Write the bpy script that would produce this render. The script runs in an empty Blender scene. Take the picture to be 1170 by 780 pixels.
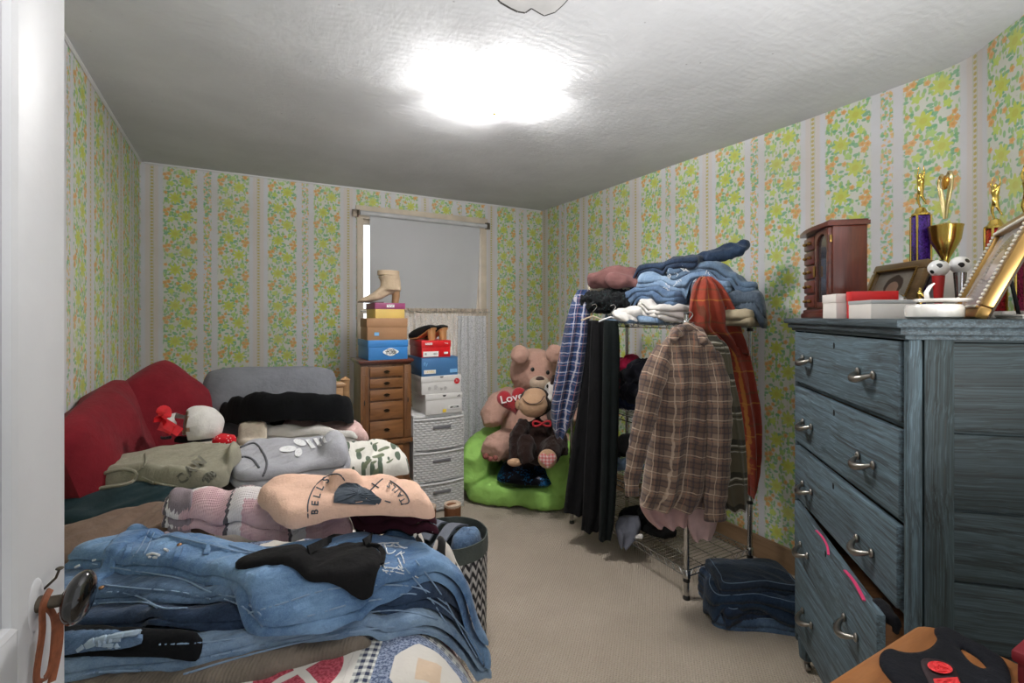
import bpy, bmesh, math, random
import numpy as np
from mathutils import Vector, Matrix, noise as mnoise
random.seed(7)
SC = bpy.context.scene
COL = SC.collection
PI = math.pi

# ---------------------------------------------------------------- camera
YAW = math.radians(28.0); CAMH = 1.35; FPX = 540.0; CX, CY = 585.0, 362.0
cam_d = bpy.data.cameras.new('camera'); cam = bpy.data.objects.new('camera', cam_d); COL.objects.link(cam)
cam_d.sensor_width = 36.0; cam_d.lens = FPX / 1170 * 36.0; cam_d.shift_y = -(390 - CY) / 1170.0
cam_d.clip_start = 0.05
cam.location = (0, 0, CAMH); cam.rotation_euler = (PI / 2, 0, -YAW)
SC.camera = cam

# ---------------------------------------------------------------- light and exposure
SC.view_settings.view_transform = 'Standard'; SC.view_settings.look = 'None'
SC.view_settings.gamma = 1.0; SC.view_settings.exposure = 0.04
try: SC.view_settings.use_curve_mapping = False
except Exception: pass
w = bpy.data.worlds.new('world'); SC.world = w; w.use_nodes = True
w.node_tree.nodes['Background'].inputs[0].default_value = (0.93, 0.96, 1.0, 1)
w.node_tree.nodes['Background'].inputs[1].default_value = 0.85
def area(name, loc, rot, size, energy, col=(1, 1, 1), size_y=None):
    l = bpy.data.lights.new(name, 'AREA'); l.energy = energy; l.color = col; l.size = size
    if size_y: l.shape = 'RECTANGLE'; l.size_y = size_y
    o = bpy.data.objects.new(name, l); o.location = loc; o.rotation_euler = rot; COL.objects.link(o); return o
area('window_daylight', (1.27, 4.25, 1.6), (-PI / 2, 0, 0), 1.0, 5, (0.95, 0.97, 1.0), 1.3)
LAMP_EMIT = 75.0; BULB_W = 44.0
area('ceiling_fill_light', (0.6, -0.60, 1.1), (math.radians(142), 0, math.radians(-12)), 0.9, 38, (1.0, 0.99, 0.98)).data.spread = math.radians(104)  # added fill lamp behind the camera, aimed up to brighten the ceiling

# ---------------------------------------------------------------- projection helpers (numbers read off the photograph -> places in the room)
FW = np.array([math.sin(YAW), math.cos(YAW), 0]); RT = np.array([math.cos(YAW), -math.sin(YAW), 0]); CAM = np.array([0, 0, CAMH])
def ray(px, py): return FW + RT * ((px - CX) / FPX) + np.array([0, 0, -(py - CY) / FPX])
def P(px, py, d): return CAM + ray(px, py) * d
def PZ(px, py, z):
    r = ray(px, py); return CAM + r * ((z - CAMH) / r[2])
def PX(px, py, x):
    r = ray(px, py); return CAM + r * (x / r[0])
def PY(px, py, y):
    r = ray(px, py); return CAM + r * (y / r[1])

# ---------------------------------------------------------------- object helpers
MW = {}
def props(o, label=None, cat=None, group=None, kind=None):
    if label: o['label'] = label
    if cat: o['category'] = cat
    if group: o['group'] = group
    if kind: o['kind'] = kind
    return o
def thing(name, loc, label, cat, group=None, rotz=0.0):
    o = bpy.data.objects.new(name, None); COL.objects.link(o); o.empty_display_size = 0.05
    o.location = loc; o.rotation_euler = (0, 0, rotz)
    MW[o.name] = Matrix.Translation(Vector(loc)) @ Matrix.Rotation(rotz, 4, 'Z')
    return props(o, label, cat, group)
def finish(name, V, F, mat, parent=None, uv=None, smooth=True, sharp=40, local=False, label=None, cat=None, group=None, kind=None):
    V = np.array([tuple(v) for v in V], dtype=float)
    if parent is not None:
        mw = MW[parent.name]
        if not local:
            mi = np.array(mw.inverted()); V = V @ mi[:3, :3].T + mi[:3, 3]
        org = Vector((0, 0, 0))
    else:
        if kind == 'structure': org = Vector((0, 0, 0))
        else:
            lo, hi = V.min(0), V.max(0); org = Vector(((lo[0] + hi[0]) / 2, (lo[1] + hi[1]) / 2, lo[2]))
        V = V - np.array(org)
    me = bpy.data.meshes.new(name); me.from_pydata(V.tolist(), [], [tuple(f) for f in F])
    if uv is not None:
        lay = me.uv_layers.new(name='UVMap'); li = np.zeros(len(me.loops), dtype=np.int32); me.loops.foreach_get('vertex_index', li)
        lay.data.foreach_set('uv', np.array(uv, dtype=float)[li].ravel())
    me.update()
    if smooth:
        me.polygons.foreach_set('use_smooth', [True] * len(me.polygons))
        if sharp is not None: me.set_sharp_from_angle(angle=math.radians(sharp))
    if mat is not None: me.materials.append(mat)
    o = bpy.data.objects.new(name, me); COL.objects.link(o); o.location = org
    if parent is not None:
        o.parent = parent; MW[o.name] = MW[parent.name].copy()
    else: MW[o.name] = Matrix.Translation(org)
    return props(o, label, cat, group, kind)
def copy_tree(o, parent=None):
    c = o.copy(); COL.objects.link(c)
    if parent is not None: c.parent = parent
    for ch in [x for x in COL.objects if x.parent == o]: copy_tree(ch, c)
    return c

class MB:
    """collects shapes, links them as one mesh object"""
    def __init__(s, M=None): s.V = []; s.F = []; s.U = []; s.M = M
    def add(s, V, F, uv=None):
        n = len(s.V)
        for i, v in enumerate(V):
            v = Vector(v)
            if s.M is not None: v = s.M @ v
            s.V.append(v); s.U.append(tuple(uv[i]) if uv is not None else (v[0] + v[1], v[2]))
        s.F += [tuple(i + n for i in f) for f in F]; return s
    def box(s, c, size, bevel=0.0, R=None, seg=2):
        bm = bmesh.new(); bmesh.ops.create_cube(bm, size=1.0)
        for v in bm.verts: v.co = Vector((v.co.x * size[0], v.co.y * size[1], v.co.z * size[2]))
        if bevel > 0: bmesh.ops.bevel(bm, geom=bm.edges[:], offset=bevel, segments=seg, affect='EDGES', profile=0.5)
        bm.verts.index_update()
        V = [((R @ v.co) if R is not None else v.co) + Vector(c) for v in bm.verts]; F = [[v.index for v in f.verts] for f in bm.faces]
        bm.free(); return s.add(V, F)
    def bx(s, lo, hi, bevel=0.0):
        return s.box([(a + b) / 2 for a, b in zip(lo, hi)], [abs(b - a) for a, b in zip(lo, hi)], bevel)
    def tube(s, pts, r, n=8, closed=False, caps=True, flat=1.0, up=None):
        pts = [Vector(p) for p in pts]; m = len(pts); V = []; F = []; U = []
        rs = r if hasattr(r, '__len__') else [r] * m
        prev = None; L = 0
        for i, p in enumerate(pts):
            a = pts[(i - 1) % m] if (closed or i > 0) else p; b = pts[(i + 1) % m] if (closed or i < m - 1) else p
            t = (b - a)
            if t.length < 1e-9: t = Vector((0, 0, 1))
            t.normalize()
            if prev is None:
                h = Vector(up) if up is not None else (Vector((0, 0, 1)) if abs(t.z) < 0.9 else Vector((1, 0, 0)))
            else: h = prev
            x = (h - t * h.dot(t))
            if x.length < 1e-6: x = t.orthogonal()
            x.normalize(); y = t.cross(x); prev = x
            if i: L += (p - pts[i - 1]).length
            for k in range(n):
                an = 2 * PI * k / n; V.append(p + (x * math.cos(an) * flat + y * math.sin(an)) * rs[i]); U.append((L, k / n * rs[i] * 6.28))
        for i in range(m if closed else m - 1):
            j = (i + 1) % m
            for k in range(n): F.append((i * n + k, i * n + (k + 1) % n, j * n + (k + 1) % n, j * n + k))
        if caps and not closed:
            F.append(tuple(range(n))[::-1]); F.append(tuple((m - 1) * n + k for k in range(n)))
        return s.add(V, F, U)
    def lathe(s, prof, c=(0, 0, 0), n=24, R=None, sx=1.0, sy=1.0):
        V = []; F = []; c = Vector(c); m = len(prof)
        for (r, z) in prof:
            for k in range(n):
                a = 2 * PI * k / n; v = Vector((r * math.cos(a) * sx, r * math.sin(a) * sy, z)); V.append((R @ v if R is not None else v) + c)
        for i in range(m - 1):
            for k in range(n): F.append((i * n + k, i * n + (k + 1) % n, (i + 1) * n + (k + 1) % n, (i + 1) * n + k))
        if prof[0][0] > 1e-5: F.append(tuple(range(n))[::-1])
        if prof[-1][0] > 1e-5: F.append(tuple((m - 1) * n + k for k in range(n)))
        return s.add(V, F)
    def ellip(s, c, rad, R=None, nu=24, nv=14, pw=1.0):
        V = []; F = []; c = Vector(c)
        for i in range(nv + 1):
            ph = PI * i / nv - PI / 2
            for k in range(nu):
                a = 2 * PI * k / nu
                f = lambda q: math.copysign(abs(q) ** pw, q)
                v = Vector((rad[0] * f(math.cos(ph)) * f(math.cos(a)), rad[1] * f(math.cos(ph)) * f(math.sin(a)), rad[2] * f(math.sin(ph))))
                V.append((R @ v if R is not None else v) + c)
        for i in range(nv):
            for k in range(nu): F.append((i * nu + k, i * nu + (k + 1) % nu, (i + 1) * nu + (k + 1) % nu, (i + 1) * nu + k))
        return s.add(V, F)
    def prism(s, poly, o, ux, uy, uz, depth):
        o, ux, uy, uz = Vector(o), Vector(ux), Vector(uy), Vector(uz); n = len(poly)
        V = [o + ux * p[0] + uy * p[1] for p in poly] + [o + ux * p[0] + uy * p[1] + uz * depth for p in poly]
        F = [tuple(range(n))[::-1], tuple(range(n, 2 * n))] + [(i, (i + 1) % n, n + (i + 1) % n, n + i) for i in range(n)]
        return s.add(V, F)
    def build(s, name, mat, parent=None, **k):
        return finish(name, s.V, s.F, mat, parent, uv=s.U, **k)

def crom(pts, sub=6, closed=False):
    pts = np.array(pts, dtype=float); n = len(pts); out = []
    rng = range(n) if closed else range(n - 1)
    for i in rng:
        g = (lambda k: pts[k % n]) if closed else (lambda k: pts[min(max(k, 0), n - 1)])
        p0, p1, p2, p3 = g(i - 1), g(i), g(i + 1), g(i + 2)
        for j in range(sub):
            t = j / sub
            out.append(0.5 * ((2 * p1) + (-p0 + p2) * t + (2 * p0 - 5 * p1 + 4 * p2 - p3) * t * t + (-p0 + 3 * p1 - 3 * p2 + p3) * t ** 3))
    if not closed: out.append(pts[-1])
    return np.array(out)
def text_mesh(txt, size=1.0, extrude=0.0, bold=0.0):
    cu = bpy.data.curves.new('lettering', 'FONT'); cu.body = txt; cu.size = size; cu.align_x = 'CENTER'; cu.align_y = 'CENTER'
    cu.extrude = extrude; cu.resolution_u = 3; cu.offset = bold
    o = bpy.data.objects.new('lettering', cu); COL.objects.link(o)
    dg = bpy.context.evaluated_depsgraph_get(); me = bpy.data.meshes.new_from_object(o.evaluated_get(dg))
    V = [v.co.copy() for v in me.vertices]; F = [tuple(p.vertices) for p in me.polygons]
    bpy.data.objects.remove(o); bpy.data.curves.remove(cu); bpy.data.meshes.remove(me)
    return V, F
def text_on(mb, txt, o, ux, uy, size, lift=0.001, width=None, bold=0.0):
    """lettering laid on a plane through o spanned by unit vectors ux, uy"""
    V, F = text_mesh(txt, size, bold=bold); ux, uy = Vector(ux), Vector(uy); uz = ux.cross(uy).normalized()
    sx = 1.0
    if width:
        xs = [v.x for v in V]; sx = width / (max(xs) - min(xs))
    mb.add([Vector(o) + ux * (v.x * sx) + uy * v.y + uz * lift for v in V], F); return mb

# ---------------------------------------------------------------- materials (all procedural)
def s2l(c):
    return tuple((x / 12.92 if x <= 0.04045 else ((x + 0.055) / 1.055) ** 2.4) for x in [v / 255.0 for v in c]) + (1.0,)
class T:
    """writes node arithmetic"""
    def __init__(s, name):
        s.m = bpy.data.materials.new(name); s.m.use_nodes = True; s.nt = s.m.node_tree; s.bsdf = s.nt.nodes['Principled BSDF']
    def n(s, t): return s.nt.nodes.new(t)
    def put(s, sock, v):
        if hasattr(v, 'is_output'): s.nt.links.new(v, sock)
        elif isinstance(v, (tuple, list)) and len(v) == 3 and sock.type == 'RGBA': sock.default_value = tuple(v) + (1,)
        else: sock.default_value = v
    def op(s, o, *a):
        n = s.n('ShaderNodeMath'); n.operation = o
        for i, v in enumerate(a): s.put(n.inputs[i], v)
        return n.outputs[0]
    def add(s, a, b): return s.op('ADD', a, b)
    def sub(s, a, b): return s.op('SUBTRACT', a, b)
    def mul(s, a, b): return s.op('MULTIPLY', a, b)
    def wrap(s, a, lo, hi): return s.op('WRAP', a, hi, lo)
    def step(s, a, e, w=0.002):
        """1 where a < e, soft over w"""
        n = s.n('ShaderNodeMapRange'); n.interpolation_type = 'SMOOTHSTEP'
        s.put(n.inputs[0], a); n.inputs[1].default_value = e - w; n.inputs[2].default_value = e + w; n.inputs[3].default_value = 1; n.inputs[4].default_value = 0
        return n.outputs[0]
    def rng(s, a, lo, hi, o0=0.0, o1=1.0):
        n = s.n('ShaderNodeMapRange'); s.put(n.inputs[0], a); n.inputs[1].default_value = lo; n.inputs[2].default_value = hi; n.inputs[3].default_value = o0; n.inputs[4].default_value = o1
        return n.outputs[0]
    def mix(s, f, a, b, blend='MIX'):
        n = s.n('ShaderNodeMix'); n.data_type = 'RGBA'; n.blend_type = blend
        s.put(n.inputs[0], f); s.put(n.inputs[6], a); s.put(n.inputs[7], b); return n.outputs[2]
    def uv(s):
        n = s.n('ShaderNodeUVMap'); return n.outputs[0]
    def obj(s): return s.n('ShaderNodeTexCoord').outputs['Object']
    def xyz(s, v):
        n = s.n('ShaderNodeSeparateXYZ'); s.nt.links.new(v, n.inputs[0]); return n.outputs[0], n.outputs[1], n.outputs[2]
    def vec(s, x, y, z=0.0):
        n = s.n('ShaderNodeCombineXYZ')
        for i, v in enumerate((x, y, z)): s.put(n.inputs[i], v)
        return n.outputs[0]
    def mapp(s, v, scale=(1, 1, 1), rot=(0, 0, 0), loc=(0, 0, 0)):
        n = s.n('ShaderNodeMapping'); s.nt.links.new(v, n.inputs[0]); n.inputs[1].default_value = loc; n.inputs[2].default_value = rot; n.inputs[3].default_value = scale; return n.outputs[0]
    def noise(s, v, scale, detail=3.0, rough=0.5, dist=0.0):
        n = s.n('ShaderNodeTexNoise'); s.nt.links.new(v, n.inputs['Vector']); n.inputs['Scale'].default_value = scale; n.inputs['Detail'].default_value = detail
        n.inputs['Roughness'].default_value = rough; n.inputs['Distortion'].default_value = dist; return n.outputs[0]
    def voro(s, v, scale, feat='F1', rand=1.0):
        n = s.n('ShaderNodeTexVoronoi'); n.feature = feat; s.nt.links.new(v, n.inputs['Vector']); n.inputs['Scale'].default_value = scale
        n.inputs['Randomness'].default_value = rand; return n
    def wave(s, v, scale, dist=0.0, dscale=1.0, detail=2.0, dirn='X', typ='BANDS'):
        n = s.n('ShaderNodeTexWave'); n.wave_type = typ
        if typ == 'BANDS': n.bands_direction = dirn
        s.nt.links.new(v, n.inputs['Vector']); n.inputs['Scale'].default_value = scale; n.inputs['Distortion'].default_value = dist
        n.inputs['Detail'].default_value = detail; n.inputs['Detail Scale'].default_value = dscale; return n.outputs['Fac'] if 'Fac' in n.outputs else n.outputs[1]
    def bump(s, h, strength=0.3, dist=0.01, prev=None):
        n = s.n('ShaderNodeBump'); s.put(n.inputs['Height'], h); n.inputs['Strength'].default_value = strength; n.inputs['Distance'].default_value = dist
        if prev is not None: s.nt.links.new(prev, n.inputs['Normal'])
        return n.outputs[0]
    def out(s, col=None, rough=0.6, metal=0.0, normal=None, sheen=0.0, spec=None, coat=0.0, trans=None):
        b = s.bsdf
        if col is not None: s.put(b.inputs['Base Color'], col)
        s.put(b.inputs['Roughness'], rough); b.inputs['Metallic'].default_value = metal
        if normal is not None: s.nt.links.new(normal, b.inputs['Normal'])
        if sheen: b.inputs['Sheen Weight'].default_value = sheen
        if spec is not None: b.inputs['Specular IOR Level'].default_value = spec
        if coat: b.inputs['Coat Weight'].default_value = coat; b.inputs['Coat Roughness'].default_value = 0.15
        return s.m
def plain(name, rgb, rough=0.5, metal=0.0, vary=0.12, vscale=8.0, bump=0.0, bscale=60.0, coat=0.0, spec=None):
    t = T(name); o = t.obj(); c = s2l(rgb); n = t.noise(o, vscale, 4)
    d = tuple(x * (1 - vary) for x in c[:3]) + (1,); e = tuple(min(1, x * (1 + vary)) for x in c[:3]) + (1,)
    nb = t.bump(t.noise(o, bscale, 4), bump, 0.003) if bump else None
    return t.out(t.mix(t.rng(n, 0.3, 0.7), d, e), rough, metal, nb, coat=coat, spec=spec)
def fabric(name, rgb, vary=0.16, weave=900.0, knit=0.0, knit_scale=110.0, sheen=0.06, rough=0.95, speck=None):
    t = T(name); o = t.obj(); c = s2l(rgb); n = t.noise(o, 9.0, 4, 0.6)
    d = tuple(x * (1 - vary) for x in c[:3]) + (1,); e = tuple(min(1, x * (1 + vary)) for x in c[:3]) + (1,)
    col = t.mix(t.rng(n, 0.3, 0.7), d, e)
    if speck is not None:
        col = t.mix(t.mul(t.step(t.voro(o, speck[1]).outputs[0], speck[2], 0.03), 1.0), col, s2l(speck[0]))
    b = t.bump(t.noise(o, weave, 2), 0.25, 0.002)
    b = t.bump(t.noise(o, 38.0, 5, 0.62), 0.35, 0.012, b)
    if knit:
        b = t.bump(t.wave(t.mapp(o, rot=(0, 0, 0.5)), knit_scale, 1.5, 2.0), knit, 0.004, b)
    return t.out(col, rough, 0, b, sheen=sheen, spec=0.2)
def denim(name, dark, light, fade=0.5, scale=5.0):
    t = T(name); o = t.obj()
    n = t.noise(o, scale, 5, 0.6); st = t.noise(t.mapp(o, scale=(26, 140, 60)), 1.0, 3, 0.6); fine = t.noise(o, 420.0, 2)
    f = t.add(t.add(t.mul(t.rng(n, 0.36, 0.68), fade), t.mul(t.rng(st, 0.3, 0.7), 0.26)), t.mul(t.rng(fine, 0.3, 0.7), 0.22))
    col = t.mix(f, s2l(dark), s2l(light))
    b = t.bump(t.noise(o, 700.0, 2), 0.3, 0.002); b = t.bump(t.noise(o, 42.0, 5, 0.6, 0.6), 0.5, 0.012, b)
    return t.out(col, 0.9, 0, b, sheen=0.15, spec=0.2)
def plaid(name, base, stripes, Tm=0.12, axis_v=True, vary=0.1):
    """stripes: (axis, position 0..1, width 0..1, rgb, opacity) repeated every Tm metres of the cloth"""
    t = T(name); u, v, _ = t.xyz(t.uv()); o = t.obj()
    nz = t.noise(o, 30.0, 3); wob = t.mul(t.sub(nz, 0.5), 0.012)
    fu = t.op('DIVIDE', t.add(u, wob), Tm); fv = t.op('DIVIDE', t.add(v, wob), Tm)
    col = s2l(base); n = t.noise(o, 9, 3); c2 = tuple(x * (1 - vary * 2) for x in col[:3]) + (1,)
    col = t.mix(t.rng(n, 0.3, 0.7), c2, col)
    thread = t.noise(o, 600.0, 2)
    for (ax, pos, wd, rgb, al) in stripes:
        q = t.op('ABSOLUTE', t.wrap(t.sub(fu if ax == 'u' else fv, pos), -0.5, 0.5))
        col = t.mix(t.mul(t.mul(t.step(q, wd / 2, 0.008), al), t.rng(thread, 0.2, 0.8, 0.75, 1.0)), col, s2l(rgb))
    b = t.bump(thread, 0.25, 0.002); b = t.bump(t.noise(o, 38.0, 5, 0.6), 0.35, 0.012, b)
    return t.out(col, 0.95, 0, b, sheen=0.2, spec=0.2)
def wood(name, dark, light, scale=1.0, axis='Z', rough=0.35, coat=0.2, dist=4.0, ringsc=9.0):
    t = T(name); o = t.obj(); sc = {'Z': (9, 9, 1.2), 'X': (1.2, 9, 9), 'Y': (9, 1.2, 9)}[axis]
    v = t.mapp(o, scale=tuple(q * scale for q in sc)); n = t.noise(v, 3.0, 6, 0.62, 0.8); n2 = t.noise(t.mapp(o, scale=tuple(q * scale * 7 for q in sc)), 3.0, 3)
    f = t.add(t.mul(t.rng(n, 0.3, 0.7), 0.7), t.mul(n2, 0.3))
    return t.out(t.mix(f, s2l(dark), s2l(light)), rough, 0, t.bump(n2, 0.08, 0.003), coat=coat)
def metal(name, rgb, rough=0.25, vary=0.1):
    t = T(name); o = t.obj(); n = t.noise(o, 40, 3); c = s2l(rgb)
    return t.out(t.mix(n, tuple(x * (1 - vary) for x in c[:3]) + (1,), c), rough, 1.0)

def wallpaper():
    t = T('floral_stripe_wallpaper'); u, v, _ = t.xyz(t.uv()); uvv = t.uv()
    W = 0.322; VT = 0.25
    wob = t.mul(t.sub(t.noise(uvv, 14, 2), 0.5), 0.010)
    uu = t.add(u, wob)
    wu = t.wrap(uu, -W / 2, W / 2); aw = t.op('ABSOLUTE', wu)
    tu = t.wrap(t.sub(uu, W / 2), -W / 2, W / 2); at = t.op('ABSOLUTE', tu)
    par = t.op('FLOORED_MODULO', t.op('FLOOR', t.op('DIVIDE', uu, W)), 2.0)    # which of the two thin stripes is nearest
    stain = t.noise(uvv, 1.3, 4, 0.6)
    paper = t.mix(t.rng(stain, 0.35, 0.75), s2l((203, 205, 212)), s2l((198, 195, 194)))
    fine = t.noise(t.mapp(uvv, scale=(400, 40, 1)), 1.0, 2)
    paper = t.mix(t.mul(fine, 0.12), paper, s2l((170, 165, 160)))
    paper = t.mix(t.mul(t.step(at, 0.036, 0.006), t.mul(par, 0.45)), paper, s2l((204, 188, 176)))
    inwide = t.step(aw, 0.098, 0.006); inA = t.mul(t.step(at, 0.024, 0.003), t.sub(1.0, par)); inB = t.mul(t.step(at, 0.011, 0.002), par)
    col = t.mix(t.mul(inwide, 0.6), paper, s2l((204, 206, 188)))
    # leaves
    def leaves(scale, sx, sy, rot, th, loc):
        vn = t.voro(t.mapp(uvv, scale=(sx, sy, 1), rot=(0, 0, rot), loc=loc), scale)
        keep = t.op('GREATER_THAN', t.xyz(vn.outputs['Color'])[0], 0.25)
        return t.mul(t.step(vn.outputs[0], th, 0.05), keep)
    region = t.op('MAXIMUM', inwide, inA)
    col = t.mix(t.mul(leaves(56, 1.0, 0.55, 0.7, 0.40, (0, 0, 0)), t.mul(region, 0.85)), col, s2l((130, 178, 122)))
    col = t.mix(t.mul(leaves(52, 0.55, 1.0, 0.9, 0.38, (3, 1, 0)), t.mul(region, 0.85)), col, s2l((112, 168, 128)))
    col = t.mix(t.mul(leaves(60, 1.0, 0.5, -0.7, 0.38, (1, 7, 0)), t.mul(region, 0.8)), col, s2l((156, 188, 104)))
    # thin stripes: beads of orange buds
    dots = t.voro(t.mapp(uvv, scale=(1, 1, 1), loc=(0.3, 0.2, 0)), 62)
    col = t.mix(t.mul(t.step(dots.outputs[0], 0.40, 0.06), t.mul(inA, 0.8)), col, s2l((222, 172, 110)))
    bead = t.op('ABSOLUTE', t.wrap(v, -0.011, 0.011)); bd = t.op('POWER', t.add(t.op('POWER', t.mul(tu, 1.0), 2.0), t.op('POWER', bead, 2.0)), 0.5)
    col = t.mix(t.mul(t.step(bd, 0.0075, 0.002), t.mul(inB, 0.9)), col, s2l((182, 166, 96)))
    col = t.mix(t.mul(t.step(t.op('ABSOLUTE', t.sub(at, 0.009)), 0.002, 0.001), t.mul(par, 0.4)), col, s2l((150, 178, 120)))
    # flowers
    def flower(cx, cy, R, pet, rgb, core=None, amp=0.22, al=0.95):
        nonlocal col
        dx = t.sub(wu, cx); dy = t.wrap(t.sub(v, cy), -VT / 2, VT / 2)
        r = t.op('SQRT', t.add(t.mul(dx, dx), t.mul(dy, dy)))
        if pet:
            a = t.op('ARCTAN2', dy, dx); k = t.add(1.0, t.mul(t.op('COSINE', t.mul(a, float(pet))), amp)); rr = t.op('DIVIDE', r, k)
        else: rr = r
        col = t.mix(t.mul(t.step(rr, R, 0.0022), al), col, s2l(rgb))
        if core: col = t.mix(t.mul(t.step(r, R * 0.42, 0.004), 0.75), col, s2l(core))
    flower(0.034, 0.055, 0.034, 8, (190, 200, 94), (186, 184, 84), 0.26)
    flower(-0.030, 0.180, 0.034, 8, (190, 200, 94), (186, 184, 84), 0.26)
    flower(-0.052, 0.030, 0.017, 5, (186, 204, 104)); flower(0.055, 0.225, 0.016, 5, (186, 204, 104)); flower(0.0, 0.118, 0.015, 5, (170, 200, 120))
    for (cx, cy, R) in ((0.072, 0.130, 0.013), (0.086, 0.152, 0.012), (0.062, 0.158, 0.011), (0.080, 0.180, 0.010), (-0.078, 0.065, 0.012), (-0.088, 0.090, 0.011), (-0.066, 0.098, 0.012), (-0.050, 0.122, 0.009),
                        (-0.015, 0.085, 0.010), (0.020, 0.215, 0.010), (-0.084, 0.215, 0.009), (0.088, 0.02, 0.008)):
        flower(cx, cy, R * 1.15, 5, (214, 166, 106), (202, 144, 84), 0.15)
    # faded, dusty patches
    dust = t.noise(uvv, 2.6, 5, 0.65)
    col = t.mix(t.rng(dust, 0.45, 0.8, 0.0, 0.35), col, s2l((188, 182, 174)))
    b = t.bump(t.noise(uvv, 5.0, 4), 0.25, 0.02); b = t.bump(t.noise(uvv, 300.0, 2), 0.1, 0.001, b)
    return t.out(col, 0.75, 0, b, spec=0.25)
# ================================================================ the room
M_wallpaper = wallpaper()
def plaster():
    t = T('swirled_ceiling_plaster'); o = t.obj()
    n = t.noise(o, 2.2, 5, 0.6); sw = t.wave(t.mapp(o, scale=(1, 1, 0)), 9.0, 9.0, 0.9, 3.0, typ='RINGS'); g = t.noise(t.mapp(o, scale=(30, 9, 1)), 1.0, 5, 0.7, 1.2)
    col = t.mix(t.rng(n, 0.3, 0.7), s2l((184, 185, 188)), s2l((198, 199, 202)))
    pits = t.voro(o, 9.0).outputs[0]
    col = t.mix(t.mul(t.step(pits, 0.035, 0.012), 0.5), col, s2l((110, 108, 106)))
    b = t.bump(n, 0.25, 0.04); b = t.bump(sw, 0.05, 0.010, b); b = t.bump(g, 0.14, 0.008, b)
    return t.out(col, 0.85, 0, b, spec=0.2)
M_plaster = plaster()
def carpet():
    t = T('beige_loop_carpet'); o = t.obj(); n = t.noise(o, 1.6, 4, 0.6); sp = t.voro(o, 150.0); 
    rows = t.mul(t.op('SINE', t.mul(t.xyz(o)[0], 420.0)), 1.0); rows2 = t.op('SINE', t.mul(t.xyz(o)[1], 420.0))
    loop = t.mul(rows, rows2)
    col = t.mix(t.rng(n, 0.3, 0.7), s2l((166, 153, 138)), s2l((186, 173, 158)))
    col = t.mix(t.rng(loop, -1, 1, 0.22, 0.0), col, s2l((128, 116, 102)))
    col = t.mix(t.mul(t.rng(sp.outputs[0], 0.2, 0.8), 0.25), col, s2l((140, 127, 112)))
    b = t.bump(loop, 0.5, 0.004); b = t.bump(t.noise(o, 220, 2), 0.4, 0.004, b)
    return t.out(col, 1.0, 0, b, sheen=0.2, spec=0.1)
M_carpet = carpet()
M_white = plain('old_white_paint', (205, 205, 207), 0.45, vary=0.05, vscale=5, bump=0.25, bscale=25)
M_cream = plain('aged_cream_paint', (203, 190, 172), 0.5, vary=0.12, vscale=9, bump=0.2, bscale=30)
M_basewood = wood('tan_baseboard_wood', (128, 100, 74), (160, 130, 100), axis='Y', rough=0.5, coat=0.0)

YB = 4.02; XR = 2.48; BX, BY = 2.48, 0.82; SD = (-0.6756, -0.7373)
def xl(y): return -0.725 + (4.02 - y) * 0.0374
# floor
finish('floor', [(-1.0, -0.8, 0), (2.9, -0.8, 0), (2.9, 4.3, 0), (-1.0, 4.3, 0)], [(0, 1, 2, 3)], M_carpet, kind='structure')
# walls: plan path with running length as the paper's u
wall_h = 2.55
def wall(name, pts, u0, mat=M_wallpaper, holes=None):
    V = []; F = []; U = []; L = u0; zs = [0.0, 1.0, 2.0, wall_h]
    for i, p in enumerate(pts):
        if i: L += math.dist(pts[i - 1], p)
        for z in zs: V.append((p[0], p[1], z)); U.append((L, z))
    m = len(zs)
    for i in range(len(pts) - 1):
        for j in range(m - 1): F.append((i * m + j, (i + 1) * m + j, (i + 1) * m + j + 1, i * m + j + 1))
    return finish(name, V, F, mat, uv=U, kind='structure', smooth=True, sharp=60), L
UB = 0.498     # flower stripe centred at x = -0.498 on the back wall
lp = [(xl(-0.6), -0.6), (xl(4.02), YB)]
wall('wall_left', lp, -0.725 + UB - math.dist(*lp) + 0.02)
# back wall leaves the window opening free
WX0, WX1, WZ0, WZ1 = 0.745, 1.80, 0.72, 2.17
V = []; F = []; U = []
def quad(x0, x1, z0, z1):
    n = len(V)
    for (x, z) in ((x0, z0), (x1, z0), (x1, z1), (x0, z1)): V.append((x, YB, z)); U.append((x + UB, z))
    F.append((n, n + 1, n + 2, n + 3))
quad(-0.725, WX0, 0, wall_h); quad(WX1, XR, 0, wall_h); quad(WX0, WX1, 0, WZ0); quad(WX0, WX1, WZ1, wall_h)
finish('wall_back', V, F, M_wallpaper, uv=U, kind='structure', smooth=False)
# right wall with its soft bend towards the door side
arc = []
for k in range(9):
    t_ = k / 8; p0 = np.array((BX, BY + 0.10)); p1 = np.array((BX, BY)); p2 = np.array((BX + SD[0] * 0.10, BY + SD[1] * 0.10))
    arc.append(tuple((1 - t_) ** 2 * p0 + 2 * t_ * (1 - t_) * p1 + t_ ** 2 * p2))
rp = [(XR, YB)] + arc
_, Lr = wall('wall_right', rp, (YB - 1.566) * -1.0 + 0.322)
wall('wall_corner', [arc[-1], (BX + SD[0] * 2.0, BY + SD[1] * 2.0)], Lr)
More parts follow.
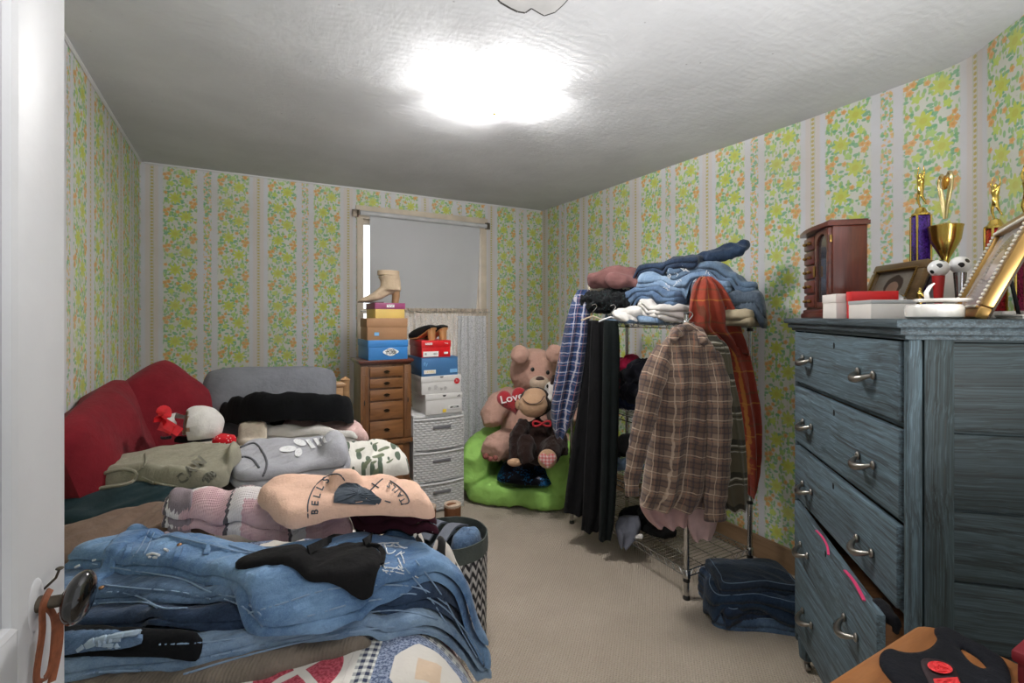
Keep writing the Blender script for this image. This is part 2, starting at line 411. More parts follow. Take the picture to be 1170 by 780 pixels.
# ceiling, sagging a little
def zc(x, y):
    z = 2.405 + 0.0 * x
    z += -0.040 * max(0, min(1, (x - 0.6) / 1.9)) * max(0, min(1, (4.0 - y) / 2.6)) + 0.015 * max(0, min(1, (0.5 - x))) * max(0, min(1, (4 - y) / 1.6))
    return z + 0.010 * mnoise.noise(Vector((x * 1.1, y * 1.1, 3.1)))
V = []; F = []; nx, ny = 60, 80
for j in range(ny + 1):
    for i in range(nx + 1):
        x = -1.0 + 3.9 * i / nx; y = -0.8 + 4.95 * j / ny; V.append((x, y, zc(x, y)))
for j in range(ny):
    for i in range(nx):
        a = j * (nx + 1) + i; F.append((a, a + nx + 1, a + nx + 2, a + 1))
finish('ceiling', V, F, M_plaster, kind='structure')
# loose flap of plaster by the crack
def zpl(px, py): 
    p = PZ(px, py, 2.39); return p
crk = [(563, -6), (572, 4), (583, 10), (592, 14), (600, 15), (607, 10), (616, 15), (622, 18), (634, 14), (643, 6), (652, -4), (650, -20), (600, -24), (565, -18)]
mb = MB(); top = []; bot = []
for c in crk:
    p = zpl(*c); top.append((p[0], p[1], 2.41)); bot.append((p[0], p[1], zc(p[0], p[1]) - 0.005))
n = len(crk); mb.add(top + bot, [tuple(range(n, 2 * n))] + [(i, (i + 1) % n, n + (i + 1) % n, n + i) for i in range(n)])
mb.build('trim_1', plain('loose_plaster', (180, 179, 179), 0.9, bump=0.4, bscale=20), kind='structure', smooth=False)
# dark open crack beside the flap
mb = MB(); pts = [zpl(x, y + 1.6) for x, y in crk[0:11]]
for a, b, wd in zip(pts[:-1], pts[1:], (5, 6, 6, 5, 4, 3, 3, 3, 2, 2)):
    a = Vector((a[0], a[1], zc(a[0], a[1]) - 0.002)); b = Vector((b[0], b[1], zc(b[0], b[1]) - 0.002)); d = (b - a); s_ = Vector((-d.y, d.x, 0)).normalized() * wd * 0.0011
    mb.add([a - s_, a + s_, b + s_, b - s_], [(0, 1, 2, 3)])
mb.build('trim_2', plain('crack_dark', (62, 60, 58), 1.0), kind='structure')
# corner moulding line along the ceiling of left and back walls (white caulked edge)
mb = MB(); mb.tube([(xl(y) + 0.004, y, zc(xl(y), y) - 0.004) for y in np.linspace(0.2, 4.0, 30)], 0.009, 6)
mb.build('trim_3', M_white, kind='structure')
mb = MB(); mb.tube([(x, YB - 0.004, zc(x, YB) - 0.004) for x in np.linspace(-0.7, 2.46, 30)], 0.008, 6)
mb.build('trim_4', M_white, kind='structure')
# baseboards
mb = MB()
mb.bx((XR - 0.022, BY, 0), (XR - 0.001, YB - 0.03, 0.115), 0.004); mb.tube([(XR - 0.012, BY + 0.01, 0.118), (XR - 0.012, YB - 0.03, 0.118)], 0.009, 8)
mb.build('baseboard_right', M_basewood, kind='structure')
mb = MB(); mb.bx((-0.70, YB - 0.022, 0), (XR - 0.03, YB - 0.001, 0.115), 0.004); mb.build('baseboard_back', M_basewood, kind='structure')

# ---------------------------------------------------------------- window
mb = MB()
A0, A1, B0, B1 = 0.695, WX0, WX1, 1.86
mb.bx((A0, YB - 0.02, 0.62), (A1, YB + 0.06, 2.25), 0.004); mb.bx((B0, YB - 0.02, 0.62), (B1, YB + 0.06, 2.25), 0.004)
mb.bx((A0 - 0.01, YB - 0.024, 2.16), (B1 + 0.01, YB + 0.06, 2.265), 0.004); mb.bx((A0 - 0.03, YB - 0.05, 0.60), (B1 + 0.03, YB + 0.06, 0.645), 0.006)
for (xa, xb, za, zb) in ((A1, A1 + 0.010, 0.645, 2.16), (B0 - 0.010, B0, 0.645, 2.16), (A1, B0, 2.125, 2.16), (A1, B0, 1.38, 1.42), (A1, B0, 0.645, 0.70)): mb.bx((xa, YB + 0.03, za), (xb, YB + 0.09, zb), 0.003)
win = mb.build('window_1', M_cream, kind='structure')
t = T('window_glass'); t.bsdf.inputs['Transmission Weight'].default_value = 1.0; M_glass = t.out((0.95, 0.97, 0.98, 1), 0.02)
mb = MB(); mb.bx((0.755, YB + 0.055, 0.69), (1.79, YB + 0.061, 2.13)); mb.build('window_pane', M_glass, win)
# roller shade
rs = thing('roller_shade', (1.27, YB - 0.07, 2.10), 'plain white roller shade pulled halfway down the window', 'window shade')
ZR = 2.195
mb = MB(); mb.tube([(0.71, YB - 0.065, ZR), (1.835, YB - 0.065, ZR - 0.01)], 0.020, 16); mb.build('roller_tube', plain('shade_roll_vinyl', (190, 190, 192), 0.5), rs)
V = []; F = []; U = []; nu, nv = 40, 30
for j in range(nv + 1):
    for i in range(nu + 1):
        u_ = i / nu; v_ = j / nv; x = 0.79 + 0.985 * u_; z = ZR - 0.015 - 0.755 * v_ - 0.02 * u_ * v_
        y = YB - 0.050 - 0.006 * math.sin(u_ * 9 + v_ * 2) * v_ - 0.03 * max(0, (u_ - 0.86) / 0.14) ** 2 * v_ ** 2
        if u_ > 0.9: x -= 0.05 * v_ ** 2 * (u_ - 0.9) / 0.1
        V.append((x, y, z)); U.append((x, z))
for j in range(nv):
    for i in range(nu): a = j * (nu + 1) + i; F.append((a, a + 1, a + nu + 2, a + nu + 1))
n0 = len(V); V += [(x, y + 0.002, z) for x, y, z in V[:]]; U += U[:]; F += [tuple(q + n0 for q in f[::-1]) for f in F[:]]
finish('shade_cloth', V, F, plain('shade_vinyl', (188, 189, 192), 0.6, vary=0.04, vscale=2), rs, uv=U)
for x in (0.70, 1.845):
    mb = MB(); mb.box((x, YB - 0.05, ZR), (0.006, 0.06, 0.045), 0.002); mb.box((x - 0.02 if x < 1 else x + 0.02, YB - 0.027, ZR), (0.05, 0.006, 0.06), 0.002)
    mb.build('shade_bracket', metal('tarnished_bracket', (120, 110, 100), 0.5), rs)
# lace curtains
def lace(name, rgb):
    t = T(name); u, v, _ = t.xyz(t.uv()); 
    holes = t.voro(t.vec(t.mul(u, 1.0), v), 95.0).outputs[0]
    a = t.rng(holes, 0.15, 0.5, 0.55, 1.0); n = t.noise(t.uv(), 60, 2)
    t.nt.links.new(a, t.bsdf.inputs['Alpha'])
    return t.out(t.mix(n, s2l(tuple(c - 26 for c in rgb)), s2l(rgb)), 0.9, 0, t.bump(holes, 0.4, 0.003))
def drape(name, x0, x1, z0, z1, y, folds, amp, mat, parent=None, flare=0.0, header=None, lean=0.0, **k):
    V = []; F = []; U = []; nu = 24 * max(4, folds); nv = 40; nu = min(nu, 220)
    for j in range(nv + 1):
        v_ = j / nv; z = z1 + (z0 - z1) * v_
        for i in range(nu + 1):
            u_ = i / nu; ph = u_ * folds * 2 * PI + 0.8 * math.sin(v_ * 2.3 + u_ * 7)
            x = x0 + (x1 - x0) * u_ + flare * (u_ - 0.5) * v_ + lean * v_
            yy = y - amp * (0.45 + 0.55 * v_) * (math.sin(ph) + 0.35 * math.sin(2.3 * ph + 1)) 
            V.append((x, yy, z)); U.append((u_ * folds * 0.1, z))
    for j in range(nv):
        for i in range(nu): a = j * (nu + 1) + i; F.append((a, a + 1, a + nu + 2, a + nu + 1))
    return finish(name, V, F, mat, parent, uv=U, **k)
M_lace = lace('cream_lace', (214, 200, 184)); M_lace2 = lace('white_lace', (226, 226, 230))
cc = thing('cafe_curtain', (1.3, YB - 0.09, 0.7), 'cream gathered lace cafe curtain over the lower half of the window', 'curtain')
drape('curtain_panel', 0.78, 1.84, 0.45, 1.40, YB - 0.09, 17, 0.012, M_lace, cc)
drape('ruffle', 0.78, 1.84, 1.39, 1.425, YB - 0.088, 30, 0.012, M_lace, cc)
mb = MB(); mb.tube([(0.71, YB - 0.09, 1.397), (1.86, YB - 0.09, 1.393)], 0.006, 8); mb.build('curtain_rod', metal('rod_metal', (190, 186, 180), 0.4), cc)
drape('lace_panel', 1.53, 1.80, 0.03, 1.36, YB - 0.13, 4, 0.016, M_lace2, None, flare=0.05, label='long white lace panel hanging beside the green bean bag at window edge', cat='curtain')

# ---------------------------------------------------------------- ceiling light
LX, LY = 0.965, 1.99
bl = bpy.data.lights.new('bulb', 'POINT'); bl.energy = BULB_W; bl.shadow_soft_size = 0.04; bl.color = (1, 0.98, 0.95)
bo = bpy.data.objects.new('bulb', bl); bo.location = (LX, LY, 2.352); COL.objects.link(bo)
cl = thing('ceiling_light', (LX, LY, 2.30), 'glowing square frosted glass ceiling light', 'ceiling lamp', rotz=math.radians(9.6))
t = T('lit_frosted_glass'); n = t.noise(t.obj(), 3, 2); em = t.mix(n, (1.0, 0.97, 0.93), (1.0, 0.985, 0.96))
t.bsdf.inputs['Emission Strength'].default_value = LAMP_EMIT; t.nt.links.new(em, t.bsdf.inputs['Emission Color']); M_lit = t.out((0.9, 0.9, 0.9, 1), 0.4)
V = []; F = []; nn = 16; hs = 0.165
for j in range(nn + 1):
    for i in range(nn + 1):
        x = -1 + 2 * i / nn; y = -1 + 2 * j / nn; z = 0.065 - 0.055 * (1 - 0.5 * (x * x + y * y)) - 0.0 + 0.035 * (abs(x * y)) ** 2
        V.append((x * hs, y * hs, z))
for j in range(nn):
    for i in range(nn): a = j * (nn + 1) + i; F.append((a, a + nn + 1, a + nn + 2, a + 1))
n0 = len(V); V += [(x, y, z + 0.005) for x, y, z in V[:]]; F += [tuple(q + n0 for q in f[::-1]) for f in F[:]]
rim = [i for i in range(nn)] + [i * (nn + 1) + nn for i in range(nn)] + [nn * (nn + 1) + nn - i for i in range(nn)] + [(nn - i) * (nn + 1) for i in range(nn)]
for a, b in zip(rim, rim[1:] + rim[:1]): F.append((a, b, b + n0, a + n0))
finish('glass_shade', V, F, M_lit, cl, local=True)
mb = MB(); mb.lathe([(0.0, 0.0), (0.008, 0.0), (0.011, 0.006), (0.006, 0.012), (0.004, 0.03)], (0, 0, -0.006), 16); mb.build('finial', metal('brass_finial', (190, 160, 90), 0.3), cl, local=True)
mb = MB(); mb.lathe([(0.06, 0.07), (0.07, 0.075), (0.07, 0.098), (0.0, 0.098)], (0, 0, 0), 24); mb.build('ceiling_pan', M_white, cl, local=True)

# ---------------------------------------------------------------- the open door at the left
MD = Matrix.Translation((-0.248, 0.90, 0)) @ Matrix.Rotation(math.radians(-6.3), 4, 'Z')     # free edge of the door, face towards +x
DX = 0.0; DY0, DY1 = -0.76, 0.0
mb = MB(MD); TH = 0.036; x0 = DX - TH; x1 = DX
ST = 0.112
def dbx(y0, y1, z0, z1, xa=x0, xb=x1, bv=0.002): mb.bx((xa, y0, z0), (xb, y1, z1), bv)
dbx(DY1 - ST, DY1, 0.012, 2.30); dbx(DY0, DY0 + ST, 0.012, 2.30)
for (z0, z1) in ((0.012, 0.22), (0.80, 0.97), (2.19, 2.30)): dbx(DY0 + ST, DY1 - ST, z0, z1)
dbx(DY0 + ST, DY1 - ST, 0.2, 2.2, x0 + 0.012, x1 - 0.014)
for (z0, z1) in ((0.22, 0.80), (0.97, 2.19)):
    a, b = DY0 + ST, DY1 - ST
    for (p, q) in (((a, z0), (a, z1)), ((b, z0), (b, z1)), ((a, z0), (b, z0)), ((a, z1), (b, z1))):
        mb.tube([(x1 - 0.010, p[0], p[1]), (x1 - 0.010, q[0], q[1])], 0.010, 8)
door = mb.build('door_1', M_white, kind='structure')
KZ = 0.979; KY = -0.074
M_iron = metal('worn_iron', (92, 84, 74), 0.45); M_black = plain('black_china', (14, 13, 12), 0.12, coat=0.6, vary=0.05)
mb = MB(MD); R = Matrix.Rotation(PI / 2, 3, 'Y')
mb.lathe([(0.0, 0.0), (0.010, 0.0), (0.010, 0.006), (0.0075, 0.010), (0.0075, 0.026), (0.011, 0.028), (0.011, 0.032)], (DX, KY, KZ), 16, R); mb.build('knob_shank', M_iron, door)
mb = MB(MD); R2 = Matrix.Rotation(math.radians(12), 3, 'Y')
mb.ellip((DX + 0.044, KY, KZ), (0.017, 0.026, 0.034), R2, 28, 18); mb.build('door_knob', M_black, door)
mb = MB(MD); mb.ellip((DX, KY, KZ), (0.003, 0.018, 0.034), None, 20, 10); mb.build('rosette', M_white, door)
mb = MB(MD); mb.tube([(DX, KY + 0.020, KZ + 0.010), (DX + 0.012, KY + 0.020, KZ + 0.022), (DX + 0.016, KY + 0.020, KZ + 0.034)], 0.0016, 8); mb.ellip((DX + 0.016, KY + 0.020, KZ + 0.034), (0.0045, 0.0045, 0.002)); mb.build('nail', M_iron, door)
# leather strap looped on the shank
def ribbon(mb, pts, w, th, side):
    pts = [Vector(p) for p in crom(pts, 6)]; side = Vector(side).normalized(); V = []; F = []
    for i, p in enumerate(pts):
        t = (pts[min(i + 1, len(pts) - 1)] - pts[max(i - 1, 0)]).normalized(); s = (side - t * side.dot(t)).normalized(); nn = t.cross(s)
        V += [p - s * w / 2 - nn * th / 2, p + s * w / 2 - nn * th / 2, p + s * w / 2 + nn * th / 2, p - s * w / 2 + nn * th / 2]
    for i in range(len(pts) - 1):
        for k in range(4): F.append((i * 4 + k, i * 4 + (k + 1) % 4, i * 4 + 4 + (k + 1) % 4, i * 4 + 4 + k))
    F += [(3, 2, 1, 0), tuple(len(V) - 4 + k for k in range(4))]
    mb.add(V, F)
mb = MB(MD); sx = DX + 0.012
ribbon(mb, [(sx, KY + 0.006, KZ + 0.014), (sx, KY - 0.012, KZ + 0.002), (sx, KY - 0.013, KZ - 0.03), (sx, KY - 0.026, KZ - 0.075), (sx, KY - 0.018, KZ - 0.09), (sx + 0.004, KY - 0.004, KZ - 0.085), (sx + 0.004, KY + 0.006, KZ - 0.05), (sx + 0.004, KY + 0.004, KZ - 0.02), (sx, KY - 0.010, KZ + 0.004)], 0.007, 0.003, (0.3, 1, 0))
ribbon(mb, [(sx + 0.006, KY + 0.012, KZ - 0.022), (sx + 0.006, KY + 0.014, KZ - 0.05), (sx + 0.005, KY + 0.012, KZ - 0.075), (sx + 0.003, KY + 0.002, KZ - 0.105)], 0.010, 0.003, (0.3, 1, 0))
mb.build('leather_strap', plain('brown_leather', (128, 72, 44), 0.6, vary=0.3, vscale=80), label='brown leather strap looped on the black door knob', cat='strap')
# ================================================================ furniture
def fuse(mb, voxel=0.01, smooth=4, disp=0.0, dscale=8.0, seed=0.0, ridge=False):
    """fuses overlapping shapes into one continuous skin; returns V, F in world coordinates"""
    me = bpy.data.meshes.new('tmp'); me.from_pydata([tuple(v) for v in mb.V], [], mb.F)
    o = bpy.data.objects.new('tmp', me); COL.objects.link(o)
    r = o.modifiers.new('r', 'REMESH'); r.mode = 'VOXEL'; r.voxel_size = voxel
    s = o.modifiers.new('s', 'SMOOTH'); s.factor = 0.5; s.iterations = smooth
    dg = bpy.context.evaluated_depsgraph_get(); m2 = bpy.data.meshes.new_from_object(o.evaluated_get(dg))
    V = []
    for v in m2.vertices:
        c = v.co.copy()
        if disp:
            q = c * dscale + Vector((seed, seed * 0.7, 0)); n = mnoise.noise(q) + 0.5 * mnoise.noise(q * 2.1)
            if ridge: n = 1 - 2.2 * abs(n)
            c = c + v.normal * disp * n
        V.append(c)
    F = [tuple(p.vertices) for p in m2.polygons]
    bpy.data.objects.remove(o); bpy.data.meshes.remove(me); bpy.data.meshes.remove(m2)
    return V, F
def soft(name, mb, mat, parent=None, voxel=0.01, smooth=4, disp=0.0, dscale=8.0, seed=0.0, ridge=False, **k):
    V, F = fuse(mb, voxel, smooth, disp, dscale, seed, ridge); return finish(name, V, F, mat, parent, sharp=None, **k)
def rotz(a): return Matrix.Rotation(math.radians(a), 4, 'Z')

# ---------------------------------------------------------------- painted chest of drawers standing across the corner
def brushed(name, axis, base=(92, 112, 124), hi=(124, 152, 168), lo=(58, 66, 70)):
    t = T(name); o = t.obj(); sc = {'X': (2.2, 60, 90), 'Y': (60, 2.2, 90), 'Z': (90, 90, 2.2)}[axis]
    wv = t.noise(o, 2.5, 3); v = t.mapp(o, scale=sc); ov = t.n('ShaderNodeVectorMath'); ov.operation = 'ADD'; t.nt.links.new(v, ov.inputs[0]); t.nt.links.new(t.vec(t.mul(wv, 1.0), t.mul(wv, 4.0), t.mul(wv, 5.0)), ov.inputs[1])
    n = t.noise(ov.outputs[0], 1.0, 5, 0.6); n2 = t.noise(ov.outputs[0], 3.1, 4, 0.6)
    col = t.mix(t.rng(n, 0.35, 0.62), s2l(lo), s2l(base)); col = t.mix(t.rng(n2, 0.5, 0.75, 0, 0.7), col, s2l(hi)); col = t.mix(t.rng(n2, 0.25, 0.42, 0.6, 0.0), col, s2l((66, 62, 58)))
    return t.out(col, 0.6, 0, t.bump(n2, 0.12, 0.003), spec=0.3)
M_bx, M_by, M_bz = brushed('brushed_blue_paint_front', 'X', (90, 108, 118), (126, 150, 164), (60, 66, 68)), brushed('brushed_blue_paint_shaded_side', 'Y', (60, 72, 76), (86, 102, 108), (38, 43, 43)), brushed('brushed_blue_paint_post', 'Z', (78, 94, 102), (110, 132, 144), (52, 58, 60))  # M_by: same paint as the front, with the side's shade painted in
M_bst = brushed('brushed_blue_paint_shaded_stile', 'Z', (62, 74, 78), (88, 104, 110), (40, 46, 46))  # side stiles: post paint in darker tones, shade put into the colour
M_bt = brushed('brushed_slate_paint_top', 'X', (74, 86, 92), (104, 122, 132), (44, 50, 54))
M_rawwood = wood('raw_drawer_wood', (96, 62, 36), (150, 104, 66), axis='Y', rough=0.7, coat=0); M_pewter = metal('pewter', (150, 146, 140), 0.32); M_dark = plain('dark_gap', (16, 16, 17), 0.9)
DW, DD, DT = 0.79, 0.50, 1.345
dr = thing('chest_of_drawers', (1.845, 1.108, 0), 'tall brushed blue grey painted chest of five drawers with metal pulls', 'chest of drawers', rotz=math.radians(-132.5))
def LM(): return MB()
mb = MB()   # carcass: posts, rails, planked sides
for x in (0.0, DW - 0.022):
    mb = MB(); mb.bx((x, -0.006, 0.10), (x + 0.024, 0.024, 1.30), 0.007); mb.build('front_post', M_bz, dr, local=True)
mb = MB()
for x0_ in (0.0, DW - 0.02):
    xo = x0_
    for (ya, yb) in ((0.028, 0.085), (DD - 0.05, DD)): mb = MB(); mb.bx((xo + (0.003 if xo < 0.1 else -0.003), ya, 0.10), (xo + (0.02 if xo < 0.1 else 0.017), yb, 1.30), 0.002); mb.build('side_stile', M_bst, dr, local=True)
mb = MB()
for x0_ in (0.004, DW - 0.018):
    zs = [0.13, 0.285, 0.44, 0.60, 0.755, 0.915, 1.09, 1.295]
    for a, b in zip(zs[:-1], zs[1:]): mb.bx((x0_, 0.08, a + 0.0028), (x0_ + 0.014, DD - 0.04, b - 0.0028), 0.0045)
    mb.bx((x0_ + 0.003, 0.08, 0.12), (x0_ + 0.006, DD - 0.04, 1.30))
mb.bx((0.01, DD - 0.015, 0.12), (DW - 0.01, DD - 0.004, 1.30))
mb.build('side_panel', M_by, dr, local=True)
mb = MB()
for z in (0.135, 0.435, 0.655, 0.868, 1.095): mb.bx((0.02, 0.004, z - 0.006), (DW - 0.02, 0.04, z + 0.006), 0.002)
mb.bx((0.02, 0.002, 1.296), (DW - 0.02, 0.04, 1.308)); mb.bx((0.02, 0.45, 0.12), (DW - 0.02, 0.46, 1.30)); mb.bx((0.02, 0.01, 0.118), (DW - 0.02, 0.48, 0.128))
mb.build('rail', M_bx, dr, local=True)
mb = MB(); mb.bx((-0.030, -0.038, 1.325), (DW + 0.022, DD + 0.01, DT), 0.007); mb.bx((-0.018, -0.026, 1.308), (DW + 0.012, DD + 0.005, 1.327), 0.006); mb.bx((-0.008, -0.014, 1.298), (DW + 0.006, DD, 1.310), 0.004)
mb.build('top', M_bt, dr, local=True)
for (x, y) in ((0.026, 0.028), (DW - 0.026, 0.028), (0.026, DD - 0.03), (DW - 0.026, DD - 0.03)):
    mb = MB(); mb.lathe([(0.030, 0.12), (0.029, 0.10), (0.024, 0.045), (0.018, 0.040)][::-1], (x, y, 0), 4 + 12); leg = mb.build('leg', M_bz, dr, local=True)
    mb = MB(); R = Matrix.Rotation(PI / 2, 3, 'X'); mb.lathe([(0.0, -0.008), (0.014, -0.008), (0.016, -0.004), (0.016, 0.004), (0.014, 0.008), (0.0, 0.008)], (x + 0.008, y, 0.0165), 16, R); mb.bx((x - 0.006, y - 0.011, 0.016), (x + 0.012, y + 0.011, 0.044), 0.003)
    mb.build('caster', M_pewter, leg, local=True)
def pull(mbk, x, y, z, ang=0.0):
    pts = []; rs = []
    for k in range(13):
        u_ = k / 12 * 2 - 1; pts.append((x + 0.042 * u_, y - 0.004 - 0.026 * (1 - abs(u_) ** 2.4), z + 0.006 - 0.016 * (1 - u_ * u_) + ang * u_)); rs.append(0.0035 + 0.0065 * (1 - u_ * u_) ** 0.8)
    mbk.tube(pts, rs, 10)
    for sgn in (-1, 1): mbk.ellip((x + sgn * 0.043, y - 0.003, z + 0.006 + ang * sgn), (0.009, 0.006, 0.012), None, 12, 8)
drawers = [(1.102, 1.296, 1.194), (0.875, 1.088, 0.962), (0.662, 0.861, 0.735), (0.442, 0.648, 0.512), (0.142, 0.428, 0.272)]
for i, (za, zb, hz) in enumerate(drawers):
    skew = 0.046 if i == 3 else (0.004 if i == 2 else 0.0)
    def sk(mbk):
        for v in mbk.V: v.y -= skew * max(0, v.x) / DW
    mb = MB(); mb.bx((0.026, -0.012, za + 0.003), (DW - 0.027, 0.008, zb - 0.003), 0.003); sk(mb); d_ = mb.build('drawer', M_bx, dr, local=True)
    mb = MB(); mb.bx((0.034, 0.008, za + 0.012), (0.046, 0.43, zb - 0.03)); mb.bx((DW - 0.047, 0.008, za + 0.012), (DW - 0.035, 0.43, zb - 0.03)); mb.bx((0.034, 0.008, za + 0.012), (DW - 0.036, 0.43, za + 0.02)); mb.bx((0.034, 0.42, za + 0.012), (DW - 0.036, 0.43, zb - 0.03))
    sk(mb); mb.build('drawer_box', M_rawwood, d_, local=True)
    for hx in (0.169, 0.609):
        mb = MB(); pull(mb, hx, -0.014, hz); sk(mb); mb.build('pull', M_pewter, d_, local=True)
    mb = MB(); mb.ellip((0.395, -0.0125, zb - 0.035), (0.006, 0.0015, 0.010)); sk(mb); mb.build('keyhole', M_dark, d_, local=True)
def dl(s, t_, z=DT):   # place on the chest top: s along the front from the far corner, t from the front edge
    p = Vector((1.845, 1.108, 0)) + Vector((-0.6756, -0.7373, 0)) * s + Vector((0.7373, -0.6756, 0)) * t_; p.z = z; return p
def on_chest(name, s, t_, label, cat, rot=0.0, group=None, z=DT):
    return thing(name, tuple(dl(s, t_, z)), label, cat, group, rotz=math.radians(-132.5 + rot))
# clothes caught in the drawer that stands ajar
DM = Matrix.Translation((1.845, 1.108, 0)) @ rotz(-132.5)
mb = MB(DM); ribbon(mb, [(0.30, -0.030, 0.645), (0.36, -0.034, 0.652), (0.42, -0.040, 0.650), (0.46, -0.05, 0.640)], 0.006, 0.003, (0, 1, 0)); ribbon(mb, [(0.56, -0.045, 0.646), (0.63, -0.05, 0.652), (0.70, -0.055, 0.642)], 0.008, 0.003, (0, 1, 0))
mb.build('strap', plain('pink_strap', (214, 60, 110), 0.8), label='thin pink strap sticking out of the ajar blue drawer', cat='strap')
mb = MB(DM); mb.ellip((0.715, -0.022, 0.632), (0.042, 0.022, 0.020), None, 20, 12); mb.ellip((0.74, -0.012, 0.615), (0.022, 0.014, 0.03), None, 16, 10)
soft('black_garment', mb, fabric('black_cotton_drawer', (22, 22, 26)), voxel=0.006, disp=0.004, dscale=40, label='black garment bulging out of the ajar blue drawer', cat='clothing')

# ---------------------------------------------------------------- things on the chest
M_mahog = wood('mahogany', (62, 26, 18), (112, 52, 36), axis='Z', rough=0.3, coat=0.4); M_mahogx = wood('mahogany_front', (58, 24, 16), (104, 46, 32), axis='X', rough=0.3, coat=0.4)
M_gold = metal('gilt_plastic', (214, 184, 96), 0.22); M_brass = metal('old_brass', (150, 120, 70), 0.35)
jb = on_chest('jewelry_box', -0.018, 0.035, 'reddish mahogany upright jewelry box with small drawers and arched glass door', 'jewelry box')
Wj, Dj, Hj = 0.255, 0.108, 0.335
mb = MB(); mb.bx((0, 0.006, 0.03), (Wj, Dj, Hj - 0.02), 0.002); mb.build('cabinet_body', M_mahog, jb, local=True)
mb = MB(); mb.bx((-0.012, -0.010, 0), (Wj + 0.008, Dj + 0.006, 0.02), 0.004); mb.bx((-0.006, -0.004, 0.018), (Wj + 0.004, Dj + 0.003, 0.032), 0.003); mb.build('plinth', M_mahogx, jb, local=True)
mb = MB(); arcp = [(-0.014, -0.012)] + [(-0.014 + (Wj + 0.022) * k / 12, -0.012 - 0.016 * math.sin(PI * k / 12)) for k in range(13)] + [(Wj + 0.008, Dj + 0.006), (-0.014, Dj + 0.006)]
mb.prism(arcp[1:], (0, 0, Hj - 0.02), (1, 0, 0), (0, 1, 0), (0, 0, 1), 0.014); mb.bx((-0.008, -0.008, Hj - 0.006), (Wj + 0.004, Dj + 0.003, Hj), 0.003); mb.build('lid', M_mahogx, jb, local=True)
for k in range(5):
    z0 = 0.040 + k * 0.054
    mb = MB(); mb.bx((0.010, -0.006, z0), (0.115, 0.012, z0 + 0.048), 0.005); d_ = mb.build('drawer', M_mahogx, jb, local=True)
    for hx in (0.04, 0.085):
        mb = MB(); mb.ellip((hx, -0.012, z0 + 0.024), (0.006, 0.008, 0.006), None, 12, 8); mb.build('knob', M_brass, d_, local=True)
mb = MB()
mb.bx((0.125, -0.006, 0.038), (0.143, 0.01, 0.312), 0.002); mb.bx((0.232, -0.006, 0.038), (0.250, 0.01, 0.312), 0.002); mb.bx((0.143, -0.006, 0.038), (0.232, 0.01, 0.058), 0.002)
ar = [(0.143, 0.312)] + [(0.1875 - 0.0445 * math.cos(PI * k / 10), 0.262 + 0.036 * math.sin(PI * k / 10)) for k in range(11)] + [(0.232, 0.312)]
mb.prism(ar, (0, 0.01, 0), (1, 0, 0), (0, 0, 1), (0, -1, 0), 0.016); dj = mb.build('door', M_mahogx, jb, local=True)
mb = MB(); mb.bx((0.143, 0.002, 0.058), (0.232, 0.0045, 0.300)); mb.build('glass_pane', plain('smoky_glass', (58, 52, 52), 0.08, coat=0.5, vary=0.4, vscale=30), dj, local=True)
mb = MB(); mb.bx((Wj - 0.006, -0.003, 0.26), (Wj + 0.002, 0.004, 0.285), 0.001); mb.bx((0.128, -0.014, 0.15), (0.136, -0.006, 0.19), 0.003); mb.build('hinge', M_brass, dj, local=True)
# small boxes
def lid_box(name, s, t_, size, mat, matlid, label, rot=0.0, lidh=0.35):
    r = on_chest(name, s, t_, label, 'box', rot); a, b, c = size
    mb = MB(); mb.bx((0, 0, 0), (a, b, c * (1 - lidh)), 0.001); mb.build('box_base', mat, r, local=True)
    mb = MB(); mb.bx((-0.0015, -0.0015, c * (1 - lidh)), (a + 0.0015, b + 0.0015, c), 0.0015); mb.build('box_lid', matlid, r, local=True); return r
M_wcard = plain('white_card', (226, 220, 214), 0.6, vary=0.04); M_gcard = plain('grey_card', (176, 178, 178), 0.6, vary=0.05); M_rcard = plain('bright_red_card', (206, 30, 32), 0.4, vary=0.08)
lid_box('gift_box', 0.258, 0.004, (0.108, 0.07, 0.078), M_wcard, M_wcard, 'small white square gift box at foot of the jewelry box')
lid_box('gift_box', 0.374, 0.030, (0.036, 0.120, 0.083), M_rcard, M_rcard, 'bright red little box between the white ones on the chest')
lid_box('gift_box', 0.420, 0.018, (0.14, 0.105, 0.052), M_wcard, M_gcard, 'long low pale grey and white box lying before the red box', lidh=0.2)
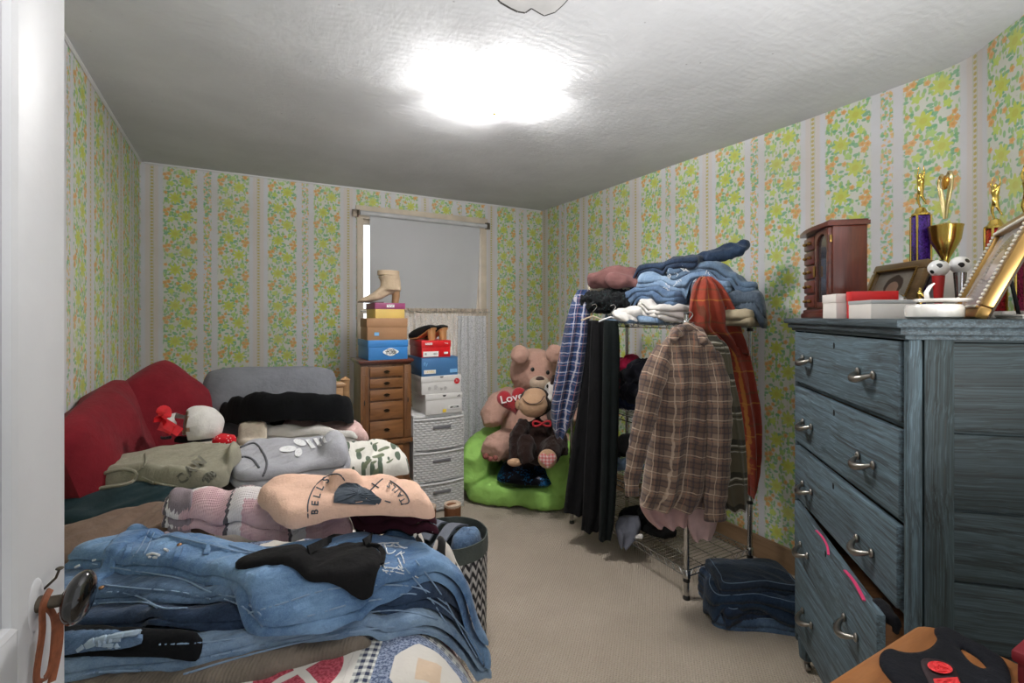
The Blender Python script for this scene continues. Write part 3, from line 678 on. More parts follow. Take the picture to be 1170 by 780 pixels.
# frames
def frame(name, base, tilt, yaw, w_, h_, bw, mat, picmat, label, bead=None, parts=None):
    r = thing(name, base, label, 'picture frame', rotz=yaw)
    Rm = Matrix.Rotation(-tilt, 4, 'X')   # leans back, facing local -y
    mb = MB(Rm); mb.prism([(-w_ / 2, 0), (w_ / 2, 0), (w_ / 2, h_), (-w_ / 2, h_)], (0, 0.014, 0), (1, 0, 0), (0, 0, 1), (0, -1, 0), 0.004); mb.build('backing', plain('frame_backing_' + name, (70, 58, 46), 0.8), r, local=True)
    mb = MB(Rm)
    for (x0, x1, z0, z1) in ((-w_ / 2, w_ / 2, 0, bw), (-w_ / 2, w_ / 2, h_ - bw, h_), (-w_ / 2, -w_ / 2 + bw, bw, h_ - bw), (w_ / 2 - bw, w_ / 2, bw, h_ - bw)):
        mb.bx((x0, -0.012, z0), (x1, 0.012, z1), 0.005)
    for (x0, x1, z0, z1) in ((-w_ / 2 + bw * .75, w_ / 2 - bw * .75, bw * .75, bw), (-w_ / 2 + bw * .75, w_ / 2 - bw * .75, h_ - bw, h_ - bw * .75)): mb.bx((x0, -0.016, z0), (x1, 0.0, z1), 0.002)
    mb.build('moulding', mat, r, local=True)
    mb = MB(Rm); x0, x1, z0, z1 = -w_ / 2 + bw, w_ / 2 - bw, bw, h_ - bw
    mb.add([(x0, -0.002, z0), (x1, -0.002, z0), (x1, -0.002, z1), (x0, -0.002, z1)], [(0, 1, 2, 3)], [(0, 0), (1, 0), (1, 1), (0, 1)]); mb.build('picture', picmat, r, local=True, smooth=False)
    if bead:
        mb = MB(Rm); nb = 22
        for k in range(nb + 1):
            u_ = k / nb
            for (x, z) in ((-w_ / 2 + bw * .9, bw * .9 + (h_ - 1.8 * bw) * u_), (w_ / 2 - bw * .9, bw * .9 + (h_ - 1.8 * bw) * u_)): mb.ellip((x, -0.014, z), (0.0042, 0.0042, 0.0042), None, 8, 6)
        nb2 = int(nb * w_ / h_)
        for k in range(1, nb2):
            u_ = k / nb2
            for z in (bw * .9, h_ - bw * .9): mb.ellip((-w_ / 2 + bw * .9 + (w_ - 1.8 * bw) * u_, -0.014, z), (0.0042, 0.0042, 0.0042), None, 8, 6)
        mb.build('bead_row', bead, r, local=True)
    mb = MB(Rm); mb.tube([(0, 0.014, h_ * 0.6), (0, 0.014 + h_ * 0.6 * math.tan(tilt) * 0.9 + 0.03, h_ * 0.04 + 0.004)], 0.004, 6); mb.build('easel_leg', M_dark, r, local=True)
    return r
def portrait(name, bg, fg, skin):
    t = T(name); u, v, _ = t.xyz(t.uv()); n = t.noise(t.uv(), 6, 4)
    def blob(cx, cy, rx, ry): 
        a = t.op('DIVIDE', t.sub(u, cx), rx); b = t.op('DIVIDE', t.sub(v, cy), ry); return t.add(t.add(t.mul(a, a), t.mul(b, b)), t.mul(t.sub(n, 0.5), 0.8))
    col = t.mix(n, s2l(bg), s2l(tuple(c * 0.8 for c in bg)))
    col = t.mix(t.step(blob(0.5, 0.12, 0.40, 0.36), 1.0, 0.2), col, s2l(fg)); col = t.mix(t.step(blob(0.5, 0.62, 0.24, 0.28), 1.0, 0.15), col, s2l(tuple(c * 0.7 for c in fg)))
    col = t.mix(t.step(blob(0.5, 0.55, 0.15, 0.20), 1.0, 0.15), col, s2l(skin))
    return t.out(col, 0.15, coat=0.3)
M_frame1 = wood('gilt_brown_frame', (70, 50, 32), (150, 122, 84), axis='X', rough=0.4); 
pf = dl(0.105, 0.235)
frame('picture_frame', tuple(pf), math.radians(22), math.radians(-122), 0.25, 0.21, 0.032, M_frame1, portrait('sepia_portrait', (196, 184, 168), (120, 84, 66), (190, 150, 128)), 'brown gilt picture frame with a sepia portrait leaning beside the jewelry box', bead=M_brass)
pf = dl(0.575, 0.222)
frame('picture_frame', tuple(pf), math.radians(23), math.radians(-153.4), 0.36, 0.275, 0.030, metal('gilt_frame', (188, 150, 92), 0.35), portrait('pale_portrait', (186, 186, 192), (160, 150, 150), (196, 178, 170)), 'gold picture frame with a row of pearl beads tilted back on the chest', bead=plain('pearl', (236, 230, 218), 0.2, coat=0.4))
# round silver ornament
r = on_chest('ornament', 0.325, 0.190, 'round silver glass ornament before the brown picture frame', 'ornament')
mb = MB(); mb.ellip((0, 0, 0.042), (0.036, 0.022, 0.036), None, 28, 18); mb.build('disc', metal('crackled_silver', (190, 188, 186), 0.15, vary=0.5), r, local=True)
mb = MB(); mb.lathe([(0.020, 0), (0.018, 0.006), (0.010, 0.01)], (0, 0, 0), 16); mb.build('base', M_pewter, r, local=True)
# white dish / oval box
M_cer = plain('white_ceramic', (232, 228, 222), 0.2, coat=0.5, vary=0.03)
r = on_chest('trinket_box', 0.69, 0.095, 'white oval trinket box with a wide open lid at the chest front', 'trinket box', rot=70)
mb = MB(); mb.lathe([(0.0, 0.0), (0.048, 0.0), (0.055, 0.006), (0.056, 0.026), (0.052, 0.034), (0.044, 0.036), (0.0, 0.036)], (0, 0, 0), 36, sx=1.0, sy=1.25); mb.build('box_body', M_cer, r, local=True)
mb = MB(); mb.lathe([(0.0, 0.0), (0.050, 0.002), (0.056, 0.006), (0.054, 0.010), (0.0, 0.012)], (0.02, 0.03, 0.040), 36, sx=1.0, sy=0.8); mb.build('lid', M_cer, r, local=True)
mb = MB(); mb.tube([(-0.01, 0.01, 0.045), (-0.012, 0.012, 0.065), (-0.005, 0.015, 0.08), (0.004, 0.02, 0.088)], [0.006, 0.005, 0.004, 0.002], 10); mb.build('lid_figure', M_cer, r, local=True)
r = on_chest('tray', 0.72, 0.275, 'flat white tray beneath the pearl beaded frame', 'tray'); mb = MB(); mb.bx((-0.04, -0.05, 0), (0.04, 0.05, 0.006), 0.002); mb.build('tray_base', M_cer, r, local=True)
mb = MB(); mb.tube([(-0.04, -0.05, 0.008), (0.04, -0.05, 0.008), (0.04, 0.05, 0.008), (-0.04, 0.05, 0.008)], 0.003, 6, closed=True); mb.build('tray_rim', M_cer, r, local=True)
# trophies
M_marble = plain('white_marble', (220, 216, 210), 0.25, vary=0.1, vscale=20)
def glitter(name, rgb):
    t = T(name); o = t.obj(); vn = t.voro(o, 220.0); c = s2l(rgb)
    return t.out(t.mix(t.rng(t.xyz(vn.outputs['Color'])[0], 0, 1), tuple(x * 0.45 for x in c[:3]) + (1,), tuple(min(1, x * 1.7) for x in c[:3]) + (1,)), 0.25, 0.35)
def figure(mb, x, y, z, h, pose=0):
    """small gilt sports figure, one continuous body"""
    k = h
    mb.ellip((x, y, z + 0.93 * k), (0.055 * k, 0.055 * k, 0.07 * k), None, 12, 8)
    mb.tube([(x, y, z + 0.88 * k), (x, y, z + 0.78 * k), (x, y, z + 0.62 * k), (x, y, z + 0.48 * k)], [0.03 * k, 0.10 * k, 0.075 * k, 0.085 * k], 10)
    mb.tube([(x - 0.04 * k, y, z + 0.5 * k), (x - 0.09 * k, y - 0.03 * k, z + 0.28 * k), (x - 0.06 * k, y + 0.02 * k, z)], [0.06 * k, 0.045 * k, 0.03 * k], 8)
    mb.tube([(x + 0.04 * k, y, z + 0.5 * k), (x + 0.14 * k, y - 0.04 * k, z + 0.30 * k), (x + 0.18 * k, y + 0.05 * k, z + 0.06 * k)], [0.06 * k, 0.045 * k, 0.03 * k], 8)
    if pose == 0: A = [((x - 0.08 * k, y, z + 0.78 * k), (x - 0.17 * k, y, z + 0.98 * k), (x - 0.08 * k, y, z + 1.22 * k)), ((x + 0.08 * k, y, z + 0.78 * k), (x + 0.18 * k, y, z + 0.95 * k), (x + 0.14 * k, y, z + 1.18 * k))]
    else: A = [((x - 0.08 * k, y, z + 0.78 * k), (x - 0.24 * k, y, z + 0.62 * k), (x - 0.34 * k, y - 0.05 * k, z + 0.70 * k)), ((x + 0.08 * k, y, z + 0.78 * k), (x + 0.22 * k, y, z + 0.66 * k), (x + 0.30 * k, y, z + 0.52 * k))]
    for a in A: mb.tube(a, [0.045 * k, 0.035 * k, 0.022 * k], 8)
def column_trophy(s, t_, h, wcol, colmat, label, fig_h, pose=0, group=None, ncol=1):
    r = on_chest('trophy', s, t_, label, 'trophy', group=group)
    mb = MB(); mb.bx((-0.045, -0.035, 0), (0.045, 0.035, 0.022), 0.004); mb.build('base', M_marble, r, local=True)
    mb = MB(); mb.bx((-wcol / 2, -wcol / 2, 0.022), (wcol / 2, wcol / 2, 0.022 + h), 0.004); mb.build('column', colmat, r, local=True)
    mb = MB()
    for (a, b) in ((-1, -1), (1, -1), (1, 1), (-1, 1)): mb.tube([(a * wcol / 2, b * wcol / 2, 0.022), (a * wcol / 2, b * wcol / 2, 0.022 + h)], 0.0035, 8)
    mb.lathe([(0.004, 0.03), (0.012, 0.026), (0.018, 0.012), (0.026, 0.006), (0.026, 0.0)][::-1], (0, 0, 0.022 + h), 20); mb.build('gilt_trim', M_gold, r, local=True)
    mb = MB(); figure(mb, 0, 0, 0.022 + h + 0.028, fig_h, pose); soft('figure', mb, M_gold, r, voxel=0.004, smooth=2, local=True)
    return r
column_trophy(0.142, 0.340, 0.33, 0.040, glitter('purple_glitter', (66, 34, 132)), 'tall purple column trophy with a gold figure raising its arms', 0.12)
r = on_chest('trophy', 0.190, 0.385, 'gold winged cup trophy beside the purple column trophy', 'trophy')
mb = MB(); mb.bx((-0.04, -0.04, 0), (0.04, 0.04, 0.16), 0.004); mb.build('base', M_marble, r, local=True)
mb = MB(); mb.lathe([(0.030, 0), (0.012, 0.02), (0.010, 0.035), (0.022, 0.06), (0.040, 0.10), (0.045, 0.14), (0.047, 0.146), (0.043, 0.148), (0.036, 0.15), (0.0, 0.158)], (0, 0, 0.16), 28); mb.build('cup', M_gold, r, local=True)
mb = MB()
for sg in (-1, 1):
    mb.tube(crom([(sg * 0.004, 0, 0.330), (sg * 0.014, 0, 0.375), (sg * 0.030, 0, 0.425), (sg * 0.034, 0, 0.460), (sg * 0.020, 0, 0.480), (sg * 0.008, 0, 0.460)], 5), 0.0045, 8)
    mb.tube(crom([(sg * 0.004, 0, 0.330), (sg * 0.010, 0, 0.385), (sg * 0.020, 0, 0.435)], 5), 0.004, 8)
mb.build('winged_riser', metal('pale_gilt', (206, 190, 140), 0.2), r, local=True)
t = T('gilt_medallion'); M_med = t.out(s2l((206, 150, 60)), 0.25, 0.8)
mb = MB(); mb.ellip((0, 0, 0.450), (0.020, 0.006, 0.024), None, 20, 12); mb.build('medallion', M_med, r, local=True)
# soccer trophies
def soccer_ball_mat():
    t = T('soccer_ball'); vn = t.voro(t.mapp(t.obj(), loc=(0.3, 0.1, 0.2)), 62.0); k = t.op('LESS_THAN', t.xyz(vn.outputs['Color'])[0], 0.32)
    sm = t.mul(k, t.step(vn.outputs[0], 0.52, 0.04)); return t.out(t.mix(sm, s2l((236, 236, 236)), s2l((18, 18, 22))), 0.3, coat=0.3)
M_ball = soccer_ball_mat()
for k, (s, t_, h, lab) in enumerate(((0.345, 0.285, 0.135, 'white soccer ball trophy on a red and silver stem, left one of the pair'), (0.335, 0.345, 0.145, 'white soccer ball trophy on a red and silver stem, right one of the pair'))):
    r = on_chest('trophy', s, t_, lab, 'trophy', group='soccer ball trophies')
    mb = MB(); mb.bx((-0.022, -0.022, 0), (0.022, 0.022, 0.014), 0.003); mb.build('base', M_marble, r, local=True)
    mb = MB(); mb.lathe([(0.016, 0.014), (0.009, 0.03), (0.010, 0.05), (0.016, h - 0.005)], (0, 0, 0), 16); mb.build('stem', plain('red_stem', (170, 28, 34), 0.3, coat=0.3) if k == 0 else metal('silver_stem', (180, 180, 186), 0.25), r, local=True)
    mb = MB(); mb.ellip((0, 0, h + 0.018), (0.026, 0.026, 0.026), None, 28, 18); mb.build('ball', M_ball, r, local=True)
r = on_chest('trophy', 0.33, 0.245, 'small gold running player trophy before the soccer ball trophies', 'trophy')
mb = MB(); mb.bx((-0.03, -0.02, 0), (0.03, 0.02, 0.012), 0.003); mb.build('base', M_marble, r, local=True)
mb = MB(); figure(mb, 0, 0, 0.012, 0.085, 1); soft('figure', mb, M_gold, r, voxel=0.003, smooth=2, local=True)
for (s, t_, h, rgb, lab, fh) in ((0.315, 0.445, 0.25, (150, 24, 36), 'red column trophy with gold figures behind the pearl beaded frame', 0.11), (0.43, 0.450, 0.23, (120, 26, 60), 'maroon glitter column trophy at the right behind the pearl frame', 0.13)):
    column_trophy(s, t_, h, 0.034, glitter('red_glitter', rgb), lab, fh, 0)
column_trophy(0.56, 0.440, 0.12, 0.036, glitter('crimson_glitter', (176, 20, 34)), 'short crimson column trophy standing under the tilted pearl frame edge', 0.06, 1)

# ---------------------------------------------------------------- small wooden table in the near right corner
M_oak = wood('honey_oak', (128, 78, 42), (176, 118, 70), axis='X', rough=0.32, coat=0.3, scale=1.3)
tb = thing('side_table', (0.78, 0.05, 0), 'honey brown wooden side table with rounded corners in the foreground', 'table')
TX0, TX1, TY0, TY1, TZ = 0.40, 1.165, -0.35, 0.445, 0.75
def rrect(x0, x1, y0, y1, r, n=6):
    out = []
    for (cx, cy, a0) in ((x1 - r, y1 - r, 0), (x0 + r, y1 - r, 90), (x0 + r, y0 + r, 180), (x1 - r, y0 + r, 270)):
        for k in range(n + 1): a = math.radians(a0 + 90 * k / n); out.append((cx + r * math.cos(a), cy + r * math.sin(a)))
    return out
def slab(mb, x0, x1, y0, y1, z0, z1, r, b=0.008):
    rings = []
    for (off, z) in ((b, z0), (0.3 * b, z0 + 0.3 * b), (0, z0 + b), (0, z1 - b), (0.3 * b, z1 - 0.3 * b), (b, z1)): rings.append([(x, y, z) for x, y in rrect(x0 + off, x1 - off, y0 + off, y1 - off, max(r - off, 0.002))])
    n = len(rings[0]); V = [p for rg in rings for p in rg]; F = [tuple(range(n))[::-1], tuple(range(5 * n, 6 * n))]
    for i in range(5):
        for k in range(n): F.append((i * n + k, i * n + (k + 1) % n, (i + 1) * n + (k + 1) % n, (i + 1) * n + k))
    mb.add(V, F)
mb = MB(); slab(mb, TX0, TX1, TY0, TY1, TZ - 0.026, TZ, 0.045, 0.010); mb.build('table_top', M_oak, tb)
mb = MB(); mb.bx((TX0 + 0.04, TY0 + 0.04, TZ - 0.12), (TX1 - 0.04, TY0 + 0.06, TZ - 0.026)); mb.bx((TX0 + 0.04, TY1 - 0.06, TZ - 0.12), (TX1 - 0.04, TY1 - 0.04, TZ - 0.026)); mb.bx((TX0 + 0.04, TY0 + 0.04, TZ - 0.12), (TX0 + 0.06, TY1 - 0.04, TZ - 0.026)); mb.bx((TX1 - 0.06, TY0 + 0.04, TZ - 0.12), (TX1 - 0.04, TY1 - 0.04, TZ - 0.026)); mb.build('apron', M_oak, tb)
for x in (TX0 + 0.055, TX1 - 0.055):
    for y in (TY0 + 0.055, TY1 - 0.055):
        mb = MB(); mb.lathe([(0.014, 0), (0.022, 0.35), (0.026, TZ - 0.12), (0.026, TZ - 0.03)], (x, y, 0), 16); mb.build('leg', M_oak, tb)
# ---------------------------------------------------------------- chrome wire shelving
M_chrome = metal('chrome_wire', (196, 196, 194), 0.22, 0.15); M_blackp = plain('black_plastic', (20, 20, 20), 0.5)
RX0, RX1, RY0, RY1 = 1.80, 2.27, 1.606, 2.55
rk = thing('wire_shelf', ((RX0 + RX1) / 2, (RY0 + RY1) / 2, 0), 'chrome wire shelving rack loaded with clothes along the right wall', 'shelving rack')
SHZ = [0.135, 0.42, 0.80, 1.325]
for x in (RX0, RX1):
    for y in (RY0, RY1):
        mb = MB(); mb.tube([(x, y, 0.02), (x, y, 1.365)], 0.0125, 14)
        for z in np.arange(0.06, 1.34, 0.0254 * 2): mb.lathe([(0.0128, -0.0012), (0.0118, 0), (0.0128, 0.0012)], (x, y, z), 12)
        po = mb.build('post', M_chrome, rk)
        mb = MB(); mb.lathe([(0.0, 0.0), (0.016, 0.0), (0.016, 0.012), (0.010, 0.022)], (x, y, 0), 14); mb.lathe([(0.0125, 0), (0.0135, 0.004), (0.010, 0.010), (0.0, 0.011)], (x, y, 1.362), 14); mb.build('foot', M_blackp, po)
for z in SHZ:
    mb = MB(); yy = np.linspace(RY0, RY1, 26); 
    for zz in (z, z - 0.030):
        mb.tube([(RX0, RY0, zz), (RX1, RY0, zz), (RX1, RY1, zz), (RX0, RY1, zz)], 0.0034, 6, closed=True)
    for x in (RX0, RX1):
        zig = [(x, y, z if i % 2 else z - 0.030) for i, y in enumerate(np.linspace(RY0 + 0.02, RY1 - 0.02, 37))]; mb.tube(zig, 0.0024, 5)
    for y in (RY0, RY1):
        zig = [(x, y, z if i % 2 else z - 0.030) for i, x in enumerate(np.linspace(RX0 + 0.02, RX1 - 0.02, 19))]; mb.tube(zig, 0.0024, 5)
    for y in np.linspace(RY0 + 0.025, RY1 - 0.025, 36): mb.tube([(RX0, y, z + 0.001), (RX1, y, z + 0.001)], 0.0019, 5)
    for x in (RX0 + 0.12, (RX0 + RX1) / 2, RX1 - 0.12): mb.tube([(x, RY0, z - 0.004), (x, RY1, z - 0.004)], 0.0032, 6)
    sh = mb.build('shelf', M_chrome, rk)
    mb = MB()
    for x in (RX0, RX1):
        for y in (RY0, RY1): mb.lathe([(0.0135, -0.036), (0.019, -0.030), (0.017, 0.004), (0.0135, 0.008)], (x, y, z), 14)
    mb.build('collar', M_chrome, sh)
    mb = MB()
    for x in (RX0, RX1):
        for y in (RY0, RY1): mb.lathe([(0.0132, -0.050), (0.0160, -0.050), (0.0150, -0.034)], (x, y, z), 14)
    mb.build('clip', M_blackp, sh)

# ---------------------------------------------------------------- jewelry armoire and plastic drawers
M_arm = wood('brown_armoire_wood', (88, 56, 32), (136, 92, 56), axis='Z', rough=0.35, coat=0.25); M_armx = wood('brown_drawer_wood', (98, 62, 34), (150, 102, 62), axis='X', rough=0.35, coat=0.25)
AX0, AX1, AY0, AY1 = 0.558, 0.892, 3.11, 3.40
am = thing('jewelry_armoire', ((AX0 + AX1) / 2, (AY0 + AY1) / 2, 0), 'tall narrow brown wooden jewelry armoire with five small drawers', 'armoire')
mb = MB(); mb.bx((AX0 + 0.01, AY0 + 0.012, 0.24), (AX1 - 0.01, AY1, 1.045), 0.004); mb.build('body', M_arm, am)
mb = MB(); mb.bx((AX0 - 0.012, AY0 - 0.014, 1.052), (AX1 + 0.012, AY1 + 0.008, 1.072), 0.006); mb.bx((AX0, AY0, 1.040), (AX1, AY1, 1.054), 0.004); mb.build('top', wood('dark_red_top', (70, 30, 22), (104, 52, 36), axis='X', rough=0.3, coat=0.3), am)
mb = MB(); mb.bx((AX0 - 0.008, AY0 - 0.008, 0.515), (AX1 + 0.008, AY1, 0.545), 0.006); mb.bx((AX0 - 0.004, AY0 - 0.004, 0.235), (AX1 + 0.004, AY1, 0.26), 0.004); mb.build('moulding', M_arm, am)
for (za, zb) in ((0.958, 1.028), (0.885, 0.952), (0.806, 0.879), (0.682, 0.800), (0.554, 0.676), (0.27, 0.505)):
    mb = MB(); mb.bx((0.618, AY0 - 0.004, za + 0.003), (0.834, AY0 + 0.02, zb - 0.003), 0.004); d_ = mb.build('drawer', M_armx, am)
    xm, zm = 0.726, (za + zb) / 2; mb = MB()
    mb.prism([(-0.022, 0), (-0.010, 0.008), (0, 0.010), (0.010, 0.008), (0.022, 0), (0.010, -0.006), (0, -0.010), (-0.010, -0.006)], (xm, AY0 - 0.004, zm), (1, 0, 0), (0, 0, 1), (0, -1, 0), 0.003); mb.tube([(xm - 0.014, AY0 - 0.008, zm), (xm - 0.012, AY0 - 0.014, zm - 0.010), (xm + 0.012, AY0 - 0.014, zm - 0.010), (xm + 0.014, AY0 - 0.008, zm)], 0.002, 6)
    mb.build('handle', metal('dark_bronze', (60, 50, 40), 0.45), d_)
for x in (0.585, 0.866):
    mb = MB(); mb.bx((x - 0.024, AY0 + 0.0, 0.55), (x + 0.024, AY0 + 0.02, 1.032), 0.004); mb.bx((x - 0.012, AY0 - 0.003, 0.60), (x + 0.012, AY0 + 0.01, 0.98), 0.003); d_ = mb.build('side_door', M_arm, am)
    mb = MB(); mb.ellip((x, AY0 - 0.006, 0.80), (0.004, 0.006, 0.018), None, 10, 8); mb.build('handle', M_blackp, d_)
for x in (AX0 + 0.03, AX1 - 0.03):
    for y in (AY0 + 0.03, AY1 - 0.03):
        mb = MB(); mb.tube(crom([(x, y, 0.24), (x, y - 0.006, 0.18), (x, y + 0.004, 0.09), (x, y - 0.010, 0.0)], 4), [0.024] * 4 + [0.02] * 4 + [0.015] * 4 + [0.018], 10); mb.build('leg', M_arm, am)

def weave_mat():
    t = T('white_basket_weave_plastic'); x, y, z = t.xyz(t.obj()); 
    row = t.op('FLOOR', t.mul(z, 62.0)); off = t.mul(t.op('FLOORED_MODULO', row, 2.0), 0.5)
    a = t.op('ABSOLUTE', t.op('SINE', t.mul(t.add(t.mul(x, 26.0), off), PI))); b = t.op('ABSOLUTE', t.op('SINE', t.mul(z, 62.0 * PI)))
    h = t.mul(a, t.op('POWER', b, 0.5)); return t.out(t.mix(h, s2l((186, 186, 186)), s2l((212, 212, 212))), 0.45, 0, t.bump(h, 0.9, 0.006))
M_weave = weave_mat(); M_wpl = plain('white_plastic', (214, 214, 214), 0.4, vary=0.03); M_gpl = plain('grey_handle', (112, 112, 116), 0.4)
UX0, UX1, UY0, UY1 = 0.915, 1.285, 3.13, 3.50
un = thing('drawer_tower', ((UX0 + UX1) / 2, (UY0 + UY1) / 2, 0), 'white plastic tower of three basket weave drawers stacked with shoe boxes', 'drawers')
mb = MB(); mb.bx((UX0, UY0 + 0.02, 0.655), (UX1, UY1, 0.675), 0.006); mb.bx((UX0, UY0 + 0.02, 0), (UX0 + 0.012, UY1, 0.66), 0.003); mb.bx((UX1 - 0.012, UY0 + 0.02, 0), (UX1, UY1, 0.66), 0.003); mb.bx((UX0, UY1 - 0.012, 0), (UX1, UY1, 0.66), 0.003)
for z in (0.012, 0.215, 0.43): mb.bx((UX0, UY0 + 0.02, z - 0.012), (UX1, UY1, z), 0.002)
mb.build('frame', M_wpl, un)
for (za, zb) in ((0.015, 0.205), (0.22, 0.42), (0.435, 0.652)):
    V = []; F = []; nn = 16
    for j in range(2):
        for i in range(nn + 1):
            u_ = i / nn; V.append((UX0 + 0.004 + (UX1 - UX0 - 0.008) * u_, UY0 + 0.018 - 0.026 * (1 - (2 * u_ - 1) ** 2), za if j == 0 else zb))
    V += [(x, UY0 + 0.06, z) for x, y, z in V[:]]; q = nn + 1
    for i in range(nn): F += [(i, i + 1, q + i + 1, q + i), (q + i, q + i + 1, 3 * q + i + 1, 3 * q + i), (2 * q + i, 2 * q + i + 1, i + 1, i)]
    d_ = finish('drawer', V, F, M_weave, un, sharp=50)
    mb = MB(); xm = (UX0 + UX1) / 2 + 0.0
    mb.tube([(UX0 + 0.006, UY0 + 0.014, zb - 0.006)] + [(UX0 + 0.004 + (UX1 - UX0 - 0.008) * i / 12, UY0 + 0.016 - 0.026 * (1 - (2 * i / 12 - 1) ** 2), zb - 0.006) for i in range(1, 12)] + [(UX1 - 0.006, UY0 + 0.014, zb - 0.006)], 0.006, 8); mb.build('rim', M_wpl, d_)
    mb = MB(); mb.box((xm + 0.01, UY0 - 0.008, zb - 0.065), (0.13, 0.012, 0.022), 0.005); mb.build('handle', M_gpl, d_)

# ---------------------------------------------------------------- shoe boxes
def shoe_box(x0, x1, y0, depth, z0, h, lid_h, mat, matlid, label, rot=0.0, group=None):
    r = thing('shoe_box', ((x0 + x1) / 2, y0 + depth / 2, z0), label, 'shoe box', group, rotz=math.radians(rot)); w_ = x1 - x0
    mb = MB(); mb.bx((-w_ / 2, -depth / 2, 0), (w_ / 2, depth / 2, h - 0.006), 0.0015); mb.build('box', mat, r, local=True)
    mb = MB(); mb.bx((-w_ / 2 - 0.003, -depth / 2 - 0.003, h - lid_h), (w_ / 2 + 0.003, depth / 2 + 0.003, h), 0.002); mb.build('lid', matlid, r, local=True)
    return r, w_, depth, h
def label_on(r, w_, depth, h, x, z, sx, sz, mat, txt=None, tmat=None, size=0.02, name='sticker', lift=0.0):
    y = -depth / 2 - 0.0035 - lift; mb = MB(); mb.bx((x - sx / 2, y - 0.001, z - sz / 2), (x + sx / 2, y + 0.0005, z + sz / 2)); p = mb.build(name, mat, r, local=True, smooth=False)
    if txt:
        mb = MB(); text_on(mb, txt, (x, y - 0.0012, z), (1, 0, 0), (0, 0, 1), size, 0.0006, width=sx * 0.8); mb.build('lettering', tmat, p, local=True, smooth=False)
    return p
M_blueb = plain('bright_blue_card', (58, 128, 196), 0.4, vary=0.06); M_blue2 = plain('denim_blue_card', (66, 112, 160), 0.45, vary=0.05); M_brown = plain('brown_kraft_card', (160, 120, 86), 0.6, vary=0.07); M_yel = plain('yellow_card', (216, 184, 104), 0.5, vary=0.06)
M_purp = plain('plum_card', (142, 62, 104), 0.45); M_wbox = plain('white_shoebox_card', (216, 214, 212), 0.5, vary=0.03); M_ink = plain('black_ink', (24, 24, 26), 0.6); M_stick = plain('white_sticker', (232, 232, 230), 0.5, vary=0.02)
M_rbox = plain('red_shoebox_card', (206, 26, 32), 0.4, vary=0.05); M_ysk = plain('yellow_sticker', (230, 200, 60), 0.5); M_lblue = plain('light_blue_print', (120, 176, 222), 0.5)
# on the armoire, from below
z = 1.072
b1 = shoe_box(0.602, 0.858, 3.10, 0.30, z, 0.128, 0.045, M_blueb, M_blueb, 'bright blue shoe box with white badge lowest on the armoire', 2)
mb = MB(); pts = [(0.052 * math.cos(a) * (0.92 + 0.08 * math.cos(4 * a)), 0.026 * math.sin(a) * (0.92 + 0.08 * math.cos(4 * a))) for a in np.linspace(0, 2 * PI, 40, endpoint=False)]
mb.prism(pts, (0.015, -0.1535, 0.050), (1, 0, 0), (0, 0, 1), (0, -1, 0), 0.0012); bd = mb.build('badge', M_stick, b1[0], local=True, smooth=False)
mb = MB(); text_on(mb, 'COOL', (0.015, -0.1550, 0.061), (1, 0, 0), (0, 0, 1), 0.018, 0.0006, width=0.055, bold=0.0006); text_on(mb, 'TUSE', (0.015, -0.1550, 0.044), (1, 0, 0), (0, 0, 1), 0.026, 0.0006, width=0.072, bold=0.0008); mb.build('lettering', M_ink, bd, local=True, smooth=False)
z += 0.128
b2 = shoe_box(0.604, 0.860, 3.10, 0.25, z, 0.142, 0.058, M_brown, M_brown, 'brown kraft shoe box on top of the bright blue one', -1)
label_on(*b2, -0.07, 0.04, 0.03, 0.022, M_lblue)
z += 0.142
b3 = shoe_box(0.648, 0.842, 3.115, 0.23, z, 0.100, 0.040, M_yel, M_purp, 'yellow shoe box with a plum lid under the beige boot', 3)
label_on(*b3, 0.0, 0.080, 0.05, 0.018, M_stick, 'W', M_ink, 0.014, lift=0.0025)
BOOTZ = z + 0.100
# on the white drawer tower, from below
z = 0.677
c1 = shoe_box(0.995, 1.262, 3.135, 0.31, z, 0.140, 0.040, M_wbox, M_wbox, 'white shoe box with yellow sticker lowest on the plastic drawer tower', 1)
label_on(*c1, 0.075, 0.040, 0.09, 0.026, M_stick, '8', M_ink, 0.02); label_on(*c1, 0.0, 0.020, 0.026, 0.022, M_ysk)
mb = MB()
for k in range(3): mb.prism([(0.095 + k * 0.008, 0.112 - 0.002), (0.101 + k * 0.008, 0.112 - 0.002), (0.101 + k * 0.008 - 0.003, 0.116 + k * 0.006), (0.095 + k * 0.008 - 0.001, 0.114 + k * 0.006)], (0, -0.1585, 0), (1, 0, 0), (0, 0, 1), (0, -1, 0), 0.001)
mb.prism([(-0.014, 0.012), (0.014, 0.012), (0.008, 0.0), (-0.008, 0.0)], (0.0, -0.1585, 0.118), (1, 0, 0), (0, 0, 1), (0, -1, 0), 0.001); mb.build('print', M_ink, c1[0], local=True, smooth=False)
z += 0.140
c2 = shoe_box(0.972, 1.256, 3.135, 0.31, z, 0.126, 0.042, M_wbox, M_wbox, 'white shoe box with red corner logo second on the drawer tower', -1)
mb = MB(); mb.lathe([(0.0, 0), (0.020, 0), (0.020, 0.0012), (0, 0.0012)], (0.112, -0.1575, 0.082), 20, Matrix.Rotation(PI / 2, 3, 'X')); p_ = mb.build('logo', M_rbox, c2[0], local=True, smooth=False)
mb = MB(); text_on(mb, '71', (0.112, -0.1588, 0.082), (1, 0, 0), (0, 0, 1), 0.022, 0.0006); mb.build('lettering', M_stick, p_, local=True, smooth=False)
mb = MB(); mb.prism([(-0.014, 0.012), (0.014, 0.012), (0.008, 0.0), (-0.008, 0.0)], (0.0, -0.1585, 0.110), (1, 0, 0), (0, 0, 1), (0, -1, 0), 0.001)
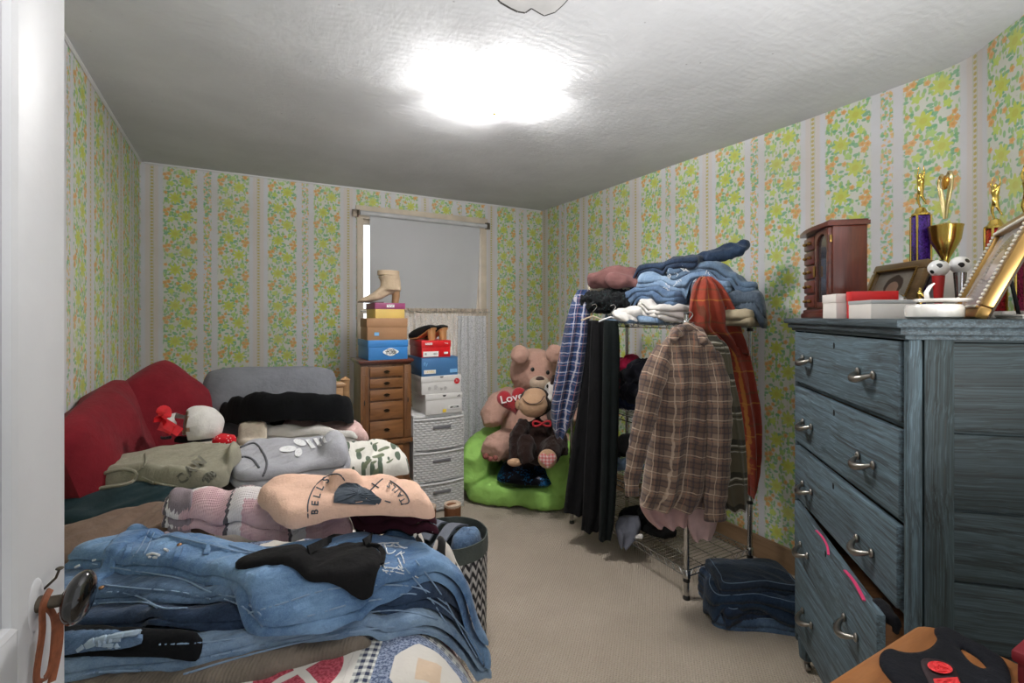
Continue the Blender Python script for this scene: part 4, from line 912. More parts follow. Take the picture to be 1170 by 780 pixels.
for (x_, z_, s_) in ((-0.085, 0.045, 0.024), (-0.04, 0.05, 0.028), (0.0, 0.035, 0.018), (0.03, 0.04, 0.024)): 
    for q in range(4): mb.tube([(x_ - s_ / 2, -0.1565, z_ - s_ / 2 + q * s_ / 4), (x_ + s_ / 2 * (0.4 + 0.6 * ((q * 7) % 3) / 2), -0.1565, z_ - s_ / 2 + q * s_ / 4)], 0.0008, 4)
mb.build('print', plain('grey_print', (120, 116, 116), 0.6), c2[0], local=True, smooth=False)
z += 0.126
c3 = shoe_box(0.962, 1.228, 3.135, 0.31, z, 0.128, 0.004, M_blue2, M_blue2, 'denim blue shoe box between the red and the white ones', 2)
label_on(*c3, -0.075, 0.030, 0.085, 0.026, M_stick, 'LEVEL', M_ysk, 0.018); label_on(*c3, 0.10, 0.030, 0.055, 0.026, M_lblue)
mb = MB(); text_on(mb, 'fly', (-0.105, -0.1590, 0.085), (1, 0, 0), (0, 0, 1), 0.034, 0.0004); mb.build('lettering', M_lblue, c3[0], local=True, smooth=False)
z += 0.128
c4 = shoe_box(0.970, 1.176, 3.135, 0.29, z, 0.116, 0.044, M_rbox, M_rbox, 'red shoe box under the black wooden heeled clogs', 0)
label_on(*c4, -0.04, 0.024, 0.11, 0.036, M_stick, '8     40', M_ink, 0.02); label_on(*c4, -0.055, 0.094, 0.05, 0.014, M_stick, 'PUMA', M_rbox, 0.014, lift=0.0025)
mb = MB(); mb.tube([(0.06, -0.150, 0.098), (0.072, -0.150, 0.096), (0.085, -0.150, 0.090), (0.078, -0.150, 0.099)], 0.0018, 5); mb.bx((0.055, -0.1485, 0.022), (0.085, -0.1475, 0.036)); mb.build('print', M_stick, c4[0], local=True, smooth=False)
CLOGZ = z + 0.116
# beige ankle boot
bo = thing('ankle_boot', (0.72, 3.20, BOOTZ), 'beige suede ankle boot with block heel on the topmost shoe box', 'boot', rotz=math.radians(4))
def sole_loft(mb, secs, n=20):
    """sections: (x, half width y, z bottom, z top, y centre)"""
    V = []; F = []
    for (x, hw, z0, z1, yc) in secs:
        for k in range(n):
            a = 2 * PI * k / n; c, s = math.cos(a), math.sin(a)
            V.append((x, yc + hw * math.copysign(abs(c) ** 0.7, c), (z0 + z1) / 2 + (z1 - z0) / 2 * math.copysign(abs(s) ** 0.8, s)))
    for i in range(len(secs) - 1):
        for k in range(n): F.append((i * n + k, i * n + (k + 1) % n, (i + 1) * n + (k + 1) % n, (i + 1) * n + k))
    F += [tuple(range(n)), tuple(range((len(secs) - 1) * n, len(secs) * n))[::-1]]
    return mb.add(V, F)
M_suede = fabric('beige_suede', (182, 162, 138), vary=0.12, weave=500)
mb = MB(); sole_loft(mb, [(-0.160, 0.004, 0.010, 0.014, 0), (-0.14, 0.018, 0.006, 0.030, 0), (-0.10, 0.036, 0.006, 0.048, 0), (-0.06, 0.042, 0.012, 0.070, 0), (-0.01, 0.034, 0.026, 0.115, 0), (0.04, 0.032, 0.055, 0.14, 0), (0.09, 0.034, 0.066, 0.14, 0), (0.115, 0.022, 0.075, 0.12, 0)])
mb.tube([(0.055, 0, 0.085), (0.056, 0, 0.13), (0.052, 0, 0.165), (0.040, 0, 0.20)], [0.056, 0.054, 0.052, 0.058], 20, flat=1.28)
Vb, Fb = fuse(mb, 0.006, 5, 0.002, 30); finish('upper', Vb, Fb, M_suede, bo, local=True, sharp=None)
mb = MB(); mb.lathe([(0.056, 0.0), (0.060, 0.004), (0.060, 0.030), (0.057, 0.034), (0.050, 0.034), (0.050, 0.0)], (0.040, 0, 0.185), 24, sx=1.22, sy=0.98); mb.build('folded_cuff', M_suede, bo, local=True)
mb = MB(); mb.tube([(0.088, 0, 0.085), (0.092, 0, 0.05), (0.086, 0, 0.0)], [0.034, 0.030, 0.026], 16, flat=0.85); mb.build('heel', plain('stacked_tan_heel', (150, 116, 84), 0.5, bump=0.1), bo, local=True)
mb = MB(); V = []; F = []
outl = [(-0.163, 0.0), (-0.13, 0.026), (-0.09, 0.043), (-0.05, 0.042), (0.0, 0.032), (0.0, -0.032), (-0.05, -0.042), (-0.09, -0.043), (-0.13, -0.026)]
mb.prism(outl, (0, 0, 0.002), (1, 0, 0), (0, 1, 0), (0, 0, 1), 0.006); mb.build('sole', plain('dark_sole', (70, 52, 42), 0.6), bo, local=True)
# black clogs, heels towards the room
M_blk = plain('black_nubuck', (18, 17, 18), 0.75); M_lw = wood('pale_wood_sole', (150, 102, 60), (196, 146, 96), axis='Z', rough=0.5, coat=0.1)
def clog(loc, rot, label):
    r = thing('clog', loc, label, 'shoe', 'black wooden heeled clogs on the red box', rotz=math.radians(rot))
    def lift_(m_):
        for v in m_.V:
            if v.z > 0.008: v.z += 0.034 * max(0, 1 - v.x / 0.15) * min(1, v.z / 0.02)
    mb = MB(); sole_loft(mb, [(0.0, 0.028, 0.036, 0.056, 0), (0.03, 0.032, 0.034, 0.052, 0), (0.08, 0.030, 0.020, 0.036, 0), (0.13, 0.036, 0.004, 0.018, 0), (0.19, 0.038, 0.0, 0.014, 0), (0.225, 0.022, 0.004, 0.014, 0)])
    mb.tube([(0.028, 0, 0.045), (0.024, 0, 0.022), (0.022, 0, 0.0)], [0.032, 0.028, 0.025], 16); lift_(mb); mb.build('wooden_sole', M_lw, r, local=True)
    mb = MB(); sole_loft(mb, [(0.005, 0.034, 0.050, 0.070, 0), (0.03, 0.036, 0.045, 0.082, 0), (0.08, 0.036, 0.030, 0.086, 0), (0.13, 0.042, 0.012, 0.086, 0), (0.18, 0.044, 0.008, 0.070, 0), (0.22, 0.030, 0.008, 0.050, 0), (0.232, 0.012, 0.012, 0.034, 0)]); lift_(mb); mb.build('upper', M_blk, r, local=True)
    mb = MB(); mb.lathe([(0.0, 0), (0.004, 0), (0.004, 0.002), (0, 0.003)], (0.10, -0.041, 0.03), 8, Matrix.Rotation(PI / 2, 3, 'X')); mb.build('stud', M_brass, r, local=True)
    return r
clog((1.065, 3.16, CLOGZ), 118, 'black clog with pale wooden heel, left one on the red box'); clog((1.150, 3.17, CLOGZ), 112, 'black clog with pale wooden heel, right one on the red box')

# ---------------------------------------------------------------- green bean bag chair with the soft toys
M_green = fabric('lime_green_canvas', (146, 192, 98), vary=0.08, sheen=0.05, rough=0.7)
BM = Matrix.Translation((1.56, 2.92, 0)) @ rotz(-42.8)
mb = MB(BM)
mb.ellip((0.0, 0.40, 0.085), (0.40, 0.42, 0.085), None, 32, 16, 0.42)
mb.ellip((-0.325, 0.36, 0.235), (0.115, 0.36, 0.205), Matrix.Rotation(0.10, 3, 'Y'), 24, 16, 0.6); mb.ellip((0.325, 0.36, 0.235), (0.115, 0.36, 0.205), Matrix.Rotation(-0.10, 3, 'Y'), 24, 16, 0.6)
mb.ellip((0.0, 0.70, 0.36), (0.40, 0.15, 0.34), None, 24, 16, 0.65)
soft('bean_bag_chair', mb, M_green, voxel=0.010, smooth=4, disp=0.012, dscale=6.0, ridge=True, label='lime green bean bag armchair in the back corner holding the soft toys', cat='bean bag')
def sequin():
    t = T('blue_black_sequins'); x, y, z = t.xyz(t.obj()); vn = t.voro(t.obj(), 130.0); r = t.xyz(vn.outputs['Color'])[0]
    band = t.op('GREATER_THAN', t.add(t.noise(t.mapp(t.obj(), scale=(1, 1, 0.6)), 9.0, 3), t.mul(r, 0.25)), 0.68)
    return t.out(t.mix(band, s2l((12, 14, 26)), s2l((24, 84, 128))), 0.3, 0.7)
def cushion(name, c, sx, sy, th, R, mat, label, cat, disp=0.006, seed=0.0, pinch=0.5, voxel=None, dscale=9):
    V = []; F = []; n = 36
    for side in (1, -1):
        for j in range(n + 1):
            for i in range(n + 1):
                u_, v_ = -1 + 2 * i / n, -1 + 2 * j / n
                a = max(0.0, 1 - abs(u_) ** 2.6) ** 0.55 * max(0.0, 1 - abs(v_) ** 2.6) ** 0.55
                k = 1 - 0.10 * pinch * (1 - abs(u_ * v_)) * 1.0
                x = sx / 2 * u_ * (1 - 0.06 * pinch * (1 - v_ * v_)) * math.sqrt(1 - 0.22 * v_ ** 4); y = sy / 2 * v_ * (1 - 0.06 * pinch * (1 - u_ * u_)) * math.sqrt(1 - 0.30 * u_ ** 4)
                z = side * th / 2 * a
                w_ = mnoise.noise(Vector((x * dscale + seed, y * dscale, side * 2.0 + seed))) * disp + (1 - 2.5 * abs(mnoise.noise(Vector((x * dscale * .7 + seed * 3, y * dscale * .7, side))))) * disp * 0.9
                z += side * w_ * min(1, a * 3)
                V.append(Vector((x, y, z)))
    m = (n + 1) ** 2
    for j in range(n):
        for i in range(n):
            a = j * (n + 1) + i; F.append((a, a + 1, a + n + 2, a + n + 1)); b = a + m; F.append((b, b + n + 1, b + n + 2, b + 1))
    R = R.to_3x3() if hasattr(R, 'to_3x3') else R
    V = [R @ v + Vector(c) for v in V]
    return finish(name, V, F, mat, sharp=None, label=label, cat=cat)
Rb = rotz(-42.8)
cushion('sequin_pillow', BM @ Vector((0.075, 0.130, 0.235)), 0.42, 0.34, 0.15, Rb @ Matrix.Rotation(math.radians(14), 4, 'X'), sequin(), 'black and blue sequin pillow lying on the green bean bag seat', 'pillow')

def fur(name, rgb, dark=0.72):
    t = T(name); o = t.obj(); n = t.noise(o, 60.0, 5, 0.7, 0.8); n2 = t.noise(o, 7.0, 3); c = s2l(rgb); d = tuple(x * dark for x in c[:3]) + (1,)
    f = t.add(t.mul(t.rng(n, 0.3, 0.7), 0.7), t.mul(n2, 0.3))
    return t.out(t.mix(f, d, c), 1.0, 0, t.bump(t.noise(o, 150.0, 4, 0.7), 0.7, 0.008, t.bump(n, 0.5, 0.01)), sheen=0.15, spec=0.1)
M_bear = fur('dusty_brown_plush', (208, 166, 150), 0.8); M_bearl = fur('cream_plush', (214, 190, 168)); M_monk = fur('dark_brown_plush', (48, 32, 28), 0.5); M_tan = fur('tan_plush', (198, 160, 128), 0.85)
M_eye = plain('black_button', (8, 8, 8), 0.1, coat=0.8); M_nose = plain('brown_velvet', (64, 40, 36), 0.6); M_pad = plain('red_paw_pad', (120, 66, 58), 0.8)
# directions seen from the toys: towards camera, to its right, up
def fr(p):
    d = Vector((-p[0], -p[1], 0)).normalized(); return d, Vector((d.y, -d.x, 0)) * -1.0
br = thing('teddy_bear', tuple(P(603, 500, 3.810)[:2]) + (0.26,), 'large dusty brown teddy bear sitting in the green bean bag', 'teddy bear')
def Q(px, py, d): return Vector(P(px, py, d))
mb = MB()
hd = Q(610, 424, 3.780); mb.ellip(hd, (0.195, 0.18, 0.185), Matrix.Rotation(-YAW, 3, 'Z'), 28, 20)
mb.ellip(Q(615, 437, 3.640), (0.085, 0.07, 0.07), Matrix.Rotation(-YAW, 3, 'Z'))
for (px, py) in ((594, 405), (634, 404)): mb.ellip(Q(px, py, 3.56), (0.075, 0.04, 0.075), Matrix.Rotation(-YAW, 3, 'Z'))
mb.ellip(Q(603, 490, 3.810), (0.22, 0.20, 0.25), Matrix.Rotation(-YAW, 3, 'Z'), 28, 20)
mb.tube([Q(585, 452, 3.810), Q(570, 462, 3.710), Q(562, 474, 3.640), Q(563, 486, 3.600)], [0.09, 0.10, 0.095, 0.07], 16)
mb.tube([Q(592, 520, 3.710), Q(577, 505, 3.540), Q(566, 510, 3.420), Q(561, 518, 3.360)], [0.12, 0.11, 0.095, 0.085], 16)
mb.tube([Q(625, 455, 3.810), Q(648, 470, 3.710), Q(655, 485, 3.660)], [0.09, 0.10, 0.08], 16)
mb.tube([Q(620, 520, 3.710), Q(642, 508, 3.560), Q(648, 518, 3.460)], [0.12, 0.11, 0.09], 16)
soft('body', mb, M_bear, br, voxel=0.014, smooth=6, disp=0.008, dscale=40)
mb = MB(); mb.ellip(Q(616.5, 438, 3.575), (0.078, 0.07, 0.060), Matrix.Rotation(-YAW, 3, 'Z')); soft('muzzle', mb, M_bearl, br, voxel=0.008, smooth=3, disp=0.003, dscale=60)
mb = MB(); mb.ellip(Q(617, 433.5, 3.535), (0.034, 0.018, 0.024), Matrix.Rotation(-YAW, 3, 'Z')); mb.build('nose', M_nose, br)
for (px, py) in ((608.5, 422), (626, 425.5)): mb = MB(); mb.ellip(Q(px, py, 3.325), (0.015, 0.012, 0.016), None, 16, 10); mb.build('eye', M_eye, br)
mb = MB()
for (px, py, r_) in ((555, 521, 0.020), (560, 524, 0.016), (566, 523, 0.016)): mb.ellip(Q(px, py, 3.005), (r_, 0.02, r_), None, 12, 8)
mb.build('paw_pad', M_pad, br)
# heart pillow held by the bear
def heart_pts(s, n=40):
    out = []
    for k in range(n):
        a = 2 * PI * k / n; out.append((16 * math.sin(a) ** 3 * s / 16, (13 * math.cos(a) - 5 * math.cos(2 * a) - 2 * math.cos(3 * a) - math.cos(4 * a)) * s / 16))
    return out
def heart_pillow(name, c, ux, uy, uz, s, th, mat, **k):
    c, ux, uy, uz = Vector(c), Vector(ux).normalized(), Vector(uy).normalized(), Vector(uz).normalized(); V = []; F = []; k.setdefault('uv', 1); hp = heart_pts(s); n = len(hp); rings = [1, 0.97, 0.9, 0.78, 0.6, 0.4, 0.2]
    for sgn in (1, -1):
        base = len(V)
        for r_ in rings:
            for (x, y) in hp: V.append(c + ux * x * r_ + uy * (y * r_) + uz * sgn * th * math.sqrt(max(0, 1 - r_ ** 2.2)))
        V.append(c + uz * sgn * th)
        for i in range(len(rings) - 1):
            for q in range(n):
                f = (base + i * n + q, base + i * n + (q + 1) % n, base + (i + 1) * n + (q + 1) % n, base + (i + 1) * n + q); F.append(f[::-1] if sgn > 0 else f)
        for q in range(n):
            f = (base + (len(rings) - 1) * n + q, base + (len(rings) - 1) * n + (q + 1) % n, len(V) - 1); F.append(f[::-1] if sgn > 0 else f)
    if k['uv'] is not None: k['uv'] = [((v - c).dot(ux), (v - c).dot(uy)) for v in V]
    return finish(name, V, F, mat, sharp=None, **k)
t = T('red_heart_plush'); o_ = t.obj(); x_, y_, z_ = t.xyz(o_); vn = t.voro(o_, 38.0, rand=0.4); lowr = t.op('LESS_THAN', z_, 0.115)
M_heart = t.out(t.mix(t.mul(t.step(vn.outputs[0], 0.28, 0.05), lowr), s2l((158, 18, 32)), s2l((74, 12, 22))), 0.85, 0, t.bump(t.noise(o_, 160, 3), 0.5, 0.005), sheen=0.5)
hc = Q(585.5, 457, 3.36); dcam = Vector((-hc.x, -hc.y, 0.15)).normalized(); hx_ = Vector((0, 0, 1)).cross(dcam).normalized(); hy_ = dcam.cross(hx_)
hx2 = (hx_ * math.cos(0.22) + hy_ * math.sin(0.22)); hy2 = (hy_ * math.cos(0.22) - hx_ * math.sin(0.22))
hp_ = heart_pillow('heart_pillow', hc, hx2, hy2, dcam, 0.108, 0.045, M_heart, label='red plush heart pillow with Love lettering held by the teddy bear', cat='pillow')
mb = MB(); text_on(mb, 'Love', hc + dcam * 0.047 + hy2 * 0.022, hx2, hy2, 0.075, 0.0, width=0.16, bold=0.0012); mb.build('lettering', plain('white_stitching', (236, 228, 226), 0.8), hp_, smooth=False)
# monkey
mk = thing('toy_monkey', tuple(P(612, 520, 3.280)[:2]) + (0.30,), 'dark brown plush monkey with tan face leaning on the teddy bear', 'soft toy')
mb = MB(); Rz = Matrix.Rotation(-YAW, 3, 'Z')
mb.ellip(Q(612, 459, 3.330), (0.12, 0.105, 0.105), Rz); mb.ellip(Q(614, 505, 3.310), (0.125, 0.11, 0.16), Rz)
mb.tube([Q(600, 482, 3.270), Q(590, 500, 3.190), Q(590, 518, 3.150), Q(588, 527, 3.130)], [0.05, 0.052, 0.05, 0.045], 14)
mb.tube([Q(604, 518, 3.230), Q(601, 505, 3.110), Q(600, 519, 3.070), Q(603, 528, 3.060)], [0.06, 0.058, 0.05, 0.045], 14)
mb.tube([Q(622, 517, 3.230), Q(634, 508, 3.130), Q(630, 518, 3.080), Q(626, 524, 3.060)], [0.07, 0.065, 0.065, 0.06], 14)
mb.tube([Q(627, 482, 3.270), Q(640, 500, 3.210), Q(642, 520, 3.180)], [0.05, 0.052, 0.045], 14)
soft('body', mb, M_monk, mk, voxel=0.011, smooth=4, disp=0.006, dscale=45)
mb = MB(); mb.ellip(Q(609, 462.5, 3.235), (0.100, 0.07, 0.086), Rz, 24, 16); mb.ellip(Q(611, 452, 3.26), (0.080, 0.05, 0.055), Rz, 20, 14); soft('face', mb, M_tan, mk, voxel=0.008, smooth=3, disp=0.002, dscale=60)
mb = MB(); mb.ellip(Q(592.5, 462, 3.320), (0.026, 0.015, 0.036), Rz); mb.build('ear', M_tan, mk)
mb = MB(); mb.tube(crom([Q(597, 455, 3.185), Q(602, 460, 3.168), Q(609, 461.5, 3.162), Q(617, 459, 3.168), Q(622, 452, 3.19)], 5), 0.003, 6); mb.build('mouth_seam', M_nose, mk)
mb = MB(); mb.ellip(Q(625.5, 524, 3.015), (0.060, 0.02, 0.062), Rz); mb.build('foot_sole', M_tan, mk)
mb = MB(); mb.ellip(Q(588, 528, 3.085), (0.050, 0.03, 0.026), Rz); mb.build('foot_sole', M_tan, mk)
gh = plaid('red_gingham', (226, 200, 196), [('u', 0.5, 0.5, (190, 40, 48), 0.6), ('v', 0.5, 0.5, (190, 40, 48), 0.6)], 0.022)
hc2 = Q(625.5, 525, 2.992); dc2 = Vector((-hc2.x, -hc2.y, 0)).normalized(); hx3 = Vector((0, 0, 1)).cross(dc2)
heart_pillow('foot_heart', hc2, hx3, (0, 0, 1), dc2, 0.054, 0.006, gh, parent=mk)
def bow(name, c, ux, uy, s, mat, parent=None, **k):
    c, ux, uy = Vector(c), Vector(ux), Vector(uy); uz = ux.cross(uy); mb = MB()
    for sg in (-1, 1):
        pts = [c, c + ux * sg * 0.5 * s + uy * 0.28 * s, c + ux * sg * s + uy * 0.25 * s, c + ux * sg * s * 1.02 - uy * 0.22 * s, c + ux * sg * 0.5 * s - uy * 0.25 * s, c]
        mb.tube(crom(pts, 4), 0.13 * s, 8)
    mb.ellip(c + uz * 0.1 * s, (0.16 * s, 0.16 * s, 0.2 * s), None, 12, 8)
    return mb.build(name, mat, parent, **k)
bow('bow_tie', Q(619, 484, 3.175), Rz @ Vector((1, 0, 0)), (0, 0, 1), 0.055, plain('red_ribbon', (170, 30, 40), 0.5, vary=0.3, vscale=60), mk)
# small white and black plush peeping out behind the plaid shirt
sp = thing('plush_dog', tuple(P(630, 452, 3.34)[:2]) + (0.72,), 'small white plush dog with black ears peeping out beside the plaid flannel', 'soft toy')
mb = MB(); mb.ellip(Q(630, 446, 3.34), (0.05, 0.05, 0.065), Rz); mb.ellip(Q(627, 455, 3.30), (0.032, 0.035, 0.028), Rz); mb.ellip(Q(632, 470, 3.36), (0.05, 0.05, 0.09), Rz); soft('body', mb, fur('white_plush', (222, 216, 212), 0.85), sp, voxel=0.008, smooth=3)
mb = MB(); mb.ellip(Q(632, 434, 3.32), (0.016, 0.02, 0.04), Matrix.Rotation(0.4, 3, 'Y')); mb.build('ear', M_monk, sp)
mb = MB(); mb.ellip(Q(625.5, 441, 3.292), (0.008, 0.006, 0.014)); mb.build('eye', M_eye, sp)

# ---------------------------------------------------------------- laundry hamper and boots beside the bed
def ikat():
    t = T('black_white_ikat'); u, v, _ = t.xyz(t.uv()); w_ = t.noise(t.mapp(t.uv(), scale=(60, 8, 1)), 1.0, 3)
    a = t.op('PINGPONG', u, 0.016); s_ = t.wrap(t.add(t.add(v, t.mul(a, 1.9)), t.mul(w_, 0.02)), 0.0, 0.046)
    col = t.mix(t.step(s_, 0.024, 0.004), s2l((206, 202, 200)), s2l((46, 44, 48))); b2 = t.op('PINGPONG', t.add(u, 0.008), 0.016)
    return t.out(t.mix(t.mul(t.step(b2, 0.004, 0.002), 0.55), col, s2l((120, 118, 120))), 0.9, 0, t.bump(t.noise(t.uv(), 700, 2), 0.3, 0.002))
HC = (0.712, 1.90); HR = 0.158; HH = 0.435
hm = thing('laundry_hamper', (HC[0], HC[1], 0), 'soft round laundry hamper in black and white ikat with grey band', 'laundry hamper')
def shell(name, r0, r1, z0, z1, mat, wob=0.006, par=None, inner=0.004):
    V = []; F = []; U = []; n = 64; m = 16
    for layer, off in ((0, 0.0), (1, -inner)):
        for j in range(m + 1):
            v_ = j / m; z = z0 + (z1 - z0) * v_
            for k in range(n):
                a = 2 * PI * k / n; r = r0 + (r1 - r0) * v_ + off + wob * mnoise.noise(Vector((math.cos(a) * 2.2, math.sin(a) * 2.2, z * 9)))
                V.append((HC[0] + r * math.cos(a), HC[1] + r * math.sin(a), z)); U.append((a * r0 if k < n else 0, z))
    q = n * (m + 1)
    for j in range(m):
        for k in range(n):
            f = (j * n + k, j * n + (k + 1) % n, (j + 1) * n + (k + 1) % n, (j + 1) * n + k); F.append(f); F.append(tuple(x + q for x in f[::-1]))
    for k in range(n): F.append((m * n + k, m * n + (k + 1) % n, q + m * n + (k + 1) % n, q + m * n + k))
    return finish(name, V, F, mat, par, uv=U, sharp=60)
shell('ikat_body', HR * 0.98, HR, 0.0, HH - 0.065, ikat(), par=hm); shell('grey_band', HR * 1.01, HR * 1.01, HH - 0.068, HH, fabric('grey_band_cotton', (86, 92, 88)), par=hm)
mb = MB(); mb.lathe([(0.0, 0.004), (HR * 0.96, 0.004), (HR * 0.96, 0.008), (0, 0.008)], (HC[0], HC[1], 0), 32); mb.build('bottom', M_dark, hm)
def fur_boot(loc, rot, label):
    r = thing('sheepskin_boot', loc, label, 'boot', 'brown sheepskin boots by the drawers', rotz=math.radians(rot))
    mb = MB(); sole_loft(mb, [(-0.02, 0.04, 0.01, 0.10, 0), (0.05, 0.045, 0.01, 0.11, 0), (0.12, 0.047, 0.01, 0.085, 0), (0.18, 0.036, 0.012, 0.06, 0), (0.20, 0.015, 0.02, 0.045, 0)]); mb.tube([(0.02, 0, 0.05), (0.018, 0, 0.15), (0.016, 0, 0.262)], [0.050, 0.047, 0.050], 20)
    soft('shaft', mb, plain('chestnut_suede', (112, 68, 36), 0.7, vary=0.2, bump=0.2), r, voxel=0.008, smooth=3, local=True)
    mb = MB(); mb.lathe([(0.034, 0.0), (0.041, 0.010), (0.048, 0.012), (0.050, 0.004), (0.047, -0.004)], (0.016, 0, 0.258), 24); mb.lathe([(0.0, -0.03), (0.034, -0.028), (0.036, 0.004)], (0.016, 0, 0.258), 20); mb.build('fleece_lining', M_bearl, r, local=True)
    mb = MB(); mb.prism([(-0.035, 0.03), (-0.02, 0.045), (0.08, 0.05), (0.17, 0.046), (0.205, 0.02), (0.21, 0), (0.205, -0.02), (0.17, -0.046), (0.08, -0.05), (-0.02, -0.045), (-0.035, -0.03)], (0, 0, 0), (1, 0, 0), (0, 1, 0), (0, 0, 1), 0.012); mb.build('sole', M_nose, r, local=True)
    return r
fur_boot((0.985, 2.565, 0), 100, 'brown sheepskin boot with cream lining, right one by the drawer tower'); fur_boot((0.845, 2.60, 0), 96, 'brown sheepskin boot with cream lining, left one by the drawer tower')
# ================================================================ cloth laid on surfaces
class _NoiseTab:
    def __init__(s, seed):
        r = np.random.RandomState(seed); s.p = r.permutation(512); a = r.rand(512) * 2 * PI; s.gx, s.gy = np.cos(a), np.sin(a)
    def __call__(s, x, y):
        xi, yi = np.floor(x).astype(int), np.floor(y).astype(int); fx, fy = x - xi, y - yi
        u, v = fx * fx * fx * (fx * (fx * 6 - 15) + 10), fy * fy * fy * (fy * (fy * 6 - 15) + 10)
        def g(ix, iy, dx, dy):
            h = s.p[(s.p[ix & 511] + iy) & 511]; return s.gx[h] * dx + s.gy[h] * dy
        a = g(xi, yi, fx, fy) * (1 - u) + g(xi + 1, yi, fx - 1, fy) * u; b = g(xi, yi + 1, fx, fy - 1) * (1 - u) + g(xi + 1, yi + 1, fx - 1, fy - 1) * u
        return a * (1 - v) + b * v
NZ = _NoiseTab(11)
class Surf:
    """height map of a pile: every garment laid on it raises it"""
    def __init__(s, x0, x1, y0, y1, fn, h=0.006):
        s.x0, s.y0, s.h = x0, y0, h; s.nx, s.ny = int((x1 - x0) / h) + 1, int((y1 - y0) / h) + 1
        X, Y = np.meshgrid(x0 + np.arange(s.nx) * h, y0 + np.arange(s.ny) * h); s.X, s.Y = X, Y; s.H = fn(X, Y)
    def at(s, x, y, H=None):
        H = s.H if H is None else H
        fx = np.clip((np.asarray(x) - s.x0) / s.h, 0, s.nx - 1.001); fy = np.clip((np.asarray(y) - s.y0) / s.h, 0, s.ny - 1.001)
        i, j = fx.astype(int), fy.astype(int); a, b = fx - i, fy - j
        return (H[j, i] * (1 - a) + H[j, i + 1] * a) * (1 - b) + (H[j + 1, i] * (1 - a) + H[j + 1, i + 1] * a) * b
    def hit(s, px, py, off=0.0, d0=0.5, d1=4.2, H=None):
        r = ray(px, py); d = np.arange(d0, d1, 0.004); p = CAM[None] + d[:, None] * r[None]
        ins = (p[:, 0] > s.x0) & (p[:, 0] < s.x0 + (s.nx - 1) * s.h) & (p[:, 1] > s.y0) & (p[:, 1] < s.y0 + (s.ny - 1) * s.h)
        z = s.at(p[:, 0], p[:, 1], H) + off; k = np.where((p[:, 2] <= z) & ins)[0]
        if len(k) == 0:
            k = np.where(ins)[0]
            if len(k) == 0: return p[np.argmin(abs(p[:, 2] - off))]
            q = k[np.argmin((p[:, 2] - z)[k])]; return p[q]
        return p[k[0]]
    def over(s, rad):
        """smooth surface that nowhere dips below the pile: widened, then averaged over the same width"""
        k = max(1, int(round(rad / s.h))); H = s.H
        for ax in (0, 1):
            Hp = np.pad(H, [(k, k) if a == ax else (0, 0) for a in (0, 1)], mode='edge'); n = H.shape[ax]
            H = np.max([np.take(Hp, range(q, q + n), axis=ax) for q in range(2 * k + 1)], axis=0)
        k2 = max(1, k // 2)
        for _ in range(2):
            for ax in (0, 1):
                Hp = np.pad(H, [(k2, k2) if a == ax else (0, 0) for a in (0, 1)], mode='edge'); n = H.shape[ax]
                H = np.mean([np.take(Hp, range(q, q + n), axis=ax) for q in range(2 * k2 + 1)], axis=0)
        return H
    def blur(s, n):
        H = s.H.copy()
        for _ in range(n):
            H = np.pad(H, 1, mode='edge'); H = (H[:-2, 1:-1] + H[2:, 1:-1] + H[1:-1, :-2] + H[1:-1, 2:] + 2 * H[1:-1, 1:-1]) / 6
        return H
def poly_sd(X, Y, poly):
    """signed distance to the polygon, inside positive, and nearest border point"""
    P0 = np.asarray(poly); P1 = np.roll(P0, -1, 0); x, y = X.ravel(), Y.ravel()
    best = np.full(x.shape, 1e9); bx = np.zeros_like(x); by = np.zeros_like(y); ins = np.zeros(x.shape, bool)
    for a, b in zip(P0, P1):
        d = b - a; L = d @ d + 1e-12; t_ = np.clip(((x - a[0]) * d[0] + (y - a[1]) * d[1]) / L, 0, 1); qx, qy = a[0] + t_ * d[0], a[1] + t_ * d[1]
        D = (x - qx) ** 2 + (y - qy) ** 2; m = D < best; best[m] = D[m]; bx[m] = qx[m]; by[m] = qy[m]
        c = ((a[1] > y) != (b[1] > y)); 
        with np.errstate(divide='ignore', invalid='ignore'): xi = (b[0] - a[0]) * (y - a[1]) / (b[1] - a[1]) + a[0]
        ins ^= c & (x < xi)
    s = np.sqrt(best); s[~ins] *= -1
    return s.reshape(X.shape), bx.reshape(X.shape), by.reshape(X.shape)
_seed = [0]
